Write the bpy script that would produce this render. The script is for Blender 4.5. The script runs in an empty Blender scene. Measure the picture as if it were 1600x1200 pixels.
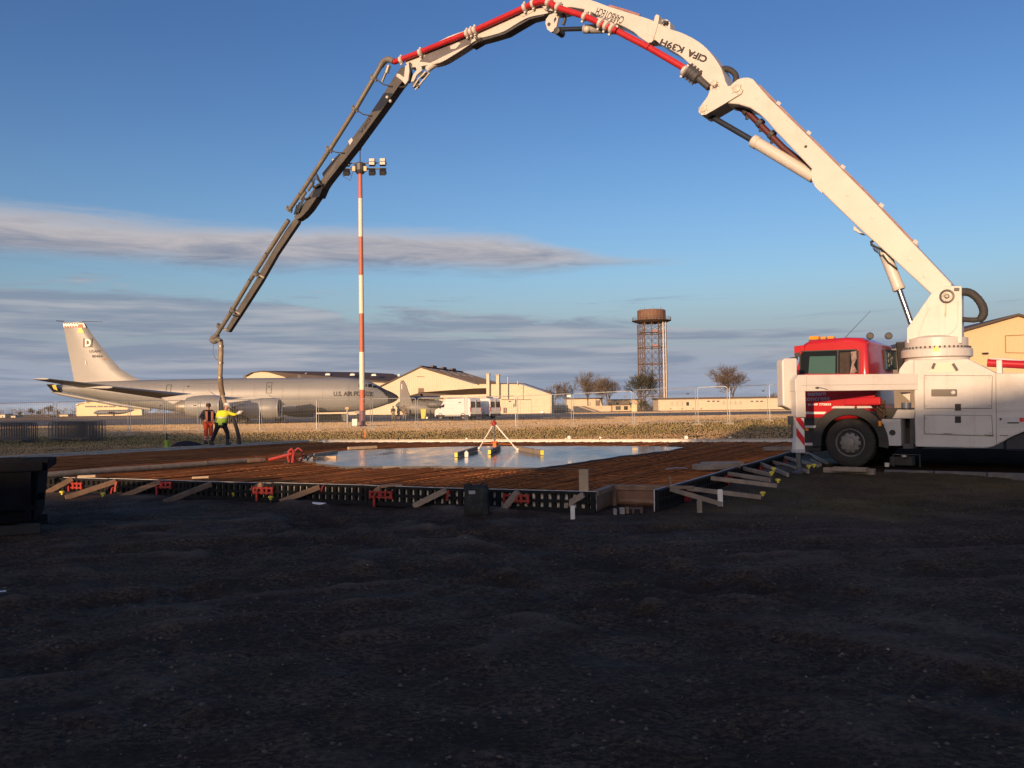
import bpy, bmesh, math, random
from mathutils import Vector, Matrix, noise
R_ = math.radians
SC = bpy.context.scene
COL = SC.collection
random.seed(7)

# ------------------------------------------------------------------ camera, sky, sun, exposure
FPX = 1340.0; EYE = 1.65; PITCH = math.atan(37/FPX); ROLL = R_(0.8)
_f = Vector((0, math.cos(PITCH), math.sin(PITCH)))
_r0 = Vector((1, 0, 0)); _u0 = Vector((0, -math.sin(PITCH), math.cos(PITCH)))
_r = _r0*math.cos(ROLL) - _u0*math.sin(ROLL)
_u = _r0*math.sin(ROLL) + _u0*math.cos(ROLL)
CAM = Vector((0, 0, EYE))
cd = bpy.data.cameras.new('camera'); cam = bpy.data.objects.new('camera', cd); COL.objects.link(cam)
cd.sensor_width = 36; cd.lens = FPX/1600*36; cd.clip_end = 9000; cd.clip_start = 0.05
cam.matrix_world = Matrix(((_r.x, _u.x, -_f.x, 0), (_r.y, _u.y, -_f.y, 0), (_r.z, _u.z, -_f.z, EYE), (0, 0, 0, 1)))
SC.camera = cam

SUN_EL = R_(8.0); SUN_H = Vector((0.42, 0.9075, 0))        # the way the light travels over the ground
TANE = math.tan(SUN_EL)
sd = bpy.data.lights.new('sun', 'SUN'); sun = bpy.data.objects.new('sun', sd); COL.objects.link(sun)
sd.energy = 4.3; sd.angle = R_(0.53); sd.color = (1.0, 0.64, 0.38)
_l = Vector((SUN_H.x*math.cos(SUN_EL), SUN_H.y*math.cos(SUN_EL), -math.sin(SUN_EL)))
sun.rotation_euler = _l.to_track_quat('-Z', 'Y').to_euler()
sun.location = (-30, -60, 40)

SC.view_settings.view_transform = 'Standard'; SC.view_settings.look = 'None'
SC.view_settings.exposure = 0.38; SC.view_settings.gamma = 1.0
SC.view_settings.use_curve_mapping = False

W = bpy.data.worlds.new('World'); SC.world = W; W.use_nodes = True

def build_world():
    nt = W.node_tree; N = nt.nodes; L = nt.links; N.clear()
    def nd(t, **k):
        n = N.new(t)
        for a, b in k.items(): setattr(n, a, b)
        return n
    def put(sock, v):
        if isinstance(v, bpy.types.NodeSocket): L.new(v, sock)
        else: sock.default_value = v
    def ma(op, a, b=0.0, c=None, clamp=False):
        n = nd('ShaderNodeMath', operation=op, use_clamp=clamp); put(n.inputs[0], a); put(n.inputs[1], b)
        if c is not None: put(n.inputs[2], c)
        return n.outputs[0]
    def mr(v, a, b, c=0.0, d=1.0):
        n = nd('ShaderNodeMapRange', interpolation_type='SMOOTHSTEP'); put(n.inputs[0], v)
        for i, q in enumerate((a, b, c, d)): put(n.inputs[1+i], q)
        return n.outputs[0]
    def mix(f, a, b, blend='MIX'):
        n = nd('ShaderNodeMix', data_type='RGBA', blend_type=blend); put(n.inputs[0], f); put(n.inputs[6], a); put(n.inputs[7], b)
        return n.outputs[2]
    def noi(v, sc, det=5, rough=.55, dist=0.0):
        n = nd('ShaderNodeTexNoise'); L.new(v, n.inputs['Vector']); n.inputs['Scale'].default_value = sc
        n.inputs['Detail'].default_value = det; n.inputs['Roughness'].default_value = rough; n.inputs['Distortion'].default_value = dist
        return n.outputs[0]
    def comb(x, y, z=0.0):
        n = nd('ShaderNodeCombineXYZ'); put(n.inputs[0], x); put(n.inputs[1], y); put(n.inputs[2], z); return n.outputs[0]
    sky = nd('ShaderNodeTexSky', sky_type='NISHITA', sun_disc=False)
    sky.sun_elevation = SUN_EL; sky.sun_rotation = math.atan2(-SUN_H.x, -SUN_H.y)
    sky.altitude = 0; sky.air_density = 1.0; sky.dust_density = 3.4; sky.ozone_density = 2.2
    tc = nd('ShaderNodeTexCoord'); sp = nd('ShaderNodeSeparateXYZ'); L.new(tc.outputs['Generated'], sp.inputs[0])
    X, Y, Z = sp.outputs
    el = ma('MULTIPLY', ma('ARCSINE', Z), 57.2958)
    az = ma('MULTIPLY', ma('ARCTAN2', X, Y), 57.2958)
    hue = nd('ShaderNodeHueSaturation'); hue.inputs['Saturation'].default_value = SKY_SAT; hue.inputs['Value'].default_value = SKY_VAL
    L.new(sky.outputs[0], hue.inputs['Color'])
    base = mix(1.0, hue.outputs[0], SKY_TINT, 'MULTIPLY')
    base = mix(1.0, base, mix(mr(el, 4.0, 26.0), (1.84, 1.57, 1.36, 1), (1.26, 1.02, 1.00, 1)), 'MULTIPLY')     # colour multiplier matching the sky gradient; also raises the fill light all round
    # main long cloud bank (its height bends a little with azimuth) and its ragged right tail
    w1 = noi(comb(ma('MULTIPLY', az, .045), ma('MULTIPLY', el, .33)), 1.0, 6, .55, .6)
    w2 = noi(comb(ma('MULTIPLY', az, .15), ma('MULTIPLY', el, 1.15), 3.0), 1.0, 10, .66, .6)
    ec = mr(az, -6.0, 13.0, 10.45, 9.3)
    half = mr(az, -3.0, 9.0, 1.45, .26)
    d1 = ma('DIVIDE', ma('ABSOLUTE', ma('SUBTRACT', ma('ADD', el, ma('MULTIPLY', ma('SUBTRACT', w1, .5), 1.5)), ec)), half)
    m1 = ma('MULTIPLY', mr(ma('ADD', d1, ma('MULTIPLY', ma('SUBTRACT', w2, .5), 1.25)), 1.32, .22), mr(az, 13.5, 1.0))
    m1 = ma('MULTIPLY', m1, .93)
    # low streaks, thicker towards the horizon and the left
    s1 = noi(comb(ma('MULTIPLY', az, .055), ma('MULTIPLY', el, .60), 7.0), 1.0, 10, .62, .8)
    thr = ma('ADD', mr(el, 5.0, 9.6, .37, .66), mr(az, -25.0, 30.0, -.035, .085))
    m2 = mr(s1, thr, ma('ADD', thr, .13))
    m2 = ma('MULTIPLY', m2, ma('MULTIPLY', mr(el, 14.0, 7.5), .80))
    m3 = ma('MULTIPLY', mr(el, 9.0, 1.5), .92)
    def K(*c): return tuple(q/SKY_STR for q in c)+(1,)
    lit = mr(ma('ADD', ma('MULTIPLY', ma('SUBTRACT', el, ec), .20), ma('MULTIPLY', ma('SUBTRACT', w2, .45), 1.3)), -.42, .50)
    c1 = mix(lit, K(.150, .180, .250), K(.47, .42, .41))
    lit2 = mr(noi(comb(ma('MULTIPLY', az, .10), ma('MULTIPLY', el, 1.5), 11.0), 1.0, 4), .40, .72)
    c2 = mix(lit2, K(.175, .212, .288), K(.345, .35, .385))
    col = nd('ShaderNodeMix', data_type='RGBA'); L.new(m3, col.inputs[0]); 
    L.new(base, col.inputs[6]); col.inputs[7].default_value = K(.27, .31, .40)
    c = mix(m2, col.outputs[2], c2); c = mix(m1, c, c1)
    bg = nd('ShaderNodeBackground'); L.new(c, bg.inputs[0]); bg.inputs[1].default_value = SKY_STR
    out = nd('ShaderNodeOutputWorld'); L.new(bg.outputs[0], out.inputs[0])
SKY_STR = 0.098; SKY_SAT = 1.22; SKY_VAL = 1.0; SKY_TINT = (1.0, 1.13, 1.48, 1)
build_world()

# ------------------------------------------------------------------ from a pixel of the 1600x1200 photograph to a place
def ray(px, py): return _f + _r*((px-800)/FPX) - _u*((py-600)/FPX)
def G(px, py, z=0.0):
    d = ray(px, py); return CAM + d*((z-EYE)/d.z)
def V(px, py, D):
    d = ray(px, py); return CAM + d*(D/d.y)
def PL(px, py, p0, n):
    d = ray(px, py); return CAM + d*((p0-CAM).dot(n)/d.dot(n))
def sst(a, b, x):
    t = max(0., min(1., (x-a)/(b-a))); return t*t*(3-2*t)

# ------------------------------------------------------------------ mesh builder
class MB:
    def __init__(s): s.v = []; s.f = []; s.mi = []; s.m = 0
    def add(s, vs, fs):
        o = len(s.v); s.v += [Vector(p) for p in vs]
        for f in fs: s.f.append([o+i for i in f]); s.mi.append(s.m)
        return s
    def box(s, c, size, rot=None):
        hx, hy, hz = size[0]/2, size[1]/2, size[2]/2
        P = [Vector((x, y, z)) for z in (-hz, hz) for x, y in ((-hx, -hy), (hx, -hy), (hx, hy), (-hx, hy))]
        if rot is not None: P = [rot @ p for p in P]
        c = Vector(c)
        return s.add([p+c for p in P], [(3, 2, 1, 0), (4, 5, 6, 7), (0, 1, 5, 4), (1, 2, 6, 5), (2, 3, 7, 6), (3, 0, 4, 7)])
    def bb(s, x0, x1, y0, y1, z0, z1):
        return s.box(((x0+x1)/2, (y0+y1)/2, (z0+z1)/2), (abs(x1-x0), abs(y1-y0), abs(z1-z0)))
    def bar(s, a, b, w, h, up=(0, 0, 1)):
        a = Vector(a); b = Vector(b); d = (b-a)
        if d.length < 1e-6: return s
        L = d.length; d.normalize(); up = Vector(up)
        if abs(d.dot(up)) > .98: up = Vector((1, 0, 0))
        x = d.cross(up).normalized(); z = x.cross(d).normalized()
        M = Matrix((x, d, z)).transposed()
        return s.box((a+b)/2, (w, L, h), M)
    def prism(s, pts, vec):
        pts = [Vector(p) for p in pts]; vec = Vector(vec); n = len(pts)
        fs = [tuple(range(n-1, -1, -1)), tuple(range(n, 2*n))]
        fs += [(i, (i+1) % n, n+(i+1) % n, n+i) for i in range(n)]
        return s.add(pts+[p+vec for p in pts], fs)
    def tube(s, pts, r, seg=8, caps=True):
        pts = [Vector(p) for p in pts]; n = len(pts)
        rs = r if isinstance(r, (list, tuple)) else [r]*n
        t = (pts[1]-pts[0]).normalized()
        a = Vector((0, 0, 1)) if abs(t.z) < .9 else Vector((1, 0, 0))
        x = t.cross(a).normalized(); vs = []; fs = []
        for i in range(n):
            if i == 0: t = pts[1]-pts[0]
            elif i == n-1: t = pts[-1]-pts[-2]
            else: t = (pts[i+1]-pts[i]).normalized()+(pts[i]-pts[i-1]).normalized()
            if t.length < 1e-9: t = pts[i]-pts[i-1]
            t.normalize(); x = (x - t*x.dot(t))
            x = x.normalized() if x.length > 1e-6 else t.orthogonal().normalized()
            y = t.cross(x)
            for k in range(seg):
                an = 2*math.pi*k/seg
                vs.append(pts[i]+(x*math.cos(an)+y*math.sin(an))*rs[i])
        for i in range(n-1):
            for k in range(seg):
                fs.append((i*seg+k, i*seg+(k+1) % seg, (i+1)*seg+(k+1) % seg, (i+1)*seg+k))
        if caps: fs += [tuple(range(seg-1, -1, -1)), tuple(range((n-1)*seg, n*seg))]
        return s.add(vs, fs)
    def cyl(s, a, b, r0, r1=None, seg=12): return s.tube([a, b], [r0, r0 if r1 is None else r1], seg)
    def lathe(s, prof, o, axis=(0, 0, 1), seg=20):
        o = Vector(o); ax = Vector(axis).normalized(); x = ax.orthogonal().normalized(); y = ax.cross(x)
        vs = []; n = len(prof)
        for r, h in prof:
            for k in range(seg):
                an = 2*math.pi*k/seg
                vs.append(o+ax*h+(x*math.cos(an)+y*math.sin(an))*max(r, 1e-4))
        fs = [(i*seg+k, i*seg+(k+1) % seg, (i+1)*seg+(k+1) % seg, (i+1)*seg+k) for i in range(n-1) for k in range(seg)]
        fs += [tuple(range(seg-1, -1, -1)), tuple(range((n-1)*seg, n*seg))]
        return s.add(vs, fs)
    def loft(s, rings, caps=True, close=True):
        n = len(rings[0]); vs = [p for r in rings for p in r]; fs = []
        for i in range(len(rings)-1):
            for k in range(n if close else n-1):
                fs.append((i*n+k, i*n+(k+1) % n, (i+1)*n+(k+1) % n, (i+1)*n+k))
        if caps: fs += [tuple(range(n-1, -1, -1)), tuple(range((len(rings)-1)*n, len(rings)*n))]
        return s.add(vs, fs)
    def ball(s, c, r, seg=10, rings=6, sc=(1, 1, 1)):
        c = Vector(c); vs = []; fs = []
        for i in range(rings+1):
            th = math.pi*i/rings; rr = max(math.sin(th), 1e-3)
            for k in range(seg):
                a = 2*math.pi*k/seg
                vs.append(c+Vector((rr*math.cos(a)*sc[0], rr*math.sin(a)*sc[1], math.cos(th)*sc[2]))*r)
        for i in range(rings):
            for k in range(seg):
                fs.append((i*seg+k, (i+1)*seg+k, (i+1)*seg+(k+1) % seg, i*seg+(k+1) % seg))
        return s.add(vs, fs)
    def mesh(s, name, mats, inv=None, smooth=None):
        me = bpy.data.meshes.new(name)
        vs = [inv @ p for p in s.v] if inv is not None else s.v
        me.from_pydata([tuple(p) for p in vs], [], s.f); 
        bm = bmesh.new(); bm.from_mesh(me); bmesh.ops.recalc_face_normals(bm, faces=bm.faces); bm.to_mesh(me); bm.free()
        for m in (mats if isinstance(mats, (list, tuple)) else [mats]): me.materials.append(m)
        if any(s.mi): me.polygons.foreach_set('material_index', s.mi)
        if smooth:
            me.polygons.foreach_set('use_smooth', [True]*len(me.polygons)); me.set_sharp_from_angle(angle=R_(smooth))
        me.update(); return me

ROOTM = {}
def root_inv(o):
    while o.parent is not None: o = o.parent
    return ROOTM.get(o.name, Matrix.Identity(4)).inverted()
def tag(o, label=None, cat=None, group=None, kind=None):
    if label: o['label'] = label
    if cat: o['category'] = cat
    if group: o['group'] = group
    if kind: o['kind'] = kind
    return o
def thing(name, label, cat, loc=(0, 0, 0), rz=0.0, group=None, M=None):
    o = bpy.data.objects.new(name, None); COL.objects.link(o); o.empty_display_size = .2
    if M is None: M = Matrix.Translation(Vector(loc)) @ Matrix.Rotation(rz, 4, 'Z')
    o.matrix_world = M; ROOTM[o.name] = M.copy()
    return tag(o, label, cat, group)
def part(mb, name, mats, parent, smooth=None, bevel=0, world=False, label=None, kind=None, seg=2):
    me = mb.mesh(name, mats, root_inv(parent) if world else None, smooth)
    o = bpy.data.objects.new(name, me); COL.objects.link(o); o.parent = parent
    if bevel: bev(o, bevel, seg)
    return tag(o, label, None, None, kind)
def bev(o, w, seg=2):
    m = o.modifiers.new('bevel', 'BEVEL'); m.width = w; m.segments = seg; m.limit_method = 'ANGLE'; m.angle_limit = R_(40)
    m.harden_normals = False
def solo(mb, name, mats, label=None, cat=None, loc=(0, 0, 0), rz=0.0, group=None, smooth=None, bevel=0, kind=None, world=False):
    M = Matrix.Translation(Vector(loc)) @ Matrix.Rotation(rz, 4, 'Z')
    me = mb.mesh(name, mats, M.inverted() if world else None, smooth)
    o = bpy.data.objects.new(name, me); COL.objects.link(o); o.matrix_world = M; ROOTM[o.name] = M.copy()
    if bevel: bev(o, bevel)
    return tag(o, label, cat, group, kind)
def dup(root, loc=None, rz=0.0, label=None, group=None, M=None):
    r = root.copy(); COL.objects.link(r)
    if M is None: M = Matrix.Translation(Vector(loc)) @ Matrix.Rotation(rz, 4, 'Z')
    r.matrix_world = M; ROOTM[r.name] = M.copy()
    if label: r['label'] = label
    if group: r['group'] = group
    def rec(a, b):
        for ch in list(a.children):
            c = ch.copy(); COL.objects.link(c); c.parent = b; rec(ch, c)
    rec(root, r); return r
def lettering(txt, name, mat_, parent, o, xd, yd, h, fat=0.0, width=None, ext=.004, lift=.004, world=True, shear=0):
    """flat raised lettering: o = lower left corner, xd reading direction, yd letter-up direction, h = cap height"""
    cu = bpy.data.curves.new('lettering', 'FONT'); cu.body = txt; cu.size = 1.0; cu.extrude = 0.0; cu.offset = fat; cu.resolution_u = 3; cu.shear = shear
    ob = bpy.data.objects.new('lettering', cu); COL.objects.link(ob)
    bpy.context.view_layer.update()
    me = bpy.data.meshes.new_from_object(ob.evaluated_get(bpy.context.evaluated_depsgraph_get()))
    bpy.data.objects.remove(ob); bpy.data.curves.remove(cu)
    xs = [v.co.x for v in me.vertices]; ys = [v.co.y for v in me.vertices]
    x0, x1, y0, y1 = min(xs), max(xs), min(ys), max(ys)
    sy = h/(y1-y0); sx = sy if width is None else width/(x1-x0)
    xd = Vector(xd).normalized(); yd = Vector(yd).normalized(); n = xd.cross(yd).normalized(); o = Vector(o)
    inv = root_inv(parent) if world else Matrix.Identity(4)
    for v in me.vertices: v.co = inv @ (o + xd*((v.co.x-x0)*sx) + yd*((v.co.y-y0)*sy) + n*lift)
    me.name = name; me.materials.clear(); me.materials.append(mat_)
    ob = bpy.data.objects.new(name, me); COL.objects.link(ob); ob.parent = parent
    return ob

# ------------------------------------------------------------------ materials
def new_mat(name):
    m = bpy.data.materials.new(name); m.use_nodes = True
    nt = m.node_tree; b = nt.nodes['Principled BSDF']; return m, nt, b
def M_(name, col, rough=.6, var=.12, scale=3.0, metal=0.0, bump=0.0, bscale=30.0, dirt=None, dirt_amt=.0, dscale=2.0, spec=.5, stretch=None, coat=0.0):
    m, nt, b = new_mat(name); N, L = nt.nodes, nt.links
    tc = N.new('ShaderNodeTexCoord'); src = tc.outputs['Object']
    if stretch:
        mp = N.new('ShaderNodeMapping'); mp.inputs['Scale'].default_value = stretch; L.new(src, mp.inputs[0]); src = mp.outputs[0]
    n = N.new('ShaderNodeTexNoise'); n.inputs['Scale'].default_value = scale; n.inputs['Detail'].default_value = 6; n.inputs['Roughness'].default_value = .6
    L.new(src, n.inputs['Vector'])
    r = N.new('ShaderNodeMapRange'); r.inputs[1].default_value = .3; r.inputs[2].default_value = .7; L.new(n.outputs[0], r.inputs[0])
    mx = N.new('ShaderNodeMix'); mx.data_type = 'RGBA'; L.new(r.outputs[0], mx.inputs[0])
    mx.inputs[6].default_value = (*[c*(1-var) for c in col], 1); mx.inputs[7].default_value = (*[min(1, c*(1+var)) for c in col], 1)
    out = mx.outputs[2]
    if dirt is not None:
        n2 = N.new('ShaderNodeTexNoise'); n2.inputs['Scale'].default_value = dscale; n2.inputs['Detail'].default_value = 8; n2.inputs['Roughness'].default_value = .7
        L.new(tc.outputs['Object'], n2.inputs['Vector'])
        r2 = N.new('ShaderNodeMapRange'); r2.inputs[1].default_value = .5; r2.inputs[2].default_value = .75; r2.inputs[4].default_value = dirt_amt; L.new(n2.outputs[0], r2.inputs[0])
        m2 = N.new('ShaderNodeMix'); m2.data_type = 'RGBA'; L.new(r2.outputs[0], m2.inputs[0]); L.new(out, m2.inputs[6]); m2.inputs[7].default_value = (*dirt, 1); out = m2.outputs[2]
    L.new(out, b.inputs['Base Color'])
    b.inputs['Roughness'].default_value = rough; b.inputs['Metallic'].default_value = metal; b.inputs['Specular IOR Level'].default_value = spec
    b.inputs['Coat Weight'].default_value = coat
    if bump:
        n3 = N.new('ShaderNodeTexNoise'); n3.inputs['Scale'].default_value = bscale; n3.inputs['Detail'].default_value = 6; L.new(src, n3.inputs['Vector'])
        bp = N.new('ShaderNodeBump'); bp.inputs['Strength'].default_value = bump; bp.inputs['Distance'].default_value = .02; L.new(n3.outputs[0], bp.inputs['Height']); L.new(bp.outputs[0], b.inputs['Normal'])
    return m
def white_paint(name, c, grime, amt, speck):
    """gloss white with broad grime, rain streaks running down and small concrete splashes"""
    m = M_(name, c, .4, .04, 1.2, dirt=grime, dirt_amt=amt, dscale=1.5); nt = m.node_tree; N, L = nt.nodes, nt.links; b = N['Principled BSDF']; src = b.inputs['Base Color'].links[0].from_socket
    tc = N.new('ShaderNodeTexCoord')
    for st, sc, lo, hi, a, col in (((5, 5, .35), 1.6, .56, .74, amt*.8, grime), ((1, 1, 1), 26, .66, .72, speck, (.36, .32, .27)), ((1, 1, 1), 7, .70, .74, speck*.8, (.30, .24, .18))):
        mp = N.new('ShaderNodeMapping'); mp.inputs['Scale'].default_value = st; L.new(tc.outputs['Object'], mp.inputs[0])
        n = N.new('ShaderNodeTexNoise'); n.inputs['Scale'].default_value = sc; n.inputs['Detail'].default_value = 5; n.inputs['Roughness'].default_value = .7; L.new(mp.outputs[0], n.inputs['Vector'])
        r = N.new('ShaderNodeMapRange'); r.inputs[1].default_value = lo; r.inputs[2].default_value = hi; r.inputs[4].default_value = a; L.new(n.outputs[0], r.inputs[0])
        x = N.new('ShaderNodeMix'); x.data_type = 'RGBA'; L.new(r.outputs[0], x.inputs[0]); L.new(src, x.inputs[6]); x.inputs[7].default_value = (*col, 1); src = x.outputs[2]
    L.new(src, b.inputs['Base Color']); return m
WHITE = white_paint('white_truck_paint', (.565, .55, .515), (.36, .32, .27), .45, .55)
WHITE2 = white_paint('white_boom_paint', (.555, .535, .495), (.42, .37, .30), .35, .5)
PALEGREY = M_('pale_grey_paint', (.50, .50, .48), .5, .08, 2)
RED = M_('red_truck_paint', (.43, .016, .022), .25, .08, 1.5, coat=.4)
REDPIPE = M_('red_pipe_paint', (.42, .018, .022), .4, .15, 2, dirt=(.25, .05, .04), dirt_amt=.4)
REDSTEEL = M_('red_steel_paint', (.32, .026, .020), .5, .2, 6, dirt=(.18, .08, .05), dirt_amt=.5, dscale=9)
STRIPE_R = M_('red_reflective', (.62, .02, .02), .3, .05)
BLACK = M_('black_plastic', (.018, .018, .020), .55, .25, 6)
DARKG = M_('dark_grey_metal', (.055, .056, .06), .5, .25, 4)
CARBON = M_('dark_grey_composite', (.088, .082, .074), .5, .22, 2.2, dirt=(.19, .17, .14), dirt_amt=.35, dscale=1.5)
CARBON2 = M_('black_composite', (.022, .024, .030), .35, .25, 3)
STEEL = M_('grey_pipe_steel', (.22, .205, .175), .42, .2, 4, metal=.35)
CHROME = M_('polished_rod', (.38, .40, .43), .18, .05, 3, metal=.9)
DROD = M_('dark_steel_rod', (.05, .06, .08), .22, .1, 3, metal=.5)
RUBBER = M_('tyre_rubber', (.026, .025, .024), .85, .2, 8, dirt=(.09, .07, .05), dirt_amt=.5, dscale=6)
RIM = M_('wheel_rim_grey', (.21, .21, .20), .5, .15, 8, dirt=(.12, .09, .06), dirt_amt=.5, dscale=7)
AMBER = M_('amber_lens', (.85, .30, .02), .2, .05)
LAMP = M_('lamp_glass', (.10, .095, .085), .12, .05)
STICKER = M_('yellow_sticker', (.75, .55, .12), .5, .1, 20)
TIMBER = M_('brown_timber', (.24, .155, .095), .8, .3, 4, bump=.3, bscale=14, stretch=(1, 1, 1))
TIMBER_G = M_('weathered_timber', (.27, .22, .165), .85, .25, 5, bump=.3, bscale=20)
TIMBER_P = M_('pale_timber', (.46, .35, .22), .8, .2, 5, bump=.2, bscale=20)
PLY = M_('red_brown_plywood', (.20, .105, .060), .6, .25, 4)
FORM_B = M_('black_form_plastic', (.010, .011, .012), .7, .3, 5, spec=.2)
FORM_S = M_('pale_form_sheet', (.66, .66, .63), .6, .12, 4, dirt=(.3, .27, .22), dirt_amt=.3, dscale=5)
YELLOW = M_('yellow_plastic', (.80, .66, .06), .5, .1, 9)
HIVIS = M_('lime_yellow_fabric', (.66, .70, .03), .8, .08, 14, bump=.3, bscale=20)
HIGREEN = M_('lime_green_fabric', (.30, .48, .04), .8, .08, 14)
ORANGE = M_('orange_fabric', (.62, .10, .03), .8, .12, 14)
ORANGEP = M_('orange_paint', (.60, .17, .03), .5, .1, 6)
NAVYF = M_('navy_fabric', (.012, .014, .022), .9, .2, 10)
SKIN = M_('skin', (.42, .22, .15), .6, .08, 12)
HELMET = M_('white_helmet', (.75, .73, .68), .35, .05)
GLOVE = M_('pale_glove', (.70, .66, .58), .8, .08)
REFL = M_('silver_reflective_tape', (.55, .55, .50), .4, .08)
CAMO = M_('tan_camouflage_fabric', (.20, .16, .10), .9, .45, 9)
HOSE = M_('dark_hose_rubber', (.035, .034, .033), .75, .25, 12, bump=.4, bscale=60)
HOSEP = M_('pale_concrete_hose', (.30, .235, .155), .75, .25, 6, dirt=(.10, .08, .06), dirt_amt=.6, dscale=5)
NAVY = M_('navy_skip_paint', (.008, .009, .013), .85, .3, 3, spec=.03, dirt=(.016, .014, .012), dirt_amt=.6)
SACK = M_('grey_woven_sack', (.036, .041, .039), .9, .3, 7, bump=.6, bscale=25, spec=.1, dirt=(.10, .10, .095), dirt_amt=.5, dscale=7)
GALV = M_('galvanised_steel', (.42, .43, .42), .45, .15, 6, metal=.4)
CONC = M_('grey_concrete_block', (.28, .27, .25), .85, .15, 5, bump=.3)
PLANEG = M_('aircraft_grey', (.215, .222, .220), .42, .05, .35, dirt=(.15, .15, .145), dirt_amt=.45, dscale=.5, stretch=(.4, 1, 1))
PLANED = M_('aircraft_dark_grey', (.035, .036, .037), .5, .15, 1)
PLANEL = M_('bare_metal_lip', (.62, .60, .55), .25, .05, metal=.6)
PLANEM = M_('aircraft_marking_grey', (.040, .041, .042), .6, .1)
ENGI = M_('engine_interior', (.045, .05, .055), .5, .1)
MARKW = M_('white_marking', (.80, .78, .70), .5, .03)
MARKB = M_('black_marking', (.018, .018, .018), .5, .03)
MARKR = M_('red_marking', (.55, .06, .03), .5, .05)
MARKY = M_('yellow_marking', (.75, .60, .12), .5, .05)
TEXTG = M_('grey_lettering', (.33, .36, .42), .4, .05)
CREAM = M_('cream_metal_cladding', (.58, .50, .36), .6, .05, .3, dirt=(.44, .37, .26), dirt_amt=.3, dscale=.2)
TANW = M_('tan_cladding', (.56, .42, .24), .6, .05, .3)
ROOFB = M_('brown_metal_roof', (.075, .054, .042), .65, .15, .3)
ROOFL = M_('translucent_roof_panel', (.33, .28, .23), .4, .15, .5)
SHADOWD = M_('dark_opening', (.02, .019, .018), .8, .2, 1)
DGREEN = M_('green_door_paint', (.10, .17, .13), .6, .1)
BRICKP = M_('pale_rendered_wall', (.54, .44, .30), .8, .08, .5)
TEAL = M_('teal_fence_paint', (.05, .11, .10), .7, .2, 1)
RUSTT = M_('rusty_tank_paint', (.19, .105, .070), .75, .2, .25, dirt=(.10, .06, .045), dirt_amt=.6, dscale=.3)
RUSTS = M_('rusty_tower_steel', (.115, .078, .058), .8, .3, .6)
LADP = M_('pale_riser_pipe', (.60, .52, .40), .6, .1)
MAST_R = M_('faded_red_mast_paint', (.46, .135, .075), .55, .10, 1.0)
MAST_W = M_('cream_mast_paint', (.74, .66, .52), .55, .06, 1.0)
BARK = M_('winter_bark', (.105, .080, .055), .95, .3, 2)
BARK2 = M_('grey_brown_twigs', (.135, .112, .090), .95, .3, 1)
IVY = M_('dark_evergreen', (.055, .052, .030), .95, .4, 1)
VANW = M_('white_van_paint', (.70, .69, .67), .3, .04, 1, coat=.3)
ASPH = M_('taxiway_asphalt', (.075, .072, .068), .9, .3, .06, dirt=(.12, .10, .07), dirt_amt=.6, dscale=.05)
GEARM = M_('landing_gear_metal', (.35, .35, .33), .5, .1)
PAPER = M_('white_paper_roll', (.70, .72, .75), .6, .05)
def glass_mat(name, col, rough=.06):
    m, nt, b = new_mat(name); b.inputs['Base Color'].default_value = (*col, 1); b.inputs['Roughness'].default_value = rough
    b.inputs['Specular IOR Level'].default_value = .8; return m
GLASS = glass_mat('dark_window_glass', (.012, .016, .018)); GLASSG = glass_mat('green_tinted_glass', (.055, .12, .11), .08)
# ------------------------------------------------------------------ the slab's outline and the lie of the land
FT = 0.34                                                   # top of the formwork
A_ = Vector((1.28, 13.30, 0)); B_ = Vector((2.20, 13.44, 0))
ND = Vector((-.919, .395, 0)).normalized(); RD = Vector((.470, .882, 0)).normalized()   # along the near form, along the right form
FD = Vector((-.955, .296, 0)).normalized(); LD = Vector((.533, .846, 0)).normalized()
UPZ = Vector((0, 0, 1))
NOUT = Vector((-ND.y, ND.x, 0)); NOUT = NOUT if NOUT.y < 0 else -NOUT
ROUT = Vector((RD.y, -RD.x, 0))
def isect(p, d, q, e):
    den = d.x*e.y-d.y*e.x; t = ((q.x-p.x)*e.y-(q.y-p.y)*e.x)/den; return p+d*t
C_NR = isect(A_, ND, B_, RD); FR0 = Vector((10.14, 31.37, 0)); LF0 = Vector((-15.72, 26.33, 0))
C_FR = isect(FR0, FD, B_, RD); C_FL = isect(FR0, FD, LF0, LD); C_NL = isect(A_, ND, LF0, LD)
I_ = G(958, 758, FT); I_.z = 0                                # inner corner of the notch
def side(p, a, d):                                            # >0 on the right of the line
    return (p.x-a.x)*d.y-(p.y-a.y)*d.x
def in_slab(x, y, m=0.0):
    p = Vector((x, y, 0))
    if (p-A_).dot(ND) < .04 and (p-I_).dot(NOUT) > -.02: return False      # the notch at the near right corner
    return side(p, C_NR, RD) < -m and side(p, C_NL, LD) > m and (p-C_NR).dot(NOUT) < -m and side(p, C_FR, FD) < -m
def nz(x, y, s, o=0.0): return noise.noise(Vector((x*s+o, y*s-o, o*1.7)))
def gz(x, y):
    p = Vector((x, y, 0)); r = side(p, B_, RD)
    z = .26*sst(13.6, 18.5, y)*sst(-.1, .5, r)*(1-sst(30, 45, y))
    z += (.06*sst(36, 40, y)+.27*sst(40, 54, y))*(1-.30*sst(58, 72, y))*(1 if r < 0 else sst(0, 1, (y-30)/10.))
    z += .46*sst(-3, 17, x)*sst(33, 45, y)*(1-sst(54, 74, y))
    return z
TRACKS = [((-7, 4.2), (9, 9.5), 1.6), ((-3, 15), (6, 3.2), -1.2), ((-9, 9.5), (4, 12.4), .8), ((5.2, 14.5), (9, 4), .4)]
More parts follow.
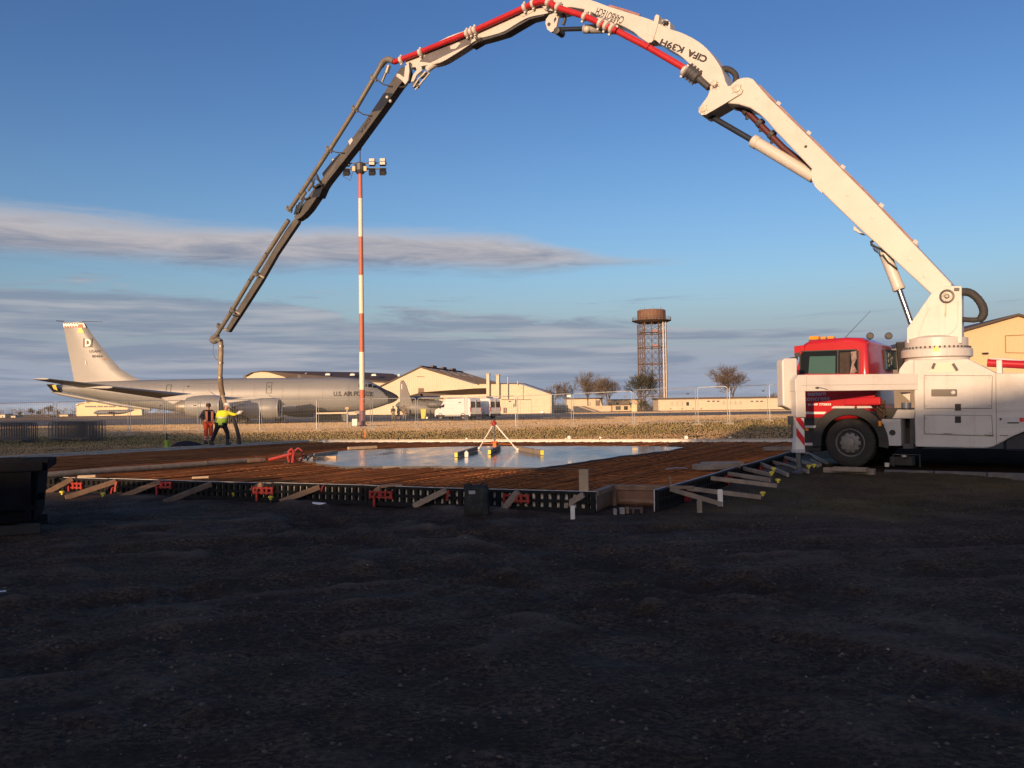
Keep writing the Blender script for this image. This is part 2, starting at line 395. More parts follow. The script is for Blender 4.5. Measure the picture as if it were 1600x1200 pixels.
def soil_h(x, y):
    h = .042*nz(x, y, .55, 3)+.040*nz(x, y, 1.7, 9)+.030*nz(x, y, 4.2, 5)+.024*abs(nz(x, y, 9., 2))*(.5+max(0, nz(x, y, .8, 15))*1.6)
    for (ax, ay), (bx, by), bend in TRACKS:
        dx, dy = bx-ax, by-ay; L = math.hypot(dx, dy); ux, uy = dx/L, dy/L
        t = (x-ax)*ux+(y-ay)*uy
        if t < 0 or t > L: continue
        d = -(x-ax)*uy+(y-ay)*ux-bend*math.sin(math.pi*t/L)
        for off in (-.85, .85):
            q = abs(d-off)
            if q < .42:
                e = sst(.42, .30, q)*min(1, t, L-t)
                h += e*(-.052+.018*math.sin(t*32+3*d))*(.6+.7*nz(x, y, .8, 4))
            elif q < .62: h += .034*math.sin((q-.42)/.2*math.pi)*(.6+nz(x, y, 2.2, 6))
    return h
def axis_steps(segs):
    out = []
    for a, b, n0, n1 in segs:                                 # from a to b with step n0 growing to n1
        t = a
        while t < b-1e-6:
            out.append(t); k = (t-a)/(b-a); t += n0*(n1/n0)**k
        
    out.append(segs[-1][1]); return out
HK0 = G(1287, 731.5, .27); HKD = (G(1600, 740, .27)-HK0).normalized(); HKN = Vector((-HKD.y, HKD.x, 0)); HKN = HKN if HKN.y > 0 else -HKN      # the truck stands on a kerbed pad behind this line
def build_ground():
    ys = [-2500, -900, -300, -120, -60, -30, -15, -8, -4, -1]+axis_steps([(1.5, 8, .055, .065), (8, 16, .065, .10), (16, 60, .25, .9), (60, 140, 1.6, 8), (140, 700, 12, 90), (700, 5200, 150, 900)])
    xr = axis_steps([(0, 7.5, .06, .07), (7.5, 13, .07, .18), (13, 40, .35, 1.2), (40, 160, 1.8, 12), (160, 4200, 20, 900)])
    xs = [-q for q in reversed(xr[1:])]+xr
    nx, ny = len(xs), len(ys); vs = []; zone = []; relief_shade = []
    for y in ys:
        for x in xs:
            z = gz(x, y); ins = in_slab(x, y, -.06); pad = 14 < y < 45 and (Vector((x, y, 0))-HK0).dot(HKN) > .12 and (Vector((x, y, 0))-HK0).dot(HKD) > -.1
            if ins: z = -.06
            elif y < 48 and -40 < x < 40:
                k = (1-sst(26, 44, y))
                d = min((Vector((x, y, 0))-C_NR).dot(NOUT), 9)
                k2 = sst(.02, .5, d) if y < 22 and d > 0 else .6
                if 1 < y < 16.5: z += soil_h(x, y)*k*max(.35, k2)
                else: z += .05*nz(x, y, .5, 1)*k
                # spoil banked against the near form
                dd = (Vector((x, y, 0))-A_).dot(NOUT); tt = (Vector((x, y, 0))-A_).dot(ND)
                if 0 < dd < 1.1 and tt > .3: z += .09*max(0, nz(tt, 0, .9, 12)+.25)*sst(1.1, .35, dd)*sst(0, .12, dd)
            if pad: z = min(z, .10)
            vs.append((x, y, z)); relief_shade.append(max(-1.0, min(1.0, (z-gz(x, y))/.085)) if 1 < y < 22 and not ins else 0.0)
            # zone: 0 bare soil, 1 green turf, 2 dry grass
            q = side(Vector((x, y, 0)), B_, RD)
            n = nz(x, y, .35, 8)*.5+nz(x, y, 1.3, 2)*.3
            g = 0.0
            if q > -.2 and y > 11: g = sst(11.5, 14.5, y+n*3)*sst(-.3, 1.2, q+n)*(.36+.5*n)
            far = (Vector((x, y, 0))-C_FR).dot(Vector((-FD.y, FD.x, 0)) if FD.x*1 > 0 else Vector((FD.y, -FD.x, 0)))
            if y > 24 and not ins: g = max(g, .25+.55*sst(36, 42, y+n*4) if y > 30 else .45)
            dry = sst(50, 60, y+n*6)
            zone.append(min(2.0, g*(1-dry)+2.0*dry))
    fs = [(j*nx+i, j*nx+i+1, (j+1)*nx+i+1, (j+1)*nx+i) for j in range(ny-1) for i in range(nx-1)]
    me = bpy.data.meshes.new('ground'); me.from_pydata(vs, [], fs)
    at = me.attributes.new('zone', 'FLOAT', 'POINT'); at.data.foreach_set('value', zone)
    at = me.attributes.new('relief_shade', 'FLOAT', 'POINT'); at.data.foreach_set('value', relief_shade)      # relief shading put into the colour: crests paler, hollows darker
    me.polygons.foreach_set('use_smooth', [True]*len(me.polygons))
    m, nt, b = new_mat('soil_and_grass'); N, L = nt.nodes, nt.links
    tc = N.new('ShaderNodeTexCoord'); P = tc.outputs['Object']
    def noi(sc, det=6, rough=.6, st=None):
        src = P
        if st: mp = N.new('ShaderNodeMapping'); mp.inputs['Scale'].default_value = st; L.new(P, mp.inputs[0]); src = mp.outputs[0]
        n = N.new('ShaderNodeTexNoise'); n.inputs['Scale'].default_value = sc; n.inputs['Detail'].default_value = det; n.inputs['Roughness'].default_value = rough
        L.new(src, n.inputs['Vector']); return n.outputs[0]
    def mr(v, a, b_, c=0, d=1):
        n = N.new('ShaderNodeMapRange'); n.interpolation_type = 'SMOOTHSTEP'; L.new(v, n.inputs[0])
        for i, q in enumerate((a, b_, c, d)): n.inputs[1+i].default_value = q
        return n.outputs[0]
    def mix(f, a, b_):
        n = N.new('ShaderNodeMix'); n.data_type = 'RGBA'; L.new(f, n.inputs[0])
        for i, q in ((6, a), (7, b_)):
            if isinstance(q, tuple): n.inputs[i].default_value = (*q, 1)
            else: L.new(q, n.inputs[i])
        return n.outputs[2]
    soil = mix(mr(noi(1.3, 9, .72, (1, 1.5, 1)), .30, .70), (.045, .032, .022), (.145, .103, .068))
    soil = mix(mr(noi(6, 9, .75), .54, .74), soil, (.165, .122, .088)); soil = mix(mr(noi(.28, 5, .6), .60, .76), soil, (.150, .120, .095))
    soil = mix(mr(noi(.35, 4), .56, .72), soil, (.082, .068, .036))
    soil = mix(mr(noi(22, 6, .75, (1, 1.4, 1)), .40, .62), (.034, .027, .022), soil); soil = mix(mr(noi(38, 4, .65), .66, .76), soil, (.24, .21, .18))
    da = N.new('ShaderNodeAttribute'); da.attribute_name = 'relief_shade'; soil = mix(mr(da.outputs['Fac'], -.15, -1.0, 0, .62), soil, (.030, .023, .018)); soil = mix(mr(da.outputs['Fac'], .15, 1.0, 0, .55), soil, (.19, .148, .112))
    green = mix(mr(noi(1.1, 8, .7), .32, .68), (.065, .062, .020), (.14, .115, .040))
    green = mix(mr(noi(.22, 6, .6, (.5, 1, 1)), .42, .62), green, (.19, .125, .055))
    dry = mix(mr(noi(.05, 8, .65, (.35, 1.6, 1)), .35, .65), (.30, .195, .095), (.42, .275, .14))
    dry = mix(mr(noi(.9, 6, .7, (.35, 1, 1)), .5, .75), dry, (.22, .16, .07))
    za = N.new('ShaderNodeAttribute'); za.attribute_name = 'zone'; z = za.outputs['Fac']
    c = mix(mr(z, 0.02, .95), soil, green); c = mix(mr(z, 1.05, 2.0), c, dry); L.new(c, b.inputs['Base Color'])
    b.inputs['Specular IOR Level'].default_value = .06; L.new(mr(noi(.5, 6, .65), .42, .66, .97, .62), b.inputs['Roughness'])
    bp = N.new('ShaderNodeBump'); bp.inputs['Strength'].default_value = .9; bp.inputs['Distance'].default_value = .035
    L.new(noi(16, 8, .7), bp.inputs['Height'])
    bp2 = N.new('ShaderNodeBump'); bp2.inputs['Strength'].default_value = .6; bp2.inputs['Distance'].default_value = .01
    L.new(noi(90, 4, .7), bp2.inputs['Height']); L.new(bp.outputs[0], bp2.inputs['Normal']); L.new(bp2.outputs[0], b.inputs['Normal'])
    me.materials.append(m)
    o = bpy.data.objects.new('ground', me); COL.objects.link(o); tag(o, kind='structure'); return o
build_ground()

# taxiway and apron: thin sheets on the far field
def sheet(name, pts, mat_, th=.05):
    mb = MB(); mb.prism([Vector(p)-Vector((0, 0, th)) for p in pts], (0, 0, th*2)); o = solo(mb, name, mat_); tag(o, kind='structure'); return o
sheet('taxiway', [(-420, 128, .27), (-60, 97, .27), (-7, 97, .27), (4, 112, .27), (170, 122, .27), (170, 158, .27), (10, 158, .27), (-20, 190, .27), (-420, 205, .27)], ASPH)
sheet('apron', [(-60, 192.4, .27), (-20, 190.6, .27), (10, 176, .27), (40, 196, .27), (40, 228, .27), (-60, 228, .27)], ASPH, .04)
sheet('far_runway', [(-700, 330, .27), (-90, 300, .27), (-90, 345, .27), (-700, 380, .27)], ASPH, .08)

# pebbles, clods and straw lying on the bare soil: nobody could count them
def blade_mat(name, c, var, sc):
    m = M_(name, c, .9, var, sc, spec=.1); nt = m.node_tree; b = nt.nodes['Principled BSDF']; out = nt.nodes['Material Output']
    tr = nt.nodes.new('ShaderNodeBsdfTranslucent'); mx = nt.nodes.new('ShaderNodeMixShader'); mx.inputs[0].default_value = .38
    nt.links.new(b.inputs['Base Color'].links[0].from_socket, tr.inputs[0]); nt.links.new(b.outputs[0], mx.inputs[1]); nt.links.new(tr.outputs[0], mx.inputs[2]); nt.links.new(mx.outputs[0], out.inputs[0]); return m
def scatter():
    rnd = random.Random(3); mb = MB()
    for i in range(5200):
        y = 2.6+13*rnd.random()**1.4; x = (rnd.random()*2-1)*(.66*y+.5)
        if in_slab(x, y, -.3): continue
        s = rnd.choice((.004, .005, .006, .007, .009, .012, .017))*(.8+.4*rnd.random())
        z = gz(x, y)+soil_h(x, y); a = rnd.random()*6
        o = Vector((x, y, z+s*.12)); pts = []
        for d in ((1, 0, 0), (-1, 0, 0), (0, 1, 0), (0, -1, 0), (0, 0, 1), (0, 0, -1)):
            v = Vector(d)*s*(.6+.8*rnd.random()); v.z *= .7
            pts.append(o+Matrix.Rotation(a, 3, 'Z') @ v)
        mb.m = 0 if rnd.random() < .982 or s > .012 else 1
        mb.add(pts, [(0, 2, 4), (2, 1, 4), (1, 3, 4), (3, 0, 4), (2, 0, 5), (1, 2, 5), (3, 1, 5), (0, 3, 5)])
    o = solo(mb, 'soil_clods', [M_('soil_clod', (.10, .080, .064), .95, .3, 20), M_('pale_pebble', (.34, .31, .28), .8, .3, 30)]); tag(o, kind='stuff')
    mb = MB()                                               # thin rough grass on the right and along the far side
    def tuft(x, y, h, w, m):
        z = gz(x, y)-.01; a = rnd.gauss(-.433, .55); dx, dy = math.cos(a)*w, math.sin(a)*w; lx, ly = (rnd.random()-.5)*h, (rnd.random()-.5)*h
        mb.m = m; mb.add([(x-dx, y-dy, z), (x+dx, y+dy, z), (x+lx+dx*.5, y+ly+dy*.5, z+h), (x+lx-dx*.4, y+ly-dy*.4, z+h*.9)], [(0, 1, 2, 3)])
    def dark_track(x, y):
        return 96 < y < 206 and (x < 12 or 116 < y < 160)
    for i in range(3000):
        y = 12.0+8*rnd.random(); x = B_.x+(y-13.4)*.53+.35+rnd.random()*8
        if in_slab(x, y, -.15) or ((Vector((x, y, 0))-Vector((6.6, 18.4, 0))).dot(Vector((.52, .85, 0))) > -.2 and x > 6.2): continue
        if nz(x, y, .6, 4)+nz(x, y, 1.7, 2)*.5 < rnd.random()*.7-.45: continue
        tuft(x, y, .05*(.5+rnd.random()), .006, 3)
    for i in range(340000):
        y = 33+165*rnd.random()**2.0; x = (rnd.random()*2-1)*(y*.64+2)
        if in_slab(x, y, -.35) or dark_track(x, y): continue
        if x > 8 and y < 34: continue
        n = nz(x, y, .35, 8)*.5+nz(x, y, 1.3, 2)*.3
        if y < 42: g = 1 if rnd.random() < .75 else 2
        else: g = 0 if rnd.random() < (.50+n*.5)*(1-sst(45, 56, y+n*9))+.02 else (1 if rnd.random() < (1-sst(46, 54, y+n*5))*.8 else 2)
        if y < 40 and nz(x, y, .9, 4) > .4: continue
        s = .55+y/90.
        tuft(x, y, .056*s*(.5+.8*rnd.random()), .022*s*(.5+rnd.random()), g)
    o = solo(mb, 'rough_grass', [blade_mat('green_blade', (.31, .27, .10), .2, .25), blade_mat('brown_blade', (.44, .31, .16), .2, .25), blade_mat('straw_blade', (.58, .43, .26), .15, .12), blade_mat('dark_green_blade', (.075, .072, .026), .3, 3)]); tag(o, kind='stuff')  # the near right tufts use the darkest green
scatter()

# ------------------------------------------------------------------ the slab: blinding, steel mat, wet concrete
def build_slab():
    e0 = isect(I_, -ND, B_, RD); q = [B_+RD*.0, C_FR, C_FL, C_NL, A_, I_, e0]
    mb = MB(); mb.prism([Vector((p.x, p.y, .0)) for p in q], (0, 0, .035))
    o = solo(mb, 'slab_base', M_('red_brown_subbase', (.048, .026, .017), .95, .35, 1.5, bump=.5, bscale=18)); tag(o, kind='structure')
    mb = MB(); rnd = random.Random(5)
    def clip(p, d):
        ts = []
        for a, e in ((C_NR, RD), (C_FR, FD), (C_FL, -LD), (C_NL, -ND)):
            den = d.x*e.y-d.y*e.x
            if abs(den) < 1e-6: continue
            t = ((a.x-p.x)*e.y-(a.y-p.y)*e.x)/den; u = p+d*t
            if in_slab(u.x+(C_NR.x+C_FL.x-2*u.x)*1e-4, u.y+(C_NR.y+C_FL.y-2*u.y)*1e-4, 0): ts.append(t)
        return (p+d*(min(ts)+.12), p+d*(max(ts)-.12)) if len(ts) >= 2 else None
    def bars(d0, org, step, n, z, r):
        nrm = Vector((-d0.y, d0.x, 0))
        for i in range(-n, n):
            p = org+nrm*(i*step+rnd.uniform(-.012, .012)); d = Matrix.Rotation(rnd.uniform(-.004, .004), 3, 'Z') @ d0
            c = clip(p, d)
            if c is None or (c[1]-c[0]).length < .4: continue
            k = max(2, int((c[1]-c[0]).length/1.6)+1)
            pts = [c[0].lerp(c[1], j/(k-1))+Vector((0, 0, z+rnd.uniform(-.012, .010))) for j in range(k)]
            nc = [pt for pt in pts if notch_free(pt)]
            if len(nc) > 1: mb.tube(nc, r, 4)
    def notch_free(pt):
        return not ((pt-A_).dot(ND) < .15 and (pt-B_).dot(RD) < .55)
    cen = (C_NR+C_FL)/2
    bars(ND, cen, .20, 130, .250, .009); bars(RD, cen, .20, 130, .270, .0125)
    bars(ND, cen, .15, 160, .080, .011); bars(RD, cen, .15, 160, .104, .011)
    # lapped double bars standing a little proud, in bands
    for j in range(-14, 15): 
        p = cen+ND*(j*.75); c = clip(p, RD)
        if c and notch_free(c[0]): mb.tube([c[0]+UPZ*.283, c[0].lerp(c[1], .5)+UPZ*.287, c[1]+UPZ*.281], .012, 4)
    o = solo(mb, 'reinforcing_steel_mat', M_('rusty_rebar', (.36, .140, .052), .9, .3, 2.2, spec=.05, dirt=(.13, .056, .028), dirt_amt=.65, dscale=.8)); tag(o, 'rust coloured mat of steel reinforcing bars inside the black formwork', 'rebar mat', kind='stuff')
    # freshly poured wet concrete
    top = .322
    px = [(462, 716.5), (500, 709), (548, 703.5), (610, 701), (690, 698.3), (760, 697), (850, 697), (950, 697), (1030, 697.5), (1066, 699), (1042, 704), (985, 711), (925, 719), (880, 726), (838, 731), (760, 729.5), (680, 728), (600, 728), (545, 729), (500, 724)]
    pts = [G(x, y, top) for x, y in px]; out = []
    n = len(pts)
    for i in range(n):                                        # wobbly edge
        a, b = pts[i], pts[(i+1) % n]; k = max(1, int((b-a).length/.35))
        for j in range(k):
            p = a.lerp(b, j/k); out.append(p+Vector((nz(p.x, p.y, 1.3, 2), nz(p.x, p.y, 1.1, 7), 0))*.16)
    mb = MB(); mb.prism([p-UPZ*.25 for p in out], (0, 0, .25))
    m, nt, b = new_mat('wet_concrete'); N, L = nt.nodes, nt.links
    tc = N.new('ShaderNodeTexCoord')
    mp = N.new('ShaderNodeMapping'); mp.inputs['Scale'].default_value = (.5, .16, 1); mp.inputs['Rotation'].default_value = (0, 0, .4); L.new(tc.outputs['Object'], mp.inputs[0])
    n1 = N.new('ShaderNodeTexNoise'); n1.inputs['Scale'].default_value = 1.6; n1.inputs['Detail'].default_value = 5; L.new(mp.outputs[0], n1.inputs['Vector'])
    r1 = N.new('ShaderNodeMapRange'); r1.inputs[1].default_value = .35; r1.inputs[2].default_value = .7; r1.inputs[3].default_value = .03; r1.inputs[4].default_value = .24; L.new(n1.outputs[0], r1.inputs[0]); L.new(r1.outputs[0], b.inputs['Roughness'])
    cr = N.new('ShaderNodeMix'); cr.data_type = 'RGBA'; cr.inputs[6].default_value = (.085, .085, .088, 1); cr.inputs[7].default_value = (.135, .13, .125, 1); L.new(n1.outputs[0], cr.inputs[0]); L.new(cr.outputs[2], b.inputs['Base Color'])
    b.inputs['Specular IOR Level'].default_value = .9; b.inputs['IOR'].default_value = 1.5
    n2 = N.new('ShaderNodeTexNoise'); n2.inputs['Scale'].default_value = .9; n2.inputs['Detail'].default_value = 2; L.new(tc.outputs['Object'], n2.inputs['Vector'])
    bp = N.new('ShaderNodeBump'); bp.inputs['Strength'].default_value = .10; bp.inputs['Distance'].default_value = .02; L.new(n2.outputs[0], bp.inputs['Height']); L.new(bp.outputs[0], b.inputs['Normal'])
    o = solo(mb, 'wet_concrete', m); tag(o, 'smooth shining patch of freshly poured wet concrete', 'wet concrete', kind='structure')
build_slab()

# ------------------------------------------------------------------ formwork panels
PITCH_P = .137; NPK = 15; PLEN = PITCH_P*NPK
def make_panel():
    t = thing('formwork_panel', 'x', 'formwork panel', (0, 0, 0))
    # local: x along the edge, -y outwards, z up; the sheet is at y 0..012
    s = MB(); s.bb(.004, PLEN-.004, 0, .014, .0, FT); part(s, 'facing_sheet', FORM_S, t)
    f = MB(); D = .075
    f.bb(.003, PLEN-.003, -D, -.002, FT-.045, FT-.006); f.bb(.003, PLEN-.003, -D, -.002, .160, .200); f.bb(.003, PLEN-.003, -D, -.002, 0.0, .075)
    for i in range(NPK+1):
        x = min(max(i*PITCH_P, .04), PLEN-.04); w = .066
        f.bb(x-w/2, x+w/2, -D+.002, -.003, .076, .159); f.bb(x-w/2, x+w/2, -D+.002, -.003, .201, FT-.046)
    part(f, 'ribbed_frame', FORM_B, t)
    return t
PANEL = make_panel(); pan_used = []; prn = random.Random(21)
def panel_row(start, d, out, n, lab, group, z=0.0, s0=0.0, ids=None):
    for i in range(n):
        p = start+d*(s0+i*PLEN)
        x = d if (d.cross(UPZ)).dot(out) > 0 else -d          # local +x so that local -y looks outwards
        if x is not d: p = p+d*PLEN
        y = UPZ.cross(x)
        M = Matrix(((x.x, y.x, 0, p.x), (x.y, y.y, 0, p.y), (0, 0, 1, z+prn.uniform(-.009, .007)), (0, 0, 0, 1))) @ Matrix.Rotation(prn.gauss(0, .006), 4, 'X') @ Matrix.Rotation(prn.gauss(0, .0018), 4, 'Y')
        l = lab(i, n)
        if not pan_used:
            PANEL.matrix_world = M; ROOTM[PANEL.name] = M; PANEL['label'] = l; PANEL['group'] = group; pan_used.append(1)
        else: dup(PANEL, M=M, label=l, group=group)
ORD = ['first', 'second', 'third', 'fourth', 'fifth', 'sixth', 'seventh', 'eighth', 'ninth', 'tenth', 'eleventh']
GF = 'black formwork panels round the slab'
panel_row(A_, ND, NOUT, 9, lambda i, n: f'black ribbed formwork panel on the near edge, {ORD[i]} from the plywood corner', GF)
panel_row(B_, RD, ROUT, 9, lambda i, n: f'black ribbed formwork panel facing the pump truck, {ORD[i]} from the plywood corner', GF)
panel_row(C_FR, FD, Vector((0, 1, 0)), 10, lambda i, n: f'pale topped formwork panel on the far edge, {ORD[i]} from the truck', GF, s0=.3)
panel_row(C_FL, -LD, Vector((-1, 0, 0)), 6, lambda i, n: f'pale topped formwork panel on the left edge, {ORD[i]} from the far corner', GF)
# pale capping boards lying along the far forms
def capping(a, b, i, txt):
    mb = MB(); mb.bar(a+UPZ*(FT+.022), b+UPZ*(FT+.022), .10, .04); solo(mb, 'capping_board', M_('pale_capping', (.55, .50, .42), .7, .15, 3) if i == 0 else bpy.data.materials['pale_capping'], txt, 'board', (a+b)/2, world=True, group='pale boards capping the far formwork')
L_ = (C_FL-C_FR).length
for i in range(5):
    capping(C_FR+FD*(L_*i/5+.02), C_FR+FD*(L_*(i+1)/5-.03), i, f'pale capping board along the far formwork edge, {ORD[i]} from the pump truck')
for i in range(4):
    capping(C_FL-LD*(3.4*i+.05), C_FL-LD*(3.4*(i+1)-.02), 5, f'pale capping board on the left slab edge, {ORD[i]} from the far corner')

# ------------------------------------------------------------------ braces, pegs, clamps round the forms
def NF(px, py, off): return PL(px, py, A_+NOUT*off, NOUT)
def RF(px, py, off): return PL(px, py, B_+ROUT*off, ROUT)
def GG(px, py, dz=0.0):                                       # on the terrain
    z = 0.0
    for _ in range(6): p = G(px, py, z+dz); z = gz(p.x, p.y)
    return p
NB = [((113, 748), (67, 773)), ((181, 752), (102, 778)), ((252, 752), (190, 776)), ((330, 756), (256, 785)), ((410, 757), (370, 778)), ((500, 761), (438, 784)), ((594, 763), (565, 785)), ((698, 765.5), (646, 791)), ((810, 767), (785, 797)), ((912, 773), (872, 797))]
nbl = ['brown brace plank nearest the navy skip, in shade', 'sunlit brown brace plank beside the upright red clamp', 'sunlit brace plank ending at the red clamp left of the spoil heap', 'dark brace plank leaning over the spoil heap at the left', 'short brace plank crossing the big red clamp left of centre', 'long brace plank ending beside the white paper roll', 'short steep brace plank over the red clamp right of the paper roll', 'grey brace plank to the left of the grey sack', 'steep brace plank over the red clamp right of the grey sack', 'grey brace plank near the upright board and plywood corner']
for (a, b), l in zip(NB, nbl):
    p = NF(*a, .10); q = GG(*b, .03)
    mb = MB(); mb.bar(p, q, .045, .095); solo(mb, 'timber_brace', TIMBER_G if 'grey' in l else TIMBER, l, 'brace', q, group='timber braces on the near formwork', world=True, bevel=.004)
RB = [((1047, 764), (1128, 788)), ((1074, 763), (1189, 777)), ((1111, 747), (1214, 759)), ((1138, 740), (1203, 750)), ((1162, 732), (1205, 742)), ((1189, 725), (1231, 742)), ((1208, 722), (1263, 737)), ((1226, 714.5), (1278, 728)), ((1256, 714), (1282, 726)), ((1257, 706), (1292, 723))]
rbl = ['nearest brace batten, ending at the tall white peg', 'long brace batten passing behind the white peg to a yellow cap', 'long lower brace batten right of the first orange clamp, ending at a yellow cap', 'brace batten just above the long one, starting by the orange clamp', 'brace batten ending between two yellow caps', 'brace batten starting at the second orange clamp', 'brace batten passing just in front of the outrigger foot', 'brace batten running behind the outrigger foot', 'short dark brace batten in the shade by the truck bumper', 'farthest steep brace batten beside the truck front wheel']
for (a, b), l in zip(RB, rbl):
    p = RF(*a, .10); q = GG(*b, .04)
    mb = MB(); mb.bar(p, q, .045, .075); solo(mb, 'timber_brace', TIMBER_G, l, 'brace', q, group='timber braces on the truck side formwork', world=True, bevel=.004)
def make_peg():
    t = thing('capped_peg', 'x', 'peg')
    mb = MB(); mb.cyl((0, 0, -.1), (0, 0, .085), .010, seg=6); part(mb, 'steel_pin', DARKG, t)
    mb = MB(); mb.lathe([(.022, .065), (.024, .10), (.047, .104), (.049, .13), (.034, .139)], (0, 0, 0), seg=10); part(mb, 'cap', YELLOW, t, smooth=40)
    return t
PEG = make_peg()
PEGS = [(97, 778, 'left of the sunlit brace near the skip'), (161, 781, 'at the foot of the second sunlit brace'), (253, 775, 'under the red clamp by the spoil heap'), (364, 781, 'at the foot of the short brace left of centre'), (423, 787, 'between two braces left of the paper roll'), (560, 786, 'at the foot of the steep brace right of the paper roll'), (640, 789, 'left of the grey sack'), (877, 799, 'at the foot of the brace by the upright board'),
        (1100, 790, 'beside the nearest right hand batten and grey stake'), (1192, 781, 'at the end of the batten behind the white peg'), (1216, 760, 'on the grass at the end of the long lower batten'), (1206, 748, 'between two battens nearer the truck'), (1209, 741, 'behind another yellow cap on the grass'), (1264, 737, 'right of the outrigger foot'), (1272, 735, 'lying low beside the kerb timber')]
for i, (x, y, l) in enumerate(PEGS):
    p = GG(x, y); lab = 'yellow capped steel peg '+l
    if i == 0: PEG.matrix_world = Matrix.Translation(p); ROOTM[PEG.name] = PEG.matrix_world.copy(); PEG['label'] = lab; PEG['group'] = 'yellow capped pegs'
    else: dup(PEG, p, 0, lab, 'yellow capped pegs')
def make_clamp():
    t = thing('steel_clamp', 'x', 'clamp')                     # local x along the form, -y outwards
    a = MB()
    for z in (.0, .085): a.bb(-.23, .23, -.045, 0, z, z+.032)
    part(a, 'waling_channel', REDSTEEL, t, bevel=.003)
    b = MB()
    for x in (-.21, -.03, .09, .20): b = MB(); b.bb(x-.022, x+.022, -.050, -.004, -.012, .128); part(b, 'web_plate', REDSTEEL, t)
    c = MB(); c.cyl((.03, -.09, .058), (.03, .02, .058), .012, seg=8); c.bb(.012, .048, -.085, -.065, .035, .082); c.bb(-.14, -.10, -.075, -.045, -.15, .06); part(c, 'tie_bolt', REDSTEEL, t)
    return t
CL = make_clamp(); CLS = [(118, 763, 'nearest the navy skip'), (256, 762, 'left of the spoil heap'), (413, 771, 'left of centre behind the short brace'), (597, 778, 'right of the paper roll behind the steep brace'), (808, 784, 'right of the grey sack')]
CLR = [(1075, 781, 'low beside the nearest battens'), (1137, 752, 'above the long lower batten'), (1190, 736, 'between the middle battens'), (1226, 726, 'just left of the outrigger foot')]
def place_clamp(i, p, x, l):
    y = UPZ.cross(x); M = Matrix(((x.x, y.x, 0, p.x), (x.y, y.y, 0, p.y), (0, 0, 1, p.z), (0, 0, 0, 1))); lab = 'red steel formwork clamp '+l
    if i == 0: CL.matrix_world = M; ROOTM[CL.name] = M; CL['label'] = lab; CL['group'] = 'red steel clamps on the formwork'
    else: dup(CL, M=M, label=lab, group='red steel clamps on the formwork')
for i, (x, y, l) in enumerate(CLS): place_clamp(i, NF(x, y, .085), -ND, l)
for i, (x, y, l) in enumerate(CLR): place_clamp(9, RF(x, y, .085), RD, l)
# small red props standing beside the near form
for i, (x0, y0, y1, l) in enumerate([(182, 753, 768, 'beside the cream marker post'), (176.5, 762, 771, 'small one left of the taller red prop'), (505, 760, 768, 'above the white marker post by the paper roll'), (700, 768, 782, 'left of the grey sack at the end of a brace')]):
    p = NF(x0, y0, .16); q = NF(x0-2, y1, .16); mb = MB(); mb.bar(p, q, .05, .035); mb.bar(p, p-NOUT*.1, .03, .03); solo(mb, 'steel_prop', REDSTEEL, 'short red steel prop '+l, 'prop', q, world=True, group='short red props')
# marker posts
def post(name, x, y0, y1, w, m, lab, cat, top=None, on=None, d=None):
    p = GG(x, y1) if on is None else on
    h = (y1-y0)/FPX*(p.y)
    mb = MB(); mb.prism([p+Vector((sx*w/2, sy*w*.35, 0)) for sx, sy in ((-1, -1), (1, -1), (1, 1), (-1, 1))], (0, .0, h-.01)); mb.prism([p+Vector((sx*w/2*.8, sy*w*.3, h-.01)) for sx, sy in ((-1, -1), (1, -1), (1, 1), (-1, 1))], (0, 0, .01))
    if top is None: return solo(mb, name, m, lab, cat, p, world=True)
    t = thing(name, lab, cat, p); part(mb, 'shaft', m, t, world=True)
    mb = MB(); mb.prism([p+Vector((sx*w*.53, sy*w*.4, h*.78)) for sx, sy in ((-1, -1), (1, -1), (1, 1), (-1, 1))], (0, 0, h*.24)); part(mb, 'painted_top', top, t, world=True); return t
post('marker_post', 193.5, 751, 771, .075, MARKW, 'cream painted marker post standing in the sun by the near form', 'marker post')
post('marker_post', 503.5, 760, 784, .075, MARKW, 'white marker post with a red top behind the paper roll', 'marker post', top=REDSTEEL)
post('marker_post', 895, 790, 814, .062, MARKW, 'white leaning marker peg in front of the form near the plywood corner', 'marker post')
post('marker_post', 1125.5, 765, 791, .075, MARKW, 'white marker peg at the end of the nearest right hand batten', 'marker post')
post('timber_stake', 1093, 781, 801, .07, TIMBER_G, 'short grey timber stake beside a yellow cap on the grass', 'stake')
# roll of white paper
p = GG(499, 788, .03); mb = MB(); mb.tube([p+Vector((-.115, .01, .01)), p+Vector((.115, -.015, -.005))], .032, 12)
mb.m = 1; mb.tube([p+Vector((-.121, .0105, .0102)), p+Vector((-.119, .0105, .0102))], .018, 10); mb.tube([p+Vector((.1165, -.0152, -.005)), p+Vector((.1185, -.0152, -.005))], .018, 10)
solo(mb, 'paper_roll', [PAPER, DARKG], 'white roll of paper lying on the soil in front of the form', 'paper roll', p, world=True, smooth=40)
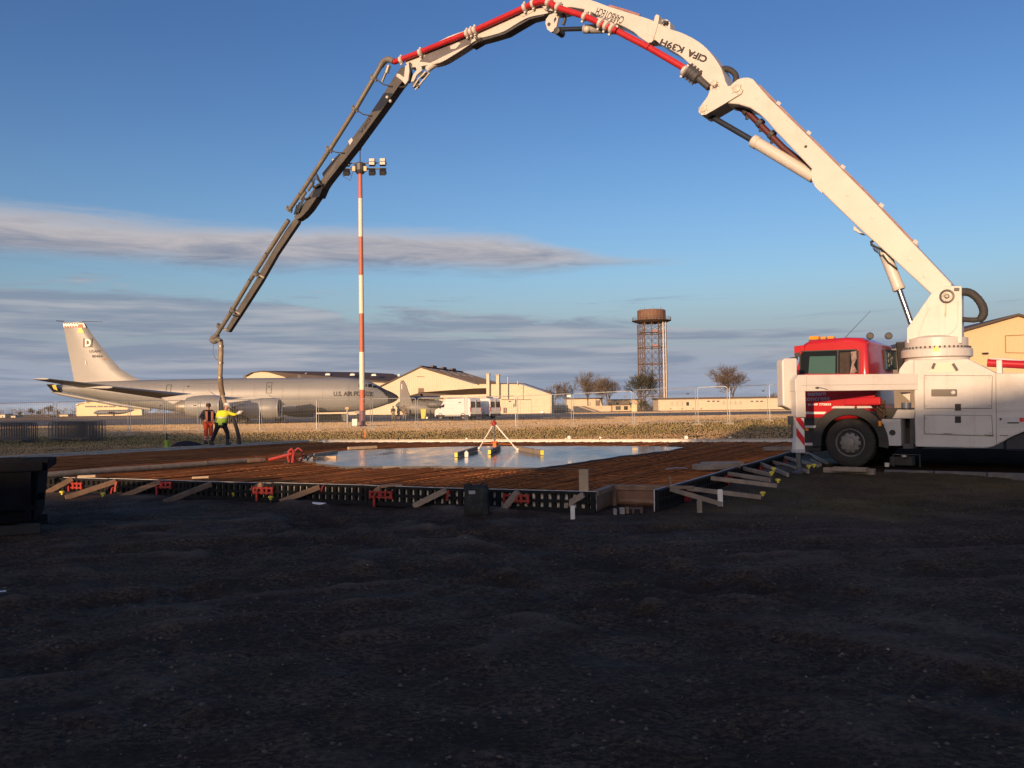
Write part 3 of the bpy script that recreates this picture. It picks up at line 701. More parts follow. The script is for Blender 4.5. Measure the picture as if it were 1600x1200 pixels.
# grey sack slumped against the form
def sack():
    p = GG(744, 806); w, d, h = .37, .34, .45; rings = []; n = 28
    for j, (z, k) in enumerate(((0, .86), (.03, 1.02), (.12, 1.05), (.22, 1.0), (.32, .98), (.40, 1.0), (.44, .95), (.455, .8), (.455, .35))):
        ring = []
        for i in range(n):
            a = 2*math.pi*i/n; c, s = math.cos(a), math.sin(a); e = .35
            x = math.copysign(abs(c)**e, c)*w/2*k; y = math.copysign(abs(s)**e, s)*d/2*k
            q = Vector((x, y, z)); q += Vector((nz(a*2, z*9, 1, 3), nz(a*2, z*9, 1, 8), nz(x*9, y*9, 1, 5)))*(.022 if z > .02 else .005)
            ring.append(p+Vector((0, .17, -.01))+q)
        rings.append(ring)
    t = thing('bulk_sack', 'dark grey woven bulk sack slumped against the near formwork', 'sack', p)
    mb = MB(); mb.loft(rings); part(mb, 'bag', SACK, t, world=True, smooth=60)
    mb = MB()
    for sx in (-1, 1): mb.tube([p+Vector((sx*.15, .03, .43)), p+Vector((sx*.17, .0, .475)), p+Vector((sx*.10, .05, .49)), p+Vector((sx*.06, .12, .455))], .012, 6)
    part(mb, 'lifting_loop', SACK, t, world=True)
    mb = MB(); c = p+Vector((-.06, -.006, .36)); mb.box(c, (.10, .004, .05)); part(mb, 'printed_tag', M_('pale_print', (.35, .36, .35), .7, .3, 40), t, world=True)
sack()
# upright board inside the near form
p = NF(912.5, 767, -.08); mb = MB(); mb.bar(p-UPZ*.2, p+UPZ*.335, .15, .04, NOUT); solo(mb, 'upright_board', TIMBER_P, 'upright pale board standing on the near form beside the plywood corner', 'board', p, world=True, bevel=.004)
# plywood corner box (the notch)
def notch():
    t = thing('plywood_corner_box', 'brown plywood corner box with timber rails between the black forms', 'corner formwork', I_)
    a = A_.copy(); b = B_.copy(); i = I_.copy(); e = isect(I_, -ND, B_, RD)
    def pan(p, q, nm, m, z0, z1, th): 
        d = (q-p).normalized(); n = Vector((d.y, -d.x, 0)); mb = MB(); mb.prism([p+UPZ*z0, q+UPZ*z0, q+UPZ*z0-n*th, p+UPZ*z0-n*th], (0, 0, z1-z0)); return part(mb, nm, m, t, world=True)
    pan(a+(i-a)*.02, i, 'plywood_panel', PLY, 0, FT-.075, .018); pan(i, e, 'plywood_panel', PLY, 0, FT-.075, .018)
    def rail(p, q, z, h, w, nm='top_rail'):
        mb = MB(); d = (q-p).normalized(); n = Vector((d.y, -d.x, 0)); mb.prism([p+n*.03+UPZ*z, q+n*.03+UPZ*z, q-n*w+UPZ*z, p-n*w+UPZ*z], (0, 0, h)); part(mb, nm, TIMBER, t, world=True, bevel=.003)
    rail(a+(i-a)*.02, i, FT-.073, .038, .05); rail(a+(i-a)*.02, i, FT-.033, .038, .08); rail(i, e, FT-.073, .036, .05); rail(i+(e-i)*-.02, e+(e-i)*.5, FT-.035, .044, .09)
    for p in (i+(e-i)*.04, i+(e-i)*.93): 
        mb = MB(); q = p+NOUT*.045; mb.bar(q, q+UPZ*(FT-.08), .06, .045, NOUT); part(mb, 'timber_post', TIMBER, t, world=True)
    mb = MB(); mb.bar(i+NOUT*.04+(e-i)*.12+UPZ*.10, e+NOUT*.04-(e-i)*.12+UPZ*.09, .03, .05); part(mb, 'lower_rail', TIMBER, t, world=True)
    for x, y0, y1, w, m, nm in ((961, 794.5, 804, .045, CONC, 'concrete_block'), (972, 793, 803, .075, CONC, 'concrete_block'), (980, 792, 802, .045, TIMBER, 'timber_stake')):
        p = GG(x, y1); h = (y1-y0)/FPX*p.y; mb = MB(); mb.box(p+UPZ*h/2, (w, .08, h)); solo(mb, nm, m, {961: 'small pale concrete block, the left of two inside the plywood corner box', 972: 'small grey concrete block, the larger of two inside the plywood corner box', 980: 'short brown timber stake beside the concrete blocks in the corner box'}[x], 'block' if m is CONC else 'stake', p, world=True, bevel=.004)
    p = GG(995, 800); mb = MB(); mb.bar(p+Vector((-.12, 0, .06)), p+Vector((.09, .02, .055)), .04, .03); mb.bar(p+Vector((.07, 0, .08)), p+Vector((.07, 0, -.02)), .035, .035); mb.bar(p+Vector((-.06, -.03, .07)), p+Vector((-.06, -.03, -.02)), .03, .03)
    solo(mb, 'angle_iron', RUSTS, 'rusty piece of angle iron lying in the corner box', 'scrap steel', p, world=True)
notch()
p = NF(1047.5, 766, -.35); mb = MB(); p = G(1047.5, 758, FT-.06); mb.bar(p, p+UPZ*.15, .035, .03, NOUT); solo(mb, 'timber_stake', TIMBER, 'short thin stake standing inside the truck side form', 'stake', p, world=True)

# ------------------------------------------------------------------ things lying on the steel mat
def long_pole():
    a = G(30, 746.0, .40); b = G(384, 720.2, .365); c = G(414, 718.6, .365)
    t = thing('long_pole', 'long pale round pole lying across the rebar at the left', 'pole', b)
    mb = MB(); mb.tube([a, a.lerp(b, .3)+UPZ*.008, a.lerp(b, .65)-UPZ*.006, b], [.066, .068, .067, .066], 14); part(mb, 'shaft', HOSEP, t, world=True, smooth=40)
    mb = MB(); mb.tube([b.lerp(c, .02), b.lerp(c, .9), c], [.067, .070, .055], 14); part(mb, 'dark_sleeve', TIMBER, t, world=True, smooth=40)
    mb = MB()
    for k in (.25, .5, .78): p = a.lerp(b, k); d = (b-a).normalized(); mb.tube([p-d*.02, p+d*.02], .0705, 12)
    part(mb, 'band', M_('pole_band', (.22, .18, .13), .8), t, world=True, smooth=40)
long_pole()
def red_tool():
    z = .33; o = G(455, 720, z)
    t = thing('red_frame_tool', 'red tubular steel tool with two hoops lying beside the wet concrete', 'tool', o)
    D = o.y
    def q(x, y, dd=0): return V(x, y, D+dd)
    mb = MB(); mb.tube([q(420, 718.5), q(438, 714), q(449, 711), q(456, 709)], .045, 8); part(mb, 'handle', REDSTEEL, t, world=True, smooth=40)
    mb = MB(); mb.tube([q(452, 722), q(450, 714), q(452, 705), q(456, 701), q(459, 706), q(458, 716), q(457, 723)], .040, 8); part(mb, 'hoop', REDSTEEL, t, world=True, smooth=40)
    mb = MB(); mb.tube([q(460, 722, .5), q(461, 704, .5), q(466, 700, .5), q(472, 704, .5), q(473, 716, .5), q(466, 722, .5), q(459, 723, .3)], .028, 8); part(mb, 'hoop', REDSTEEL, t, world=True, smooth=40)
    mb = MB(); mb.tube([q(440, 713), q(446, 707), q(454, 703)], .018, 6); mb.bar(q(445, 723), q(476, 721, .4), .06, .04); part(mb, 'brace_rod', DARKG, t, world=True)
    t = thing('tangled_hose', 'dark tangle of wire and hose between the red tool and two timbers', 'hose', G(482, 719, z))
    rnd = random.Random(2); mb = MB()
    for k in range(5):
        pts = [q(474+i*3.4+rnd.uniform(-2, 2), 712+rnd.uniform(-5.5, 6.5), .2+rnd.uniform(0, .4)) for i in range(6)]; mb.tube(pts, .016, 6)
    part(mb, 'loops', DARKG, t, world=True)
    for i, (a, b, l) in enumerate([((489, 711), (526, 705.5), 'farther of two pale timbers in front of the red tool'), ((489, 715), (526, 714.5), 'nearer of two pale timbers in front of the red tool')]):
        p = G(*a, .36); r = G(*b, .36); mb = MB(); mb.bar(p, r, .08, .075); solo(mb, 'timber_offcut', TIMBER_P, l, 'timber', p, world=True, bevel=.004)
red_tool()
def tripod():
    zb = .325; c = G(771, 703.5, zb)
    t = thing('tripod', 'white legged tripod with a red head standing on the wet concrete', 'tripod', c)
    D = c.y
    hd = V(772, 661, D)
    l1 = G(748, 702, zb); l2 = G(809, 704, zb); l3 = G(773, 705.5, zb)
    for l, m in ((l1, MARKW), (l2, MARKW), (l3, STEEL)):
        mb = MB(); d = (hd-l).normalized(); mb.tube([l, l.lerp(hd, .5), hd-d*.06], [.017, .020, .022], 8); lg = part(mb, 'leg', m, t, world=True, smooth=40)
        mb = MB(); mb.ball(l+UPZ*.03, .05, 8, 5); part(mb, 'foot', MARKW if m is MARKW else BLACK, lg, world=True, smooth=50)
    mb = MB(); mb.lathe([(.06, -.09), (.085, -.05), (.085, .01), (.045, .04), (.05, .07), (.02, .10)], hd, seg=12); part(mb, 'head', REDSTEEL, t, world=True, smooth=40)
    mb = MB(); k = .22
    for a, b in ((l1, l3), (l2, l3)): mb.tube([a.lerp(hd, k), b.lerp(hd, k)+UPZ*.05], .014, 6)
    part(mb, 'spreader_bar', ORANGEP, t, world=True)
    mb = MB(); p = l3.lerp(hd, .18); mb.box(p, (.11, .10, .24)); mb.box(p+UPZ*.14, (.20, .08, .04)); part(mb, 'orange_bracket', ORANGEP, t, world=True, bevel=.015)
    def beam(a, b, lab, z=.335):
        a = G(*a, z); b = G(*b, z); d = (b-a).normalized(); tt = thing('timber_beam', lab, 'beam', a, group='timber beams with yellow ends under the tripod')
        mb = MB(); mb.bar(a+UPZ*.06, b+UPZ*.06, .032, .07); mb.bar(a+UPZ*.013, b+UPZ*.013, .075, .026); mb.bar(a+UPZ*.107, b+UPZ*.107, .075, .026); part(mb, 'beam_body', TIMBER_G, tt, world=True)
        mb = MB(); mb.bar(a-d*.04+UPZ*.06, a+d*.03+UPZ*.06, .085, .125); part(mb, 'end_cap', YELLOW, tt, world=True, bevel=.01)
    beam((713, 714), (746, 703.5), 'timber beam with a yellow end pointing to the left of the tripod'); beam((847, 710.5), (809, 703), 'timber beam with a yellow end right of the tripod'); beam((765, 709.5), (781, 701), 'short dark beam under the middle of the tripod')
    p = G(729, 714, zb); mb = MB(); mb.box(p+UPZ*.07, (.10, .09, .14)); mb.box(p+UPZ*.155, (.05, .05, .03)); solo(mb, 'white_can', MARKW, 'small white can beside the left hand beam on the concrete', 'can', p, world=True, bevel=.01)
tripod()
def board(a, b, w, h, lab, m=TIMBER_P, z=.31, nm='timber_board'):
    p = G(*a, z); q = G(*b, z); mb = MB(); mb.bar(p+UPZ*h/2, q+UPZ*h/2, w, h); return solo(mb, nm, m, lab, 'board', p, world=True, bevel=.005)
board((1088, 734), (1150, 731), .30, .11, 'thick pale timber lying on the dark rebar near the truck side form', TIMBER_G)
board((1096, 728.5), (1160, 727.5), .26, .09, 'pale board lying just behind the thick timber on the rebar', TIMBER_G)
board((1195, 704), (1243, 703), .25, .10, 'grey plank lying on the rebar beside the outrigger', TIMBER_G)
board((544, 702.5), (588, 700.5), .12, .09, 'pale batten lying on the rebar between the form and the wet concrete', TIMBER_P)
board((594, 762), (628, 761), .16, .05, 'brown board lying flat just inside the near form', TIMBER)
board((122, 746.5), (150, 745.5), .16, .05, 'sunlit board end under the long pale pole', TIMBER_P)
board((300, 748), (326, 747), .10, .04, 'short pale batten lying in the sun on the rebar at the left', TIMBER_P)
# thin tie wires / rods glinting on the mat
for i, (a, b) in enumerate([((1040, 733), (1075, 732)), ((770, 733), (930, 733.5))]):
    p = G(*a, .30); q = G(*b, .30); mb = MB(); mb.tube([p, p.lerp(q, .5)+UPZ*.02, q], .012, 6); solo(mb, 'loose_bar', GALV if i == 0 else RUSTS, ['short pale loose bar lying on the rebar left of the thick timber', 'long thin loose bar lying across the rebar behind the near form'][i], 'bar', p, world=True)
# small pegs along the far forms
for i, (x, y0, y1, w, m, l) in enumerate([(889, 681, 688, .13, MARKW, 'white square peg on the far form right of the tripod'), (1072, 681, 688, .13, MARKW, 'white square peg on the far form in line with the shadow edge'), (884.5, 685, 689, .09, MARKW, 'tiny white peg beside the taller white peg'), (1086, 685, 689, .09, MARKW, 'tiny white peg just right of the shadow edge'), (729, 684, 689, .09, MARKW, 'tiny white peg on the far form left of the tripod'), (938, 682.5, 685, .09, MARKW, 'tiny white peg on the verge between two fence posts'), (1141, 682, 684.5, .09, MARKW, 'tiny pale peg on the shaded verge near the truck'), (570, 673, 686, .10, ORANGEP, 'orange timber stake on the verge below the floodlight mast')]):
    p = GG(x, y1); post('marker_peg', x, y0, y1, w, m, l, 'peg', on=p)
def lime_bin():
    p = GG(260.5, 699.5); h = 12/FPX*p.y
    t = thing('lime_marker', 'lime green weighted marker with a dark stem by the left form', 'marker', p)
    mb = MB(); mb.lathe([(.13, 0), (.13, .02), (.10, .04), (.09, h*.95), (.05, h)], p, seg=12); part(mb, 'sleeve', HIGREEN, t, world=True, smooth=40)
    mb = MB(); mb.cyl(p+UPZ*h, p+UPZ*(h+.32), .035, .03, 8); part(mb, 'stem', BLACK, t, world=True)
lime_bin()
# ------------------------------------------------------------------ truck hardstanding with kerb
TP = 0.27                                                    # level under the truck
PSI = R_(36); TF = Vector((-math.cos(PSI), math.sin(PSI), 0)); TL = Vector((-math.sin(PSI), -math.cos(PSI), 0))
WP = G(1329, 729, TP)                                        # where the near front wheel stands
def hardstanding():
    k0 = G(1287, 731.5, TP); k1 = G(1600, 740, TP); d = (k1-k0).normalized(); k2 = k0+d*22; n = Vector((-d.y, d.x, 0)); n = n if n.y > 0 else -n
    mb = MB(); mb.prism([k0+n*.14-UPZ*.3, k2+n*.14-UPZ*.3, k2+n*14-UPZ*.3, k0+n*9-d*.2-UPZ*.3], (0, 0, .3-.006))
    o = solo(mb, 'truck_hardstanding', M_('dark_hardcore', (.028, .019, .013), .95, .4, 3, spec=.0, bump=.8, bscale=14)); tag(o, kind='structure')
    KERBM = M_('dirty_kerb', (.13, .12, .11), .9, .25, 6, bump=.3)
    for i in range(11):
        a = k0+d*(1.2+i*.93); b = a+d*.915; mb = MB(); mb.prism([Vector(p)-UPZ*.3 for p in (a, b, b+n*.125, a+n*.125)], (0, 0, .3))
        part(mb, 'kerb_stone', KERBM, o, world=True, bevel=.012)
    # baulks of timber lying at the start of the kerb
    a = G(1288, 734, TP); b = G(1367, 736.5, TP); 
    for z, nm in ((TP+.0, 'timber_baulk'),):
        mb = MB(); mb.bar(a-UPZ*.03, b-UPZ*.03, .16, .16); solo(mb, nm, TIMBER_G, 'thick grey timber baulk lying in front of the truck front wheel', 'timber', a, world=True, bevel=.008)
    a2 = G(1298, 729, TP+.1); b2 = G(1352, 730.5, TP+.1); mb = MB(); mb.bar(a2+n*.22-UPZ*.06, b2+n*.22-UPZ*.06, .14, .09); solo(mb, 'timber_baulk', TIMBER_G, 'thinner grey timber lying behind the thick baulk under the tyre', 'timber', a2, world=True, bevel=.006)
hardstanding()

# ------------------------------------------------------------------ concrete pump truck
TRK = thing('concrete_pump_truck', 'white and red concrete pump truck with its boom arched over the slab', 'concrete pump truck', WP)
def TS(px, py, off=0.0): return PL(px, py, WP+TL*off, TL)     # on a plane parallel to the truck's near flank
def tx(p): return (p-WP).dot(TF)
def T(x, y, z): return WP + TF*x + TL*y + Vector((0, 0, z))   # x forward of the front axle, y outwards (near side +), z above its ground
def tp(mb, nm, m, sm=None, bv=0, par=None, lab=None, seg=2): return part(mb, nm, m, par or TRK, smooth=sm, bevel=bv, world=True, label=lab, seg=seg)
def flank(pts, depth, off=0.0):                               # outline given in pixels on the flank, pushed inwards by depth
    return [TS(x, y, off) for x, y in pts], -TL*depth
def fl(mb, pts, depth, off=0.0): a, v = flank(pts, depth, off); mb.prism(a, v); return mb
def tzx(px, py, off=0.0):
    p = TS(px, py, off); return tx(p), p.z-WP.z

def truck_wheel(x, y, r=.515, w=.31, near=True):
    o = T(x, y, r); s = 1 if near else -1; ax = TL*s
    wh = MB(); k = [(.30, -w), (r-.05, -w), (r-.012, -w+.05), (r, -w*.75), (r, -.06), (r-.012, -.02), (r-.05, .0), (.36, .012), (.315, -.005), (.30, -.03)]
    wh.lathe(k, o, ax, 40); W_ = tp(wh, 'wheel', RUBBER, 40)
    tr = MB()
    for i in range(44):
        a = 2*math.pi*i/44; c, q = math.cos(a), math.sin(a); d = TF*c+UPZ*q; t = TF*-q+UPZ*c
        for hs in (-.22, -.08): tr.bar(o+d*(r+.001)+ax*(hs-.04)-t*.01, o+d*(r+.001)+ax*(hs+.055)+t*.012, .045, .02, d)
    tp(tr, 'tread', RUBBER, par=W_)
    rm = MB(); rm.lathe([(.312, -.22), (.312, -.012), (.296, .006), (.285, -.01), (.270, -.055), (.235, -.045), (.165, .028), (.135, .034), (.105, .03), (.10, .062), (.06, .075), (.0, .076)], o, ax, 32); R = tp(rm, 'rim', RIM, 35, par=W_)
    for i in range(10):
        bl = MB(); ho = MB(); a = 2*math.pi*i/10; d = TF*math.cos(a)+UPZ*math.sin(a); bl.cyl(o+d*.135+ax*.02, o+d*.135+ax*.065, .014, seg=6)
        a += math.pi/10; d = TF*math.cos(a)+UPZ*math.sin(a); ho.cyl(o+d*.205+ax*-.05, o+d*.205+ax*.002, .032, .030, 10)
        tp(bl, 'wheel_nut', RIM, par=W_); tp(ho, 'rim_hole', BLACK, par=W_)
for x in (0.0,): truck_wheel(x, 0.0); truck_wheel(x, -2.5, near=False)
for x in (-5.6, -6.95): truck_wheel(x, 0.0); truck_wheel(x, -2.5, near=False)

def build_chassis():
    mb = MB()
    for y in (-.82, -1.60): mb.bar(T(1.1, y, .86), T(-8.2, y, .86), .09, .28)
    for x in (0, -5.6, -6.95): mb.bar(T(x, -.1, .52), T(x, -2.4, .52), .14, .16)
    tp(mb, 'chassis_rail', DARKG)
    mb = MB(); mb.bar(T(.4, -1.25, .62), T(-1.3, -1.25, .62), .75, .5); mb.bar(T(-1.0, -.5, .62), T(-1.0, -2.1, .62), .35, .4); tp(mb, 'engine', DARKG, bv=.05)
    mb = MB(); mb.bar(T(-2.9, -.35, .58), T(-5.0, -.35, .58), .6, .42); tp(mb, 'fuel_tank', M_('blue_black_tank', (.012, .016, .035), .5, .2), bv=.06)
    mb = MB(); mb.bar(T(-1.0, -.6, 1.0), T(-1.0, -1.9, 1.0), 1.3, .5); tp(mb, 'dark_deck', BLACK)
build_chassis()

def build_cab():
    cabW = 2.45
    x_f, _ = tzx(1242, 600); x_r, _ = tzx(1357, 600)
    def zz(py): return TS(1300, py).z-WP.z
    zt = zz(537); zb = zz(655)
    # shell: side outline lofted across the width with a tumblehome at the roof
    side_ = [(x_f+.02, zb-.05), (x_f+.07, zz(640)), (x_f+.06, zz(600)), (x_f-.02, zz(575)), (x_f-.14, zz(553)), (x_f-.20, zt+.02), (x_f-.36, zt+.105), (x_r+.45, zt+.12), (x_r+.14, zt+.09), (x_r+.02, zt+.0), (x_r, zz(590)), (x_r, zb+.12), (x_r+.25, zb+.02), (.62, zb-.05)]
    rings = []
    for y, ins, low in ((.0, .06, .0), (-.05, .0, .0), (-.22, -.02, .02), (-1.22, -.03, .04), (-2.23, -.02, .02), (-2.40, .0, 0), (-2.45, .06, 0)):
        cx, cz = (x_f+x_r)/2, (zt+zb)/2; ring = []
        for x, z in side_:
            k = 1-ins/1.0; ring.append(T(cx+(x-cx)*k, y, cz+(z-cz)*k))
        rings.append(ring)
    mb = MB(); mb.loft(rings); cab = tp(mb, 'cab', RED, 35, .03, seg=3)
    # side window with dark frame, blind and glimpses behind it
    mb = MB(); fl(mb, [(1249, 553.5), (1252, 549), (1338, 546), (1341, 549), (1341.5, 583), (1249, 584)], .03, .012); w = tp(mb, 'side_window', GLASS, par=cab)
    mb = MB(); fl(mb, [(1265, 557), (1305.5, 556), (1305, 584), (1263, 584)], .004, .017); tp(mb, 'green_pane', GLASSG, par=cab)
    mb = MB(); fl(mb, [(1312, 551), (1328, 550), (1327, 584), (1312, 584)], .004, .016); tp(mb, 'door_pillar', M_('brown_curtain', (.045, .032, .026), .9, .3, 9), par=cab)
    mb = MB(); fl(mb, [(1329, 550), (1338, 548), (1338.5, 560), (1334, 570), (1339, 580), (1333, 584), (1328, 584), (1331, 566)], .004, .018); tp(mb, 'curtain', M_('pink_grey_curtain', (.24, .17, .15), .9, .4, 12), par=cab)
    mb = MB()
    for p0, p1 in (((1250, 552.5), (1250, 584)), ((1251, 549), (1339, 546.2)), ((1341, 548), (1341, 584)), ((1309, 548), (1309, 584))): mb.bar(TS(*p0, .014), TS(*p1, .014), .022, .03, TL)
    tp(mb, 'window_frame', BLACK, par=cab)
    # sun visor and front corner trim
    mb = MB(); fl(mb, [(1240.5, 541), (1256, 539), (1256, 547), (1250, 555), (1241, 556)], .10, .02); mb.prism([TS(1241, 542, .0), TS(1253, 540.5, .0), TS(1253, 548, .0), TS(1241, 555, .0)], -TL*2.4); tp(mb, 'sun_visor', RED, bv=.012)
    mb = MB(); fl(mb, [(1241, 552), (1250, 550), (1250, 558), (1242, 557)], .08, .024); tp(mb, 'visor_trim', BLACK)
    # doors lines and the handle
    mb = MB(); fl(mb, [(1343.2, 545), (1344.2, 545), (1344.6, 640), (1343.4, 640)], .008, .003); tp(mb, 'door_seam', M_('dark_red_seam', (.12, .008, .008)), par=cab)
    # rear wall window with its flower-like sticker
    def RW(y, z): return T(x_r-.035, y, z)
    def rear(px, py): return PL(px, py, T(x_r-.012, 0, 0), TF)
    mb = MB(); mb.prism([rear(*q) for q in ((1380, 548), (1398, 549), (1399.5, 576), (1382, 577))], -TF*.02); rw = tp(mb, 'rear_window', GLASSG, par=cab)
    mb = MB()
    R2 = [rear(*q)-TF*.018 for q in ((1380, 547.5), (1398, 548.5), (1399.5, 576.5), (1382, 577.5))]
    for a, b in zip(R2, R2[1:]+R2[:1]): mb.bar(a, b, .03, .03, TF)
    tp(mb, 'window_rubber', BLACK, par=cab)
    mb = MB(); rnd = random.Random(9)
    for i in range(9):
        c = rear(1389+rnd.uniform(-3.5, 3.5), 552+i*2.4)-TF*.034; a = rnd.random()*6
        u, v = TL, UPZ
        mb.prism([c+(u*math.cos(a+k*1.2566)+v*math.sin(a+k*1.2566))*(.030 if k % 2 else .05) for k in range(5)], -TF*.003)
    tp(mb, 'flower_transfer', M_('pale_flowers', (.5, .46, .36), .6, .2, 20), par=cab)
    mb = MB(); mb.prism([rear(*q)-TF*.015 for q in ((1398, 534), (1404, 541), (1408, 582), (1402, 582))], -TF*.25); tp(mb, 'air_intake', BLACK, bv=.03)
    # lower red flank with the firm's lettering, cream line below it
    mb = MB(); fl(mb, [(1258, 606), (1372, 606), (1363, 628), (1302, 635), (1289, 651), (1258, 651)], .05, .02); tp(mb, 'lower_door', RED, par=cab)
    mb = MB(); fl(mb, [(1259, 643.5), (1291, 643.5), (1288, 647), (1259, 647)], .004, .028); tp(mb, 'cream_line', MARKW, par=cab)
    X = -TF
    lettering('eastern', 'lettering', TEXTG, cab, TS(1262, 618.5, .024), X, UPZ, .082, .02, width=.40)
    lettering('concrete', 'lettering', TEXTG, cab, TS(1256, 626.5, .024), X, UPZ, .088, .02, width=.57)
    lettering('01449 773833', 'lettering', MARKW, cab, TS(1262.5, 634, .024), X, UPZ, .05, .03, width=.50)
    mb = MB(); fl(mb, [(1318, 624), (1340, 621), (1375, 620), (1376, 633), (1318, 634)], .12, .06); tp(mb, 'air_tank_cover', RED, bv=.03)
    # front bumper / step region in black plastic with grey steps
    mb = MB(); fl(mb, [(1259, 651), (1289, 651), (1284, 664), (1282, 706), (1252, 706), (1250, 664)], 2.4, .0); tp(mb, 'step_panel', BLACK, bv=.02)
    mb = MB(); fl(mb, [(1258, 665), (1282, 665), (1282, 668.5), (1258, 668.5)], .10, .04); fl(mb, [(1256, 692), (1281, 692), (1281, 696), (1256, 696)], .10, .04); tp(mb, 'step', PALEGREY)
    mb = MB(); fl(mb, [(1258.5, 669.5), (1263, 669.5), (1263, 673), (1258.5, 673)], .02, .045); tp(mb, 'side_marker', AMBER)
    # mudguard: black arch
    cx, cz = 0.0, .515; r0, r1 = .60, .80; pts = []
    n = 18
    for i in range(n+1): a = R_(-8)+R_(196)*i/n; pts.append((cx+r0*math.cos(a), cz+r0*math.sin(a)))
    for i in range(n, -1, -1):
        a = R_(-8)+R_(196)*i/n; k = min(1.0, .93/max(.7, abs(math.sin(a))+.22*abs(math.cos(a)))); pts.append((cx+r1*1.0*math.cos(a), cz+min(r1*.97, r1*math.sin(a))))
    mb = MB(); mb.prism([T(x, .045, z) for x, z in pts], -TL*.5); tp(mb, 'mudguard', BLACK, 30, .012)
    mb = MB(); fl(mb, [(1302, 634.5), (1335, 634.5), (1335, 638), (1299, 638)], .03, .06); fl(mb, [(1339, 634.5), (1361, 634.5), (1363, 637.5), (1339, 638)], .03, .06); tp(mb, 'guard_trim', PALEGREY)
    # roof: amber beacon bar, work lamps, aerial
    z0 = zt+.11
    def roof(px, y): x, _ = tzx(px, 540, y); return x
    mb = MB(); xa, xb = roof(1266, -.5), roof(1306, -.5); mb.bb(0, 1, 0, 1, 0, 1); mb = MB(); mb.bar(T(xa, -.5, z0+.01), T(xb, -.5, z0+.01), .22, .05); B = tp(mb, 'beacon_base', DARKG)
    for k, a, b, h in (('beacon_lens', .0, .38, .085), ('beacon_lens', .45, .66, .06), ('beacon_lens', .72, .98, .06)):
        mb = MB(); mb.bar(T(xa+(xb-xa)*a, -.5, z0+.03+h/2), T(xa+(xb-xa)*b, -.5, z0+.03+h/2), .20, h); tp(mb, k, AMBER, bv=.025, par=B)
    for px in (1359, 1388):
        x, z = tzx(px, 525, -.3); mb = MB(); mb.tube([T(x, -.3, z0-.05), T(x, -.3, z-.02)], .018, 6); L_ = tp(mb, 'work_lamp', BLACK)
        mb = MB(); mb.lathe([(.035, -.05), (.072, -.02), (.078, .04), (.07, .045)], T(x, -.3, z), TL*.8-TF*.4, 12); tp(mb, 'lamp_housing', BLACK, 40, par=L_)
        mb = MB(); mb.lathe([(.066, .046), (.055, .056)], T(x, -.3, z), TL*.8-TF*.4, 12); tp(mb, 'lamp_lens', LAMP, par=L_)
    a = TS(1320, 528, -.8); b = TS(1360, 486, -.8); mb = MB(); mb.tube([a, a.lerp(b, .5), b], [.008, .006, .004], 5); tp(mb, 'aerial', DARKG)
    # far side mirror block behind the windscreen pillar
    mb = MB(); fl(mb, [(1233, 559), (1244, 557), (1244, 562), (1236, 562)], .12, -.9); tp(mb, 'mirror_top', BLACK)
build_cab()

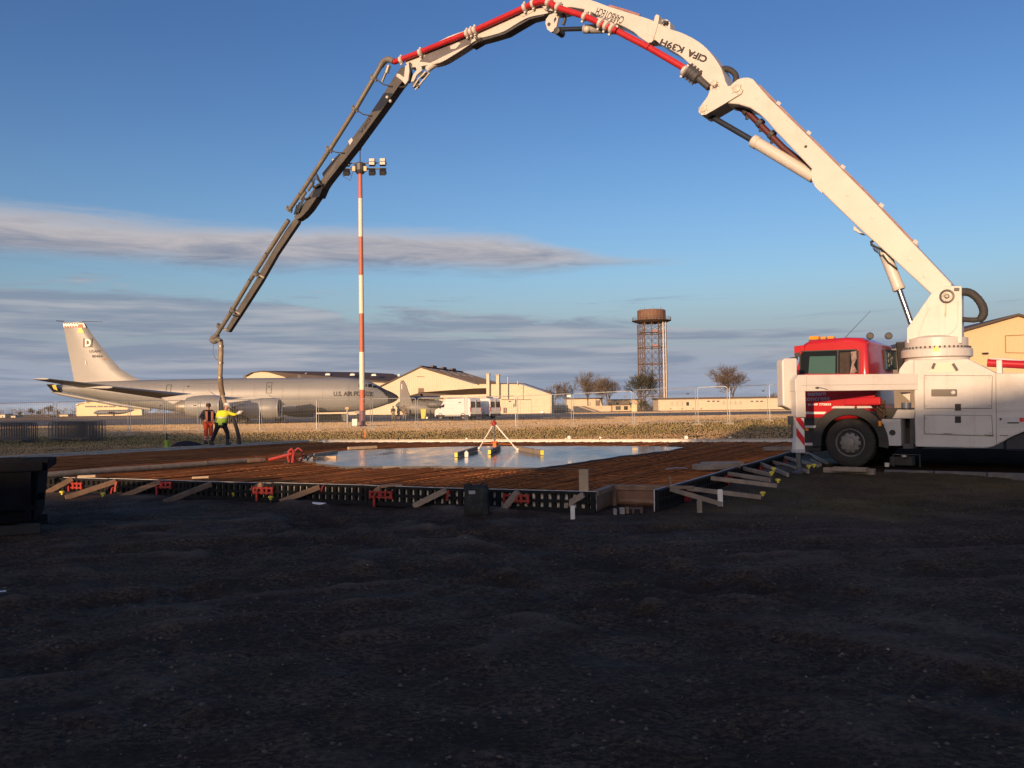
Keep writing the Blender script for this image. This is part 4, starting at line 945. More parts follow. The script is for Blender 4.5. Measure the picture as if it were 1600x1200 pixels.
def build_body():
    # tall white side cladding and the deck behind it
    out = [(1427, 562), (1512, 560.5), (1549, 579), (1556, 583), (1760, 583), (1760, 640), (1625, 664), (1580, 683), (1552, 698), (1540, 700.5), (1430, 698)]
    mb = MB(); fl(mb, out, .16, .05); body = tp(mb, 'body_side', WHITE, bv=.022)
    mb = MB(); p, v = flank([(1430, 566), (1512, 566), (1556, 590), (1760, 590), (1760, 640), (1430, 640)], 2.2, -.13); mb.prism(p, v); tp(mb, 'body_core', WHITE)
    mb = MB(); fl(mb, out, .16, -2.42); tp(mb, 'body_side', WHITE, bv=.022)
    # door panels: thin raised sheets with recessed joints between them
    def panel(pts, nm='door_panel', m=WHITE, t=.012, o=.061): mb = MB(); fl(mb, pts, t, o); return tp(mb, nm, m, bv=.005, par=body)
    panel([(1444.5, 587), (1550, 587.5), (1549, 637.5), (1444.5, 638)]); panel([(1444.5, 649), (1549, 649.5), (1551, 681), (1444.5, 677.5)])
    SMG = M_('joint_line_grey', (.16, .15, .135), .8, .2, 8)  # dark lines drawn along the panel joints
    for q in ([(1444, 586.4), (1550.6, 587), (1549.6, 638.2), (1444, 638.6)], [(1444, 648.4), (1549.6, 649), (1551.6, 681.7), (1444, 678.1)]):
        for a, b in zip(q, q[1:]+q[:1]): mb = MB(); mb.bar(TS(*a, .0515), TS(*b, .0515), .008, .010, TL); tp(mb, 'door_joint', SMG, par=body)
    mb = MB(); mb.bar(TS(1556, 584, .0515), TS(1557, 696, .0515), .008, .010, TL); tp(mb, 'panel_joint', SMG, par=body)
    for x, y in ((1447, 590), (1447, 634), (1546, 590), (1546, 634), (1447, 653), (1447, 674), (1546, 653), (1548, 676)): mb = MB(); mb.lathe([(.014, 0), (.014, .006), (.006, .010)], TS(x, y, .073), TL, 8); tp(mb, 'panel_bolt', GALV, par=body)
    mb = MB()
    for a, b in (((1428, 641), (1600, 640)), ((1428, 643.5), (1600, 642.5))): mb.bar(TS(*a, .053), TS(*b, .053), .006, .014, UPZ)
    tp(mb, 'ledge', PALEGREY, par=body)
    mb = MB()
    for px in (1474, 1538, 1562): mb.bar(TS(px, 676.5+(px-1444)*.03, .066), TS(px+14, 677+(px-1444)*.03, .066), .02, .012, UPZ)
    tp(mb, 'rust_streak', M_('rust_chips', (.16, .11, .08), .9, .3, 20), par=body)
    pn = panel([(1455, 609), (1456, 608.2), (1494, 608), (1495.5, 609), (1495.5, 618.6), (1494.5, 619.5), (1456, 619.5), (1455, 618.5)], 'handle_recess', M_('grey_handle', (.13, .115, .09), .5, .1, 5), .006, .0665)
    mb = MB(); c = TS(1489, 613.5, .074); mb.lathe([(.045, -.01), (.045, .0), (.03, .006)], c, TL, 14); tp(mb, 'latch', GALV, par=body)
    for y in (631, 650.5): panel([(1492, y), (1501.5, y), (1501.5, y+10.5), (1492, y+10.5)], 'vent', BLACK, .008, .066)
    # stepped plinth and grab handles under the turntable
    mb = MB(); fl(mb, [(1461, 567), (1487, 566), (1496, 581), (1451, 582)], .01, .056); tp(mb, 'kick_plate', M_('cream_plate', (.66, .60, .48), .5, .05), par=body)
    mb = MB()
    for q in (((1457, 576), (1460.5, 567.5)), ((1489, 568), (1496, 579))): mb.bar(TS(*q[0], .07), TS(*q[1], .07), .05, .03, TL)
    tp(mb, 'grab_plate', DARKG, par=body)
    mb = MB(); fl(mb, [(1559, 652), (1640, 651), (1640, 668), (1559, 668)], .01, .058); tp(mb, 'control_panel', PALEGREY, par=body)
    mb = MB(); mb.bar(TS(1574, 660.5, .07), TS(1592, 660.5, .07), .012, .02, UPZ); mb.bar(TS(1562, 655, .07), TS(1565, 655, .07), .01, .04, UPZ); tp(mb, 'control_lever', BLACK, par=body)
    mb = MB(); fl(mb, [(1593, 653), (1600, 653), (1600, 659), (1593, 659)], .006, .064); tp(mb, 'red_label', STRIPE_R, par=body)
    # bracket at the front of the body, behind the cab
    mb = MB(); fl(mb, [(1404, 585), (1405, 577), (1413, 566), (1421, 562), (1429, 562), (1429, 586)], .25, -.25); tp(mb, 'front_bracket', WHITE, bv=.015)
    mb = MB(); fl(mb, [(1406, 613), (1422, 613), (1422, 627)], .02, -.3); tp(mb, 'gusset', WHITE)
    # red return pipe along the deck and its saddle
    a = TS(1543, 567, -.75); b = TS(1640, 572, -.75); mb = MB(); mb.tube([a, b], .085, 14); tp(mb, 'deck_pipe', RED, 40)
    mb = MB(); c = TS(1562, 575, -.7); mb.bar(c+UPZ*.16, c-UPZ*.2, .10, .16, TL); mb.tube([TS(1545, 562, -.75), TS(1562, 561, -.75), TS(1600, 565, -.75)], .03, 8); tp(mb, 'pipe_saddle', WHITE, bv=.01)
    # toolbox behind the front wheel, lamp, stacked gear
    xa, _ = tzx(1378, 690, .02); xb, _ = tzx(1408, 690, .02); z0 = TS(1390, 696.5, .02).z-WP.z; z1 = TS(1390, 655, .02).z-WP.z
    mb = MB(); mb.bar(T(xa, -.24, (z0+z1)/2), T(xb, -.24, (z0+z1)/2), .52, z1-z0); tb = tp(mb, 'toolbox', PALEGREY, bv=.012)
    mb = MB(); fl(mb, [(1381, 658.5), (1405, 658.5), (1405, 693), (1381, 693.5)], .008, .03); tp(mb, 'toolbox_door', PALEGREY, bv=.004, par=tb)
    mb = MB(); mb.lathe([(.062, 0), (.062, .010), (.05, .012)], TS(1394.5, 676, .031), TL, 16); mb.bar(TS(1379, 664, .036), TS(1383, 664, .036), .012, .03, TL); mb.bar(TS(1379, 687, .036), TS(1383, 687, .036), .012, .03, TL); tp(mb, 'lock', BLACK, par=tb)
    mb = MB(); mb.box(TS(1374.5, 662, .10), (.06, .06, .12)); tp(mb, 'marker_lamp', AMBER, bv=.012)
    mb = MB(); fl(mb, [(1402, 640), (1429, 640), (1429, 654), (1394, 654)], .3, -.15); tp(mb, 'step_box', WHITE, bv=.01)
    mb = MB(); mb.bar(TS(1412, 697, -.05), TS(1428, 697, -.05), .1, .1); fl(mb, [(1422, 655), (1431, 655), (1431, 700), (1422, 700)], .3, -.1); tp(mb, 'frame_post', DARKG)
    rnd = random.Random(4); mb = MB()
    for k in range(8):
        pts = [TS(1372+rnd.uniform(-4, 12), 625+i*8+rnd.uniform(-3, 3), -.12-rnd.random()*.2) for i in range(5)]; mb.tube(pts, .022, 6)
    tp(mb, 'hydraulic_hose', M_('brown_hose', (.07, .045, .03), .8, .4, 20))
    mb = MB(); mb.cyl(TS(1416, 638, -.4), TS(1416, 629, -.4), .10, .10, 14); tp(mb, 'reservoir', M_('blue_grey_tank', (.10, .13, .19), .4, .1), 40)
    mb = MB(); mb.bar(TS(1372, 606, -.6), TS(1429, 606, -.6), .5, .1); tp(mb, 'cross_beam', DARKG)
    # things standing under the chassis
    mb = MB(); mb.cyl(TS(1386, 731, -.35), TS(1386, 723, -.35), .045, .05, 10); solo(mb, 'white_cup', MARKW, 'small white cup standing on the kerb under the truck', 'cup', TS(1386, 731, -.35), world=True)
    c = TS(1410, 728, -.45); t = thing('pump_unit', 'small dark pump unit with a pale lid under the truck', 'pump', c)
    mb = MB(); mb.box(c+UPZ*.11, (.46, .28, .20), Matrix.Rotation(-PSI, 3, 'Z')); part(mb, 'frame', BLACK, t, world=True, bevel=.02)
    mb = MB(); mb.tube([c+Vector((-.26, -.16, 0)), c+Vector((-.26, -.16, .26)), c+Vector((.2, -.38, .26)), c+Vector((.2, -.38, 0))], .014, 6); part(mb, 'carry_frame', DARKG, t, world=True)
    mb = MB(); mb.ball(c+Vector((-.06, -.22, .22)), .06, 10, 6, (1, 1, .6)); part(mb, 'pale_lid', PALEGREY, t, world=True, smooth=40)
build_body()

def build_outrigger():
    J = G(1248.5, 738, .24)                                     # foot on the ground in front of the wheel
    x0 = (J-WP).dot(TF); 
    E = TS(1428, 598, -.05); S = Vector((J.x, J.y, 0))
    def bz(py, px, q): return V(px, py, q.y).z
    zt = bz(586, 1254, J); zb = bz(611.5, 1254, J); zm = (zt+zb)/2; h = zt-zb
    a = Vector((J.x, J.y, zm)); b = Vector((E.x, E.y, zm)); d = (b-a).normalized()
    n = Vector((d.y, -d.x, 0)); n = n if n.y < 0 else -n
    mb = MB(); s0 = a-d*.10; s1 = b+d*.15
    pts = [s0+UPZ*(-h/2), s1+UPZ*(-h/2), s1+UPZ*h/2, s0+d*.09+UPZ*h/2, s0+UPZ*(h/2-.11)]
    mb.prism([p+n*.14 for p in pts], -n*.28); ob = tp(mb, 'outrigger_beam', WHITE, bv=.012)
    mb = MB(); mb.bar(a+n*.142+UPZ*(-h*.14)+d*.05, b+n*.142+UPZ*(-h*.14), .004, .008, UPZ); mb.bar(a+n*.142+d*.14-UPZ*h*.5, a+n*.142+d*.14+UPZ*h*.45, .006, .004, d); tp(mb, 'beam_seam', M_('seam_grey', (.33, .30, .26)), par=ob)
    mb = MB(); c = a+n*.15+UPZ*-h*.30+d*.36; mb.ball(c, .03, 8, 5, (1.4, 1, .8)); mb.tube([c, c+d*.08+n*.02, c+d*.22-UPZ*.04], .006, 5); tp(mb, 'beam_lamp', DARKG, par=ob)
    # vertical jack
    zl = V(1254, 652, J.y).z; mb = MB(); mb.prism([Vector((J.x, J.y, zl))+d*u+n*w for u, w in ((-.09, -.10), (.115, -.10), (.115, .135), (-.09, .135))], (0, 0, zb-zl+.01)); jk = tp(mb, 'jack_housing', WHITE, bv=.01)
    z1 = V(1249, 702, J.y).z; c = Vector((J.x, J.y, 0))+d*.0
    mb = MB(); mb.prism([c+UPZ*z1+d*u+n*w for u, w in ((-.095, -.08), (.085, -.08), (.085, .11), (-.095, .11))], (0, 0, zl-z1-.012)); pl = tp(mb, 'warning_board', MARKW, par=jk)
    hh = (zl-z1)
    for k in (.18, .66):                                         # red diagonal bars
        q = c+n*.1125+UPZ*(z1+hh*k)
        mb = MB(); mb.prism([q+d*-.088+UPZ*.16*hh/.62, q+d*.080+UPZ*-.05*hh/.62, q+d*.080+UPZ*.11*hh/.62, q+d*-.088+UPZ*.32*hh/.62], n*.004); tp(mb, 'red_bar', STRIPE_R, par=jk)
    mb = MB(); mb.bar(c+UPZ*(z1-.035)+d*-.11, c+UPZ*(z1-.035)+d*.10, .2, .07); tp(mb, 'jack_collar', PALEGREY, bv=.01, par=jk)
    mb = MB(); mb.cyl(c+UPZ*(z1-.05), c+UPZ*(J.z+.05), .052, .052, 16); tp(mb, 'jack_rod', CHROME, 40)
    mb = MB(); mb.lathe([(.14, 0), (.14, .025), (.07, .05)], Vector((J.x, J.y, J.z-.02)), seg=16); tp(mb, 'jack_foot', DARKG)
    mb = MB(); q = a-d*.13+UPZ*(zl-zm); mb.box(q+UPZ*-.06-d*.03, (.09, .09, .18)); mb.tube([q, q-UPZ*.2, q-UPZ*.42], .015, 6); tp(mb, 'jack_valve', DARKG)
    # white end cover standing at the front of the jack
    ec = [(1222, 566), (1224, 561), (1228, 559.5), (1246, 559.5), (1246, 640), (1238, 641), (1231, 637), (1223.5, 634)]
    pn = (n); p0 = Vector((J.x, J.y, 0))+n*.02-d*.1
    mb = MB(); mb.prism([PL(x, y, p0-n*.18, pn) for x, y in ec], -n*.30); tp(mb, 'outrigger_cover', WHITE, bv=.03)
build_outrigger()

# ------------------------------------------------------------------ turntable and boom
TB = TS(1463, 550, -1.25); TB.z = 0
HT = V(338, 530, 33.0)
BD = Vector((HT.x-TB.x, HT.y-TB.y, 0)).normalized(); BN = Vector((BD.y, -BD.x, 0)); BN = BN if BN.y < 0 else -BN
def BP(px, py, off=0.0): return PL(px, py, TB+BN*off, BN)
def bslab(pts, off, th): mb = MB(); mb.prism([BP(x, y, off) for x, y in pts], -BN*th); return mb
def hollow(pts, off, th, nm, m, bv=.02, par=None, lab=None):
    return tp(bslab(pts, off, th), nm, m, None, bv, par, lab)
def curve(pts, n=4):                                              # Catmull-Rom through pixel points
    out = []
    for i in range(len(pts)-1):
        p0 = pts[max(0, i-1)]; p1 = pts[i]; p2 = pts[i+1]; p3 = pts[min(len(pts)-1, i+2)]
        for k in range(n):
            t = k/n; out.append(tuple(.5*((2*b)+(-a+c)*t+(2*a-5*b+4*c-d)*t*t+(-a+3*b-3*c+d)*t**3) for a, b, c, d in zip(p0, p1, p2, p3)))
    out.append(pts[-1]); return out
def btube(pts, off, r, seg=10):
    mb = MB(); mb.tube([BP(x, y, off) for x, y in pts], r, seg); return mb
def bolt_ring(mb, c, r, n, ax, s, h):
    u = ax.orthogonal().normalized(); v = ax.cross(u)
    for i in range(n):
        a = 2*math.pi*i/n; p = c+(u*math.cos(a)+v*math.sin(a))*r; mb.cyl(p, p+ax*h, s, seg=6)
def build_turret():
    zr0 = V(1463, 558.5, TB.y).z; zr1 = V(1463, 546, TB.y).z; zr2 = V(1463, 537, TB.y).z
    R1 = 51/FPX*(TB-CAM).dot(_f)
    mb = MB(); mb.lathe([(R1*.9, zr0-.35), (R1*.9, zr0-.03), (R1, zr0), (R1, zr1-.02), (R1*.96, zr1)], TB, seg=48); rg = tp(mb, 'slewing_ring', WHITE, 30)
    mb = MB(); bolt_ring(mb, TB+UPZ*(zr1+.0), R1*.93, 44, UPZ, .018, .045); tp(mb, 'ring_bolt', BLACK, par=rg)
    mb = MB(); mb.lathe([(R1*.86, zr1), (R1*.86, zr1+.02), (R1*.88, zr1+.03), (R1*.88, zr2+.1), (R1*.6, zr2+.16)], TB, seg=48); tp(mb, 'turret_base', WHITE, 30)
    d = (CAM-TB); d.z = 0; d.normalize(); c = TB+d*(R1+.004)+UPZ*(zr0+.10); mb = MB(); s = Vector((-d.y, d.x, 0))
    mb.prism([c-s*.07, c+s*.07, c+UPZ*.13], d*.003); tp(mb, 'warning_sign', STICKER, par=rg)
    pts = [(1450, 466), (1455, 459), (1462, 452), (1471, 448), (1480, 446.5), (1502.5, 447), (1503, 480), (1503, 536), (1417, 536), (1417, 513)]
    for off in (.40, -.34):
        hollow(pts, off, .05, 'turret_cheek', WHITE, .01)
    hollow([(1452, 470), (1500, 456), (1501, 536), (1419, 536), (1419, 518)], .30, .60, 'turret_core', WHITE, .02)
    # raised webs on the cheek
    mb = MB(); w = curve([(1434, 530), (1440, 508), (1452, 480)], 5); mb.tube([BP(x, y, .405) for x, y in w], .014, 6); w = curve([(1497, 470), (1496, 505), (1486, 520), (1468, 528)], 6); mb.tube([BP(x, y, .405) for x, y in w], .014, 6); tp(mb, 'weld_rib', WHITE)
    c = BP(1480, 463, .40); mb = MB(); mb.lathe([(.145, 0), (.145, .06), (.115, .065), (.11, -.02), (.02, -.02)], c, BN, 28); tp(mb, 'boom_pivot', DARKG, 40)
    mb = MB(); mb.lathe([(.05, .0), (.05, .03), (.03, .05)], c, BN, 12); tp(mb, 'pivot_pin', STEEL, 40)
    mb = MB(); mb.bar(BP(1491, 452, .42), BP(1499, 452, .42), .03, .06); tp(mb, 'pin_keeper', DARKG)
    mb = MB(); mb.bar(BP(1478, 475, .412), BP(1477, 495, .412), .03, .003, BN); tp(mb, 'rust_run', M_('rust_run_paint', (.52, .40, .28), .7, .3, 12))
    # thick wrapped hose loop at the back
    mb = MB(); pp = curve([(1501, 456), (1514, 457), (1525, 464), (1534, 476), (1537, 488), (1533, 497), (1522, 500), (1503, 499)], 6)
    rs = [(.085 if i < len(pp)*.75 else .055)*(1+.13*nz(i*.9, 0, 1, 4)) for i in range(len(pp))]; mb.tube([BP(x, y, .12) for x, y in pp], rs, 12); tp(mb, 'hose_bundle', HOSE, 60)
    # luffing cylinder
    a = BP(1423, 503, .05); b = BP(1404, 450, .05); c = BP(1381, 392, .05)
    mb = MB(); mb.cyl(a-(b-a)*.2, b, .062, seg=16); tp(mb, 'cylinder_rod', CHROME, 40)
    dn = (b-c).normalized(); mb = MB(); mb.tube([c, b-dn*.04, b-dn*.04, b+dn*.03, b+dn*.05], [.125, .125, .135, .135, .12], 18); tp(mb, 'hydraulic_cylinder', WHITE, 40)
    mb = MB(); mb.tube([BP(1379, 398, .22), BP(1388, 410, .22), BP(1402, 420, .2)], .02, 6); mb.tube([BP(1384, 393, .22), BP(1362, 383, .22), BP(1361, 378, .2), BP(1366, 376, .2)], .03, 6)
    for i in range(5): mb.tube([BP(1363+i*2.6, 380+i*2.0, .24), BP(1364+i*2.6, 387+i*2.6, .24), BP(1367+i*2.6, 393+i*1.6, .22)], .010, 5)
    tp(mb, 'hydraulic_hose', HOSE)
build_turret()

S1 = [(1139, 136), (1145, 129), (1152, 123.5), (1160, 121), (1168, 120.5), (1176, 123), (1187, 136), (1202, 153), (1247, 197), (1296, 245), (1360, 309), (1435, 388), (1487, 443), (1484, 470), (1468, 472), (1454, 459), (1400, 409), (1347, 361), (1300, 316), (1285, 301), (1274, 292), (1268, 280), (1268, 264), (1210, 203), (1198, 189), (1187, 178.5), (1172, 168.5), (1154, 163), (1133, 161)]
S2 = curve([(1158, 143.5), (1137, 134), (1127, 107), (1110, 82), (1090, 64), (1065, 51), (1047, 45), (1020, 32), (1000, 25), (950, 9.5), (927, 1), (900, -6), (872, -9), (855, -5), (846, 4), (850, 14), (862, 17)], 3)+curve([(885, 12), (890, 11), (907, 13.5), (922, 17.5), (935, 25), (965, 37), (990, 50), (1002, 60), (1020, 61), (1032, 69), (1060, 85), (1077, 100), (1098, 121), (1109, 135), (1105, 150), (1099, 158.5), (1092, 169), (1091.5, 176), (1096, 180), (1103, 179), (1133, 161.5)], 3)
S3 = curve([(862, 5), (845, 4), (828, 9), (800, 24), (760, 34), (735, 45), (700, 57), (660, 79), (640, 90), (632, 97)], 3)+curve([(640, 106), (660, 103), (687, 98), (710, 85), (727, 74), (747, 61), (765, 56), (787, 49), (807, 37), (826, 27), (850, 22), (866, 18)], 3)
def text_on(txt, p0, p1, h, off, m, fat, par, width_px=None):
    a = BP(*p0, off); b = BP(*p1, off); xd = (b-a).normalized(); yd = BN.cross(xd)
    lettering(txt, 'lettering', m, par, a, xd, yd, h, fat, width=(b-a).length)
def build_boom():
    W1 = .36
    s1 = hollow(S1, W1, .72, 'boom_section', WHITE2, .03, lab='straight lowest boom section rising from the turret')
    # bottom cover plate and seam, bolts
    mb = bslab([(1268, 264), (1276, 272), (1282, 281), (1284.5, 302), (1274, 292), (1268, 280)], W1+.012, .011); tp(mb, 'cylinder_bracket', WHITE2, par=s1)
    for x, y in ((1275, 285), (1183, 152), (1325, 304), (1363, 339), (1421, 405), (1445, 431)): mb = MB(); mb.lathe([(.045, 0), (.045, .012), (.02, .014)], BP(x, y, W1), BN, 14); tp(mb, 'boss', WHITE2, 30, par=s1)
    mb = MB(); mb.lathe([(.035, 0), (.035, .004)], BP(1259, 229, W1), BN, 12); tp(mb, 'hole', BLACK, par=s1)
    mb = MB(); q = curve([(1187, 133), (1247, 194), (1296, 242), (1360, 306), (1435, 385)], 6)
    mb.tube([BP(x-.6, y+.6, .15) for x, y in q], .028, 6); mb.tube([BP(x-.6, y+.6, .06) for x, y in q], .022, 6); tp(mb, 'top_hydraulic_pipe', M_('pinkish_pipe', (.30, .19, .16), .5, .2, 5), 40, par=s1)
    for x, y in ((1215, 163), (1262, 209), (1315, 262), (1375, 322), (1428, 379)):
        mb = MB(); c = BP(x, y, .12); mb.box(c, (.10, .16, .08), Matrix.Rotation(.6, 3, 'Y')); tp(mb, 'pipe_clip', WHITE2, par=s1)
    mb = bslab([(1334, 352), (1345, 362), (1349, 365), (1342, 364), (1333, 359)], .30, .3); tp(mb, 'underside_bracket', WHITE2, bv=.01, par=s1)
    # section 2
    W2 = .30
    s2 = hollow(S2, W2, .60, 'boom_section', WHITE2, .02, lab='curved second boom section with lettering along its arch')
    mb = bslab([(1018, 55), (1017, 53), (1023, 25), (1026, 22), (1030, 24), (1028.5, 34), (1024, 50), (1021, 60)], W2+.04, .68); tp(mb, 'cross_collar', WHITE2, bv=.01, par=s2)
    mb = bslab([(1033, 40), (1034, 31), (1042, 30), (1047, 35), (1047, 45)], .12, .3); tp(mb, 'top_bracket', WHITE2, bv=.01, par=s2)
    mb = MB(); mb.tube([BP(1036, 38, .2), BP(1038, 34, .2), BP(1043, 36, .2)], .05, 8); tp(mb, 'bracket_pin', DARKG, par=s2)
    mb = bslab([(1002, 60), (1010, 52), (1018, 53), (1021, 62), (1018, 66), (1013, 67)], W2+.03, .3); tp(mb, 'under_bracket', WHITE2, bv=.01, par=s2)
    text_on('CIFA', (1107, 88.5), (1077, 76.5), .175, W2, MARKB, .045, s2); text_on('K39H', (1070.5, 73.5), (1034.5, 60), .175, W2, MARKB, .035, s2)
    text_on('CARBOTECH', (976.5, 26.5), (934.5, 11.5), .20, W2, MARKB, .015, s2)
    mb = MB(); mb.tube([BP(x, y, .1) for x, y in ((952, 9), (980, 17), (1000, 24))], .03, 6); tp(mb, 'top_hydraulic_pipe', M_('rose_pipe', (.35, .18, .16), .5), par=s2)
    # knuckle: link plates, pins
    for off in (W1+.055,):
        hollow([(1092, 169), (1133, 139), (1139, 134), (1152, 135), (1161, 140), (1158, 146), (1133, 161.5), (1103, 179), (1096, 180), (1091.5, 175.5)], off, .045, 'link_plate', WHITE2, .006)
        hollow([(1092, 169), (1133, 139), (1139, 134), (1152, 135), (1161, 140), (1158, 146), (1133, 161.5), (1103, 179), (1096, 180), (1091.5, 175.5)], -off+.045, .045, 'link_plate', WHITE2, .006)
        mb = MB()
        for x, y, r in ((1099, 170, .085), (1151, 138, .10), (1116, 130, .07)): mb.lathe([(r, -.05), (r, .03), (r*.6, .045)], BP(x, y, off), BN, 18); bolt_ring(mb, BP(x, y, off+.02), r*1.35, 6, BN, .014, .012)
        tp(mb, 'knuckle_pin', M_('worn_pin', (.58, .50, .42), .5, .2, 9), 40)
    # ram under section 1
    a = BP(1103, 177.5, .0); b = BP(1177, 220, .0); c = BP(1272, 277, .0); d = (c-b).normalized()
    mb = MB(); mb.cyl(a-d*.1, b+d*.2, .072, seg=16); tp(mb, 'cylinder_rod', DROD, 40)
    mb = MB(); mb.tube([b-d*.02, b, b+d*.14, b+d*.14, c], [.14, .16, .16, .145, .145], 20); tp(mb, 'hydraulic_cylinder', WHITE2, 40)
    # black hose loop at the knuckle
    mb = MB(); q = curve([(1129, 108), (1137, 108), (1146, 113), (1150, 120), (1149, 130)], 6); mb.tube([BP(x, y, .05) for x, y in q], .075, 10); tp(mb, 'hose_bundle', HOSE, 60)
    # dark delivery pipe under section 1 and clamps
    mb = MB(); q = [(1109, 133), (1122, 150), (1150, 165), (1168, 175), (1190, 197), (1225, 232), (1270, 268)]; mb.tube([BP(x, y, -.05) for x, y in q], .078, 12); tp(mb, 'delivery_pipe', M_('dark_red_pipe', (.085, .02, .022), .5, .2, 4), 40)
    for x, y in ((1167, 174), (1188, 193), (1206, 211)):
        mb = MB(); c = BP(x, y, -.05); dd = (BP(x+10, y+9.5, -.05)-c).normalized(); mb.cyl(c-dd*.05, c+dd*.05, .115, seg=12); mb.bar(c-UPZ*.10, c-UPZ*.2, .07, .07); tp(mb, 'pipe_clamp', DARKG)
    # red delivery pipe along section 2, over the peak and down section 3
    po = .42
    for a, b in (((1071, 107.5), (1015, 75)), ((1014, 74.5), (966, 49.5)), ((964, 48.5), (915, 26)), ((914, 25.5), (868, 11))):
        mb = btube([a, b], po, .085, 14); tp(mb, 'delivery_pipe', REDPIPE, 40)
    mb = MB(); qq = curve([(868, 11), (860, 5), (850, 2.5), (838, 4.5), (826, 9)], 5); mb.tube([BP(x, y, po-.12*i/(len(qq)-1)) for i, (x, y) in enumerate(qq)], .092, 14); tp(mb, 'pipe_elbow', REDPIPE, 40)
    for a, b in (((826, 9), (745, 46)), ((744, 46.5), (660, 80)), ((659, 80.5), (616, 97))):
        mb = btube([a, b], po-.12, .085, 14); tp(mb, 'delivery_pipe', REDPIPE, 40)
    def clamp(x, y, dx, dy, r=.12, m=WHITE2, l=.055, off=po):
        c = BP(x, y, off); d = (BP(x+dx, y+dy, off)-c).normalized(); mb = MB(); mb.lathe([(r*.8, -l), (r, -l*.7), (r, l*.7), (r*.8, l)], c, d, 14); s = d.cross(BN); mb.bar(c+s*r, c+s*(r+.05), .06, .05, BN); mb.bar(c-s*r, c-s*(r+.04), .06, .05, BN); tp(mb, 'pipe_clamp', m, 40)
    for x, y in ((1070, 111),): clamp(x, y, 10, 6, .13)
    for x, y in ((957, 45), (948, 40.5), (939, 36.5)): clamp(x, y, 10, 5, .14)
    for x, y in ((914, 26), (872, 11), (857, 4), (833, 6), (820, 11.5), (742, 47), (736, 49.5), (730, 52), (657, 82), (627, 93.5)): clamp(x, y, 10, -4 if x < 850 else 5, off=po-.12 if x < 850 else po)
    mb = bslab([(925, 28), (936, 27), (952, 33), (966, 40), (963, 46), (948, 46), (936, 41)], po-.02, .4); tp(mb, 'clamp_bracket', WHITE2, bv=.01)
    mb = bslab([(910, 26), (914, 12), (923, 17), (921, 27)], po-.05, .3); tp(mb, 'clamp_bracket', WHITE2, bv=.01)
    # black corrugated pipe clamps where the red pipe meets the knuckle
    for i in range(4): clamp(1075+i*4.6, 110+i*3.6, 8, 6.5, .16, DARKG, .07, .30)
    mb = btube([(1073, 109), (1094, 125), (1108, 137)], .30, .085, 12); tp(mb, 'pipe_elbow', DARKG, 40)
    # section 3
    W3 = .20
    s3 = hollow(S3, W3, .30, 'boom_section', WHITE2, .015, lab='tapering third boom section under the red pipe')
    mb = bslab([(735, 73), (748, 61), (766, 57), (788, 50), (808, 38), (827, 28), (850, 23), (850, 24.6), (828, 30), (809, 41), (789, 53), (766, 60), (749, 64.5)], W3+.004, .31); tp(mb, 'underside_shade_strip', DARKG, par=s3)  # dark strip colours in the shade under this section
    mb = bslab([(738, 58), (722, 62), (690, 74), (665, 86), (655, 96), (672, 98), (700, 84), (722, 74), (735, 68)], W3+.01, .02); tp(mb, 'side_shade_patch', M_('painted_side_shade', (.13, .12, .125), .5, .2, 4), par=s3)  # dark overlay puts the shading of this side into the colour
    mb = bslab([(703, 72), (715, 66), (720, 67), (712, 76), (704, 77)], W3+.03, .1); tp(mb, 'gusset', WHITE2, par=s3, bv=.005)
    mb = MB()
    for i in range(6): mb.tube([BP(742+i*2, 58, .24), BP(744+i*1.8, 62+(i % 3), .25), BP(747+i*1.4, 66-(i % 2)*3, .22)], .012, 5)
    tp(mb, 'hydraulic_hose', HOSE, par=s3)
    mb = bslab([(812, 22), (820, 20), (832, 14), (834, 17), (822, 24), (816, 26)], W3+.02, .02); tp(mb, 'pipe_bracket', WHITE2, par=s3)
    # peak link with ram
    hollow([(852, 36), (853, 30), (858, 23), (866, 20), (872, 22), (870, 30), (868, 26), (865, 31), (866, 36), (872, 26), (873, 24), (868, 47), (861, 50.5), (855, 46)], .27, .08, 'link_plate', WHITE2, .006)
    mb = MB(); mb.lathe([(.10, -.3), (.10, .02), (.06, .03)], BP(870, 48, .27), BN, 12); mb.lathe([(.05, 0), (.05, .02)], BP(858, 38, .275), BN, 10); tp(mb, 'knuckle_pin', DARKG, 40)
    mb = MB(); mb.tube([BP(880, 22, .1), BP(883, 30, .1), BP(880, 39, .1)], .05, 8); tp(mb, 'link_rod', DARKG, 40)
    mb = btube([(872, 46), (914, 45)], .05, .065, 12); tp(mb, 'cylinder_rod', DROD, 40)
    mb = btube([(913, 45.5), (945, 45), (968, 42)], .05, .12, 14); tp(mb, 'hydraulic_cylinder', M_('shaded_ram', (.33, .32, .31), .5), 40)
    mb = MB(); mb.ball(BP(917, 46, .16), .10, 10, 6); tp(mb, 'cylinder_eye', WHITE2, 40)
    # lower ram and knuckle of section 3 / 4
    mb = btube([(668, 108.5), (702, 83)], .10, .10, 14); tp(mb, 'hydraulic_cylinder', WHITE2, 40)
    mb = btube([(702, 83), (720, 76)], .10, .05, 10); tp(mb, 'cylinder_rod', DROD, 40)
    hollow([(646, 98), (651, 97), (658, 104), (659, 110), (651, 117), (646, 127), (642, 128), (645, 117), (651, 109)], .26, .06, 'link_plate', WHITE2, .006)
    hollow([(633, 103), (641, 97), (642, 108), (638, 124), (634, 133), (628, 126), (619, 119), (620, 115), (624, 115.5), (631, 121)], .27, .08, 'link_plate', WHITE2, .006)
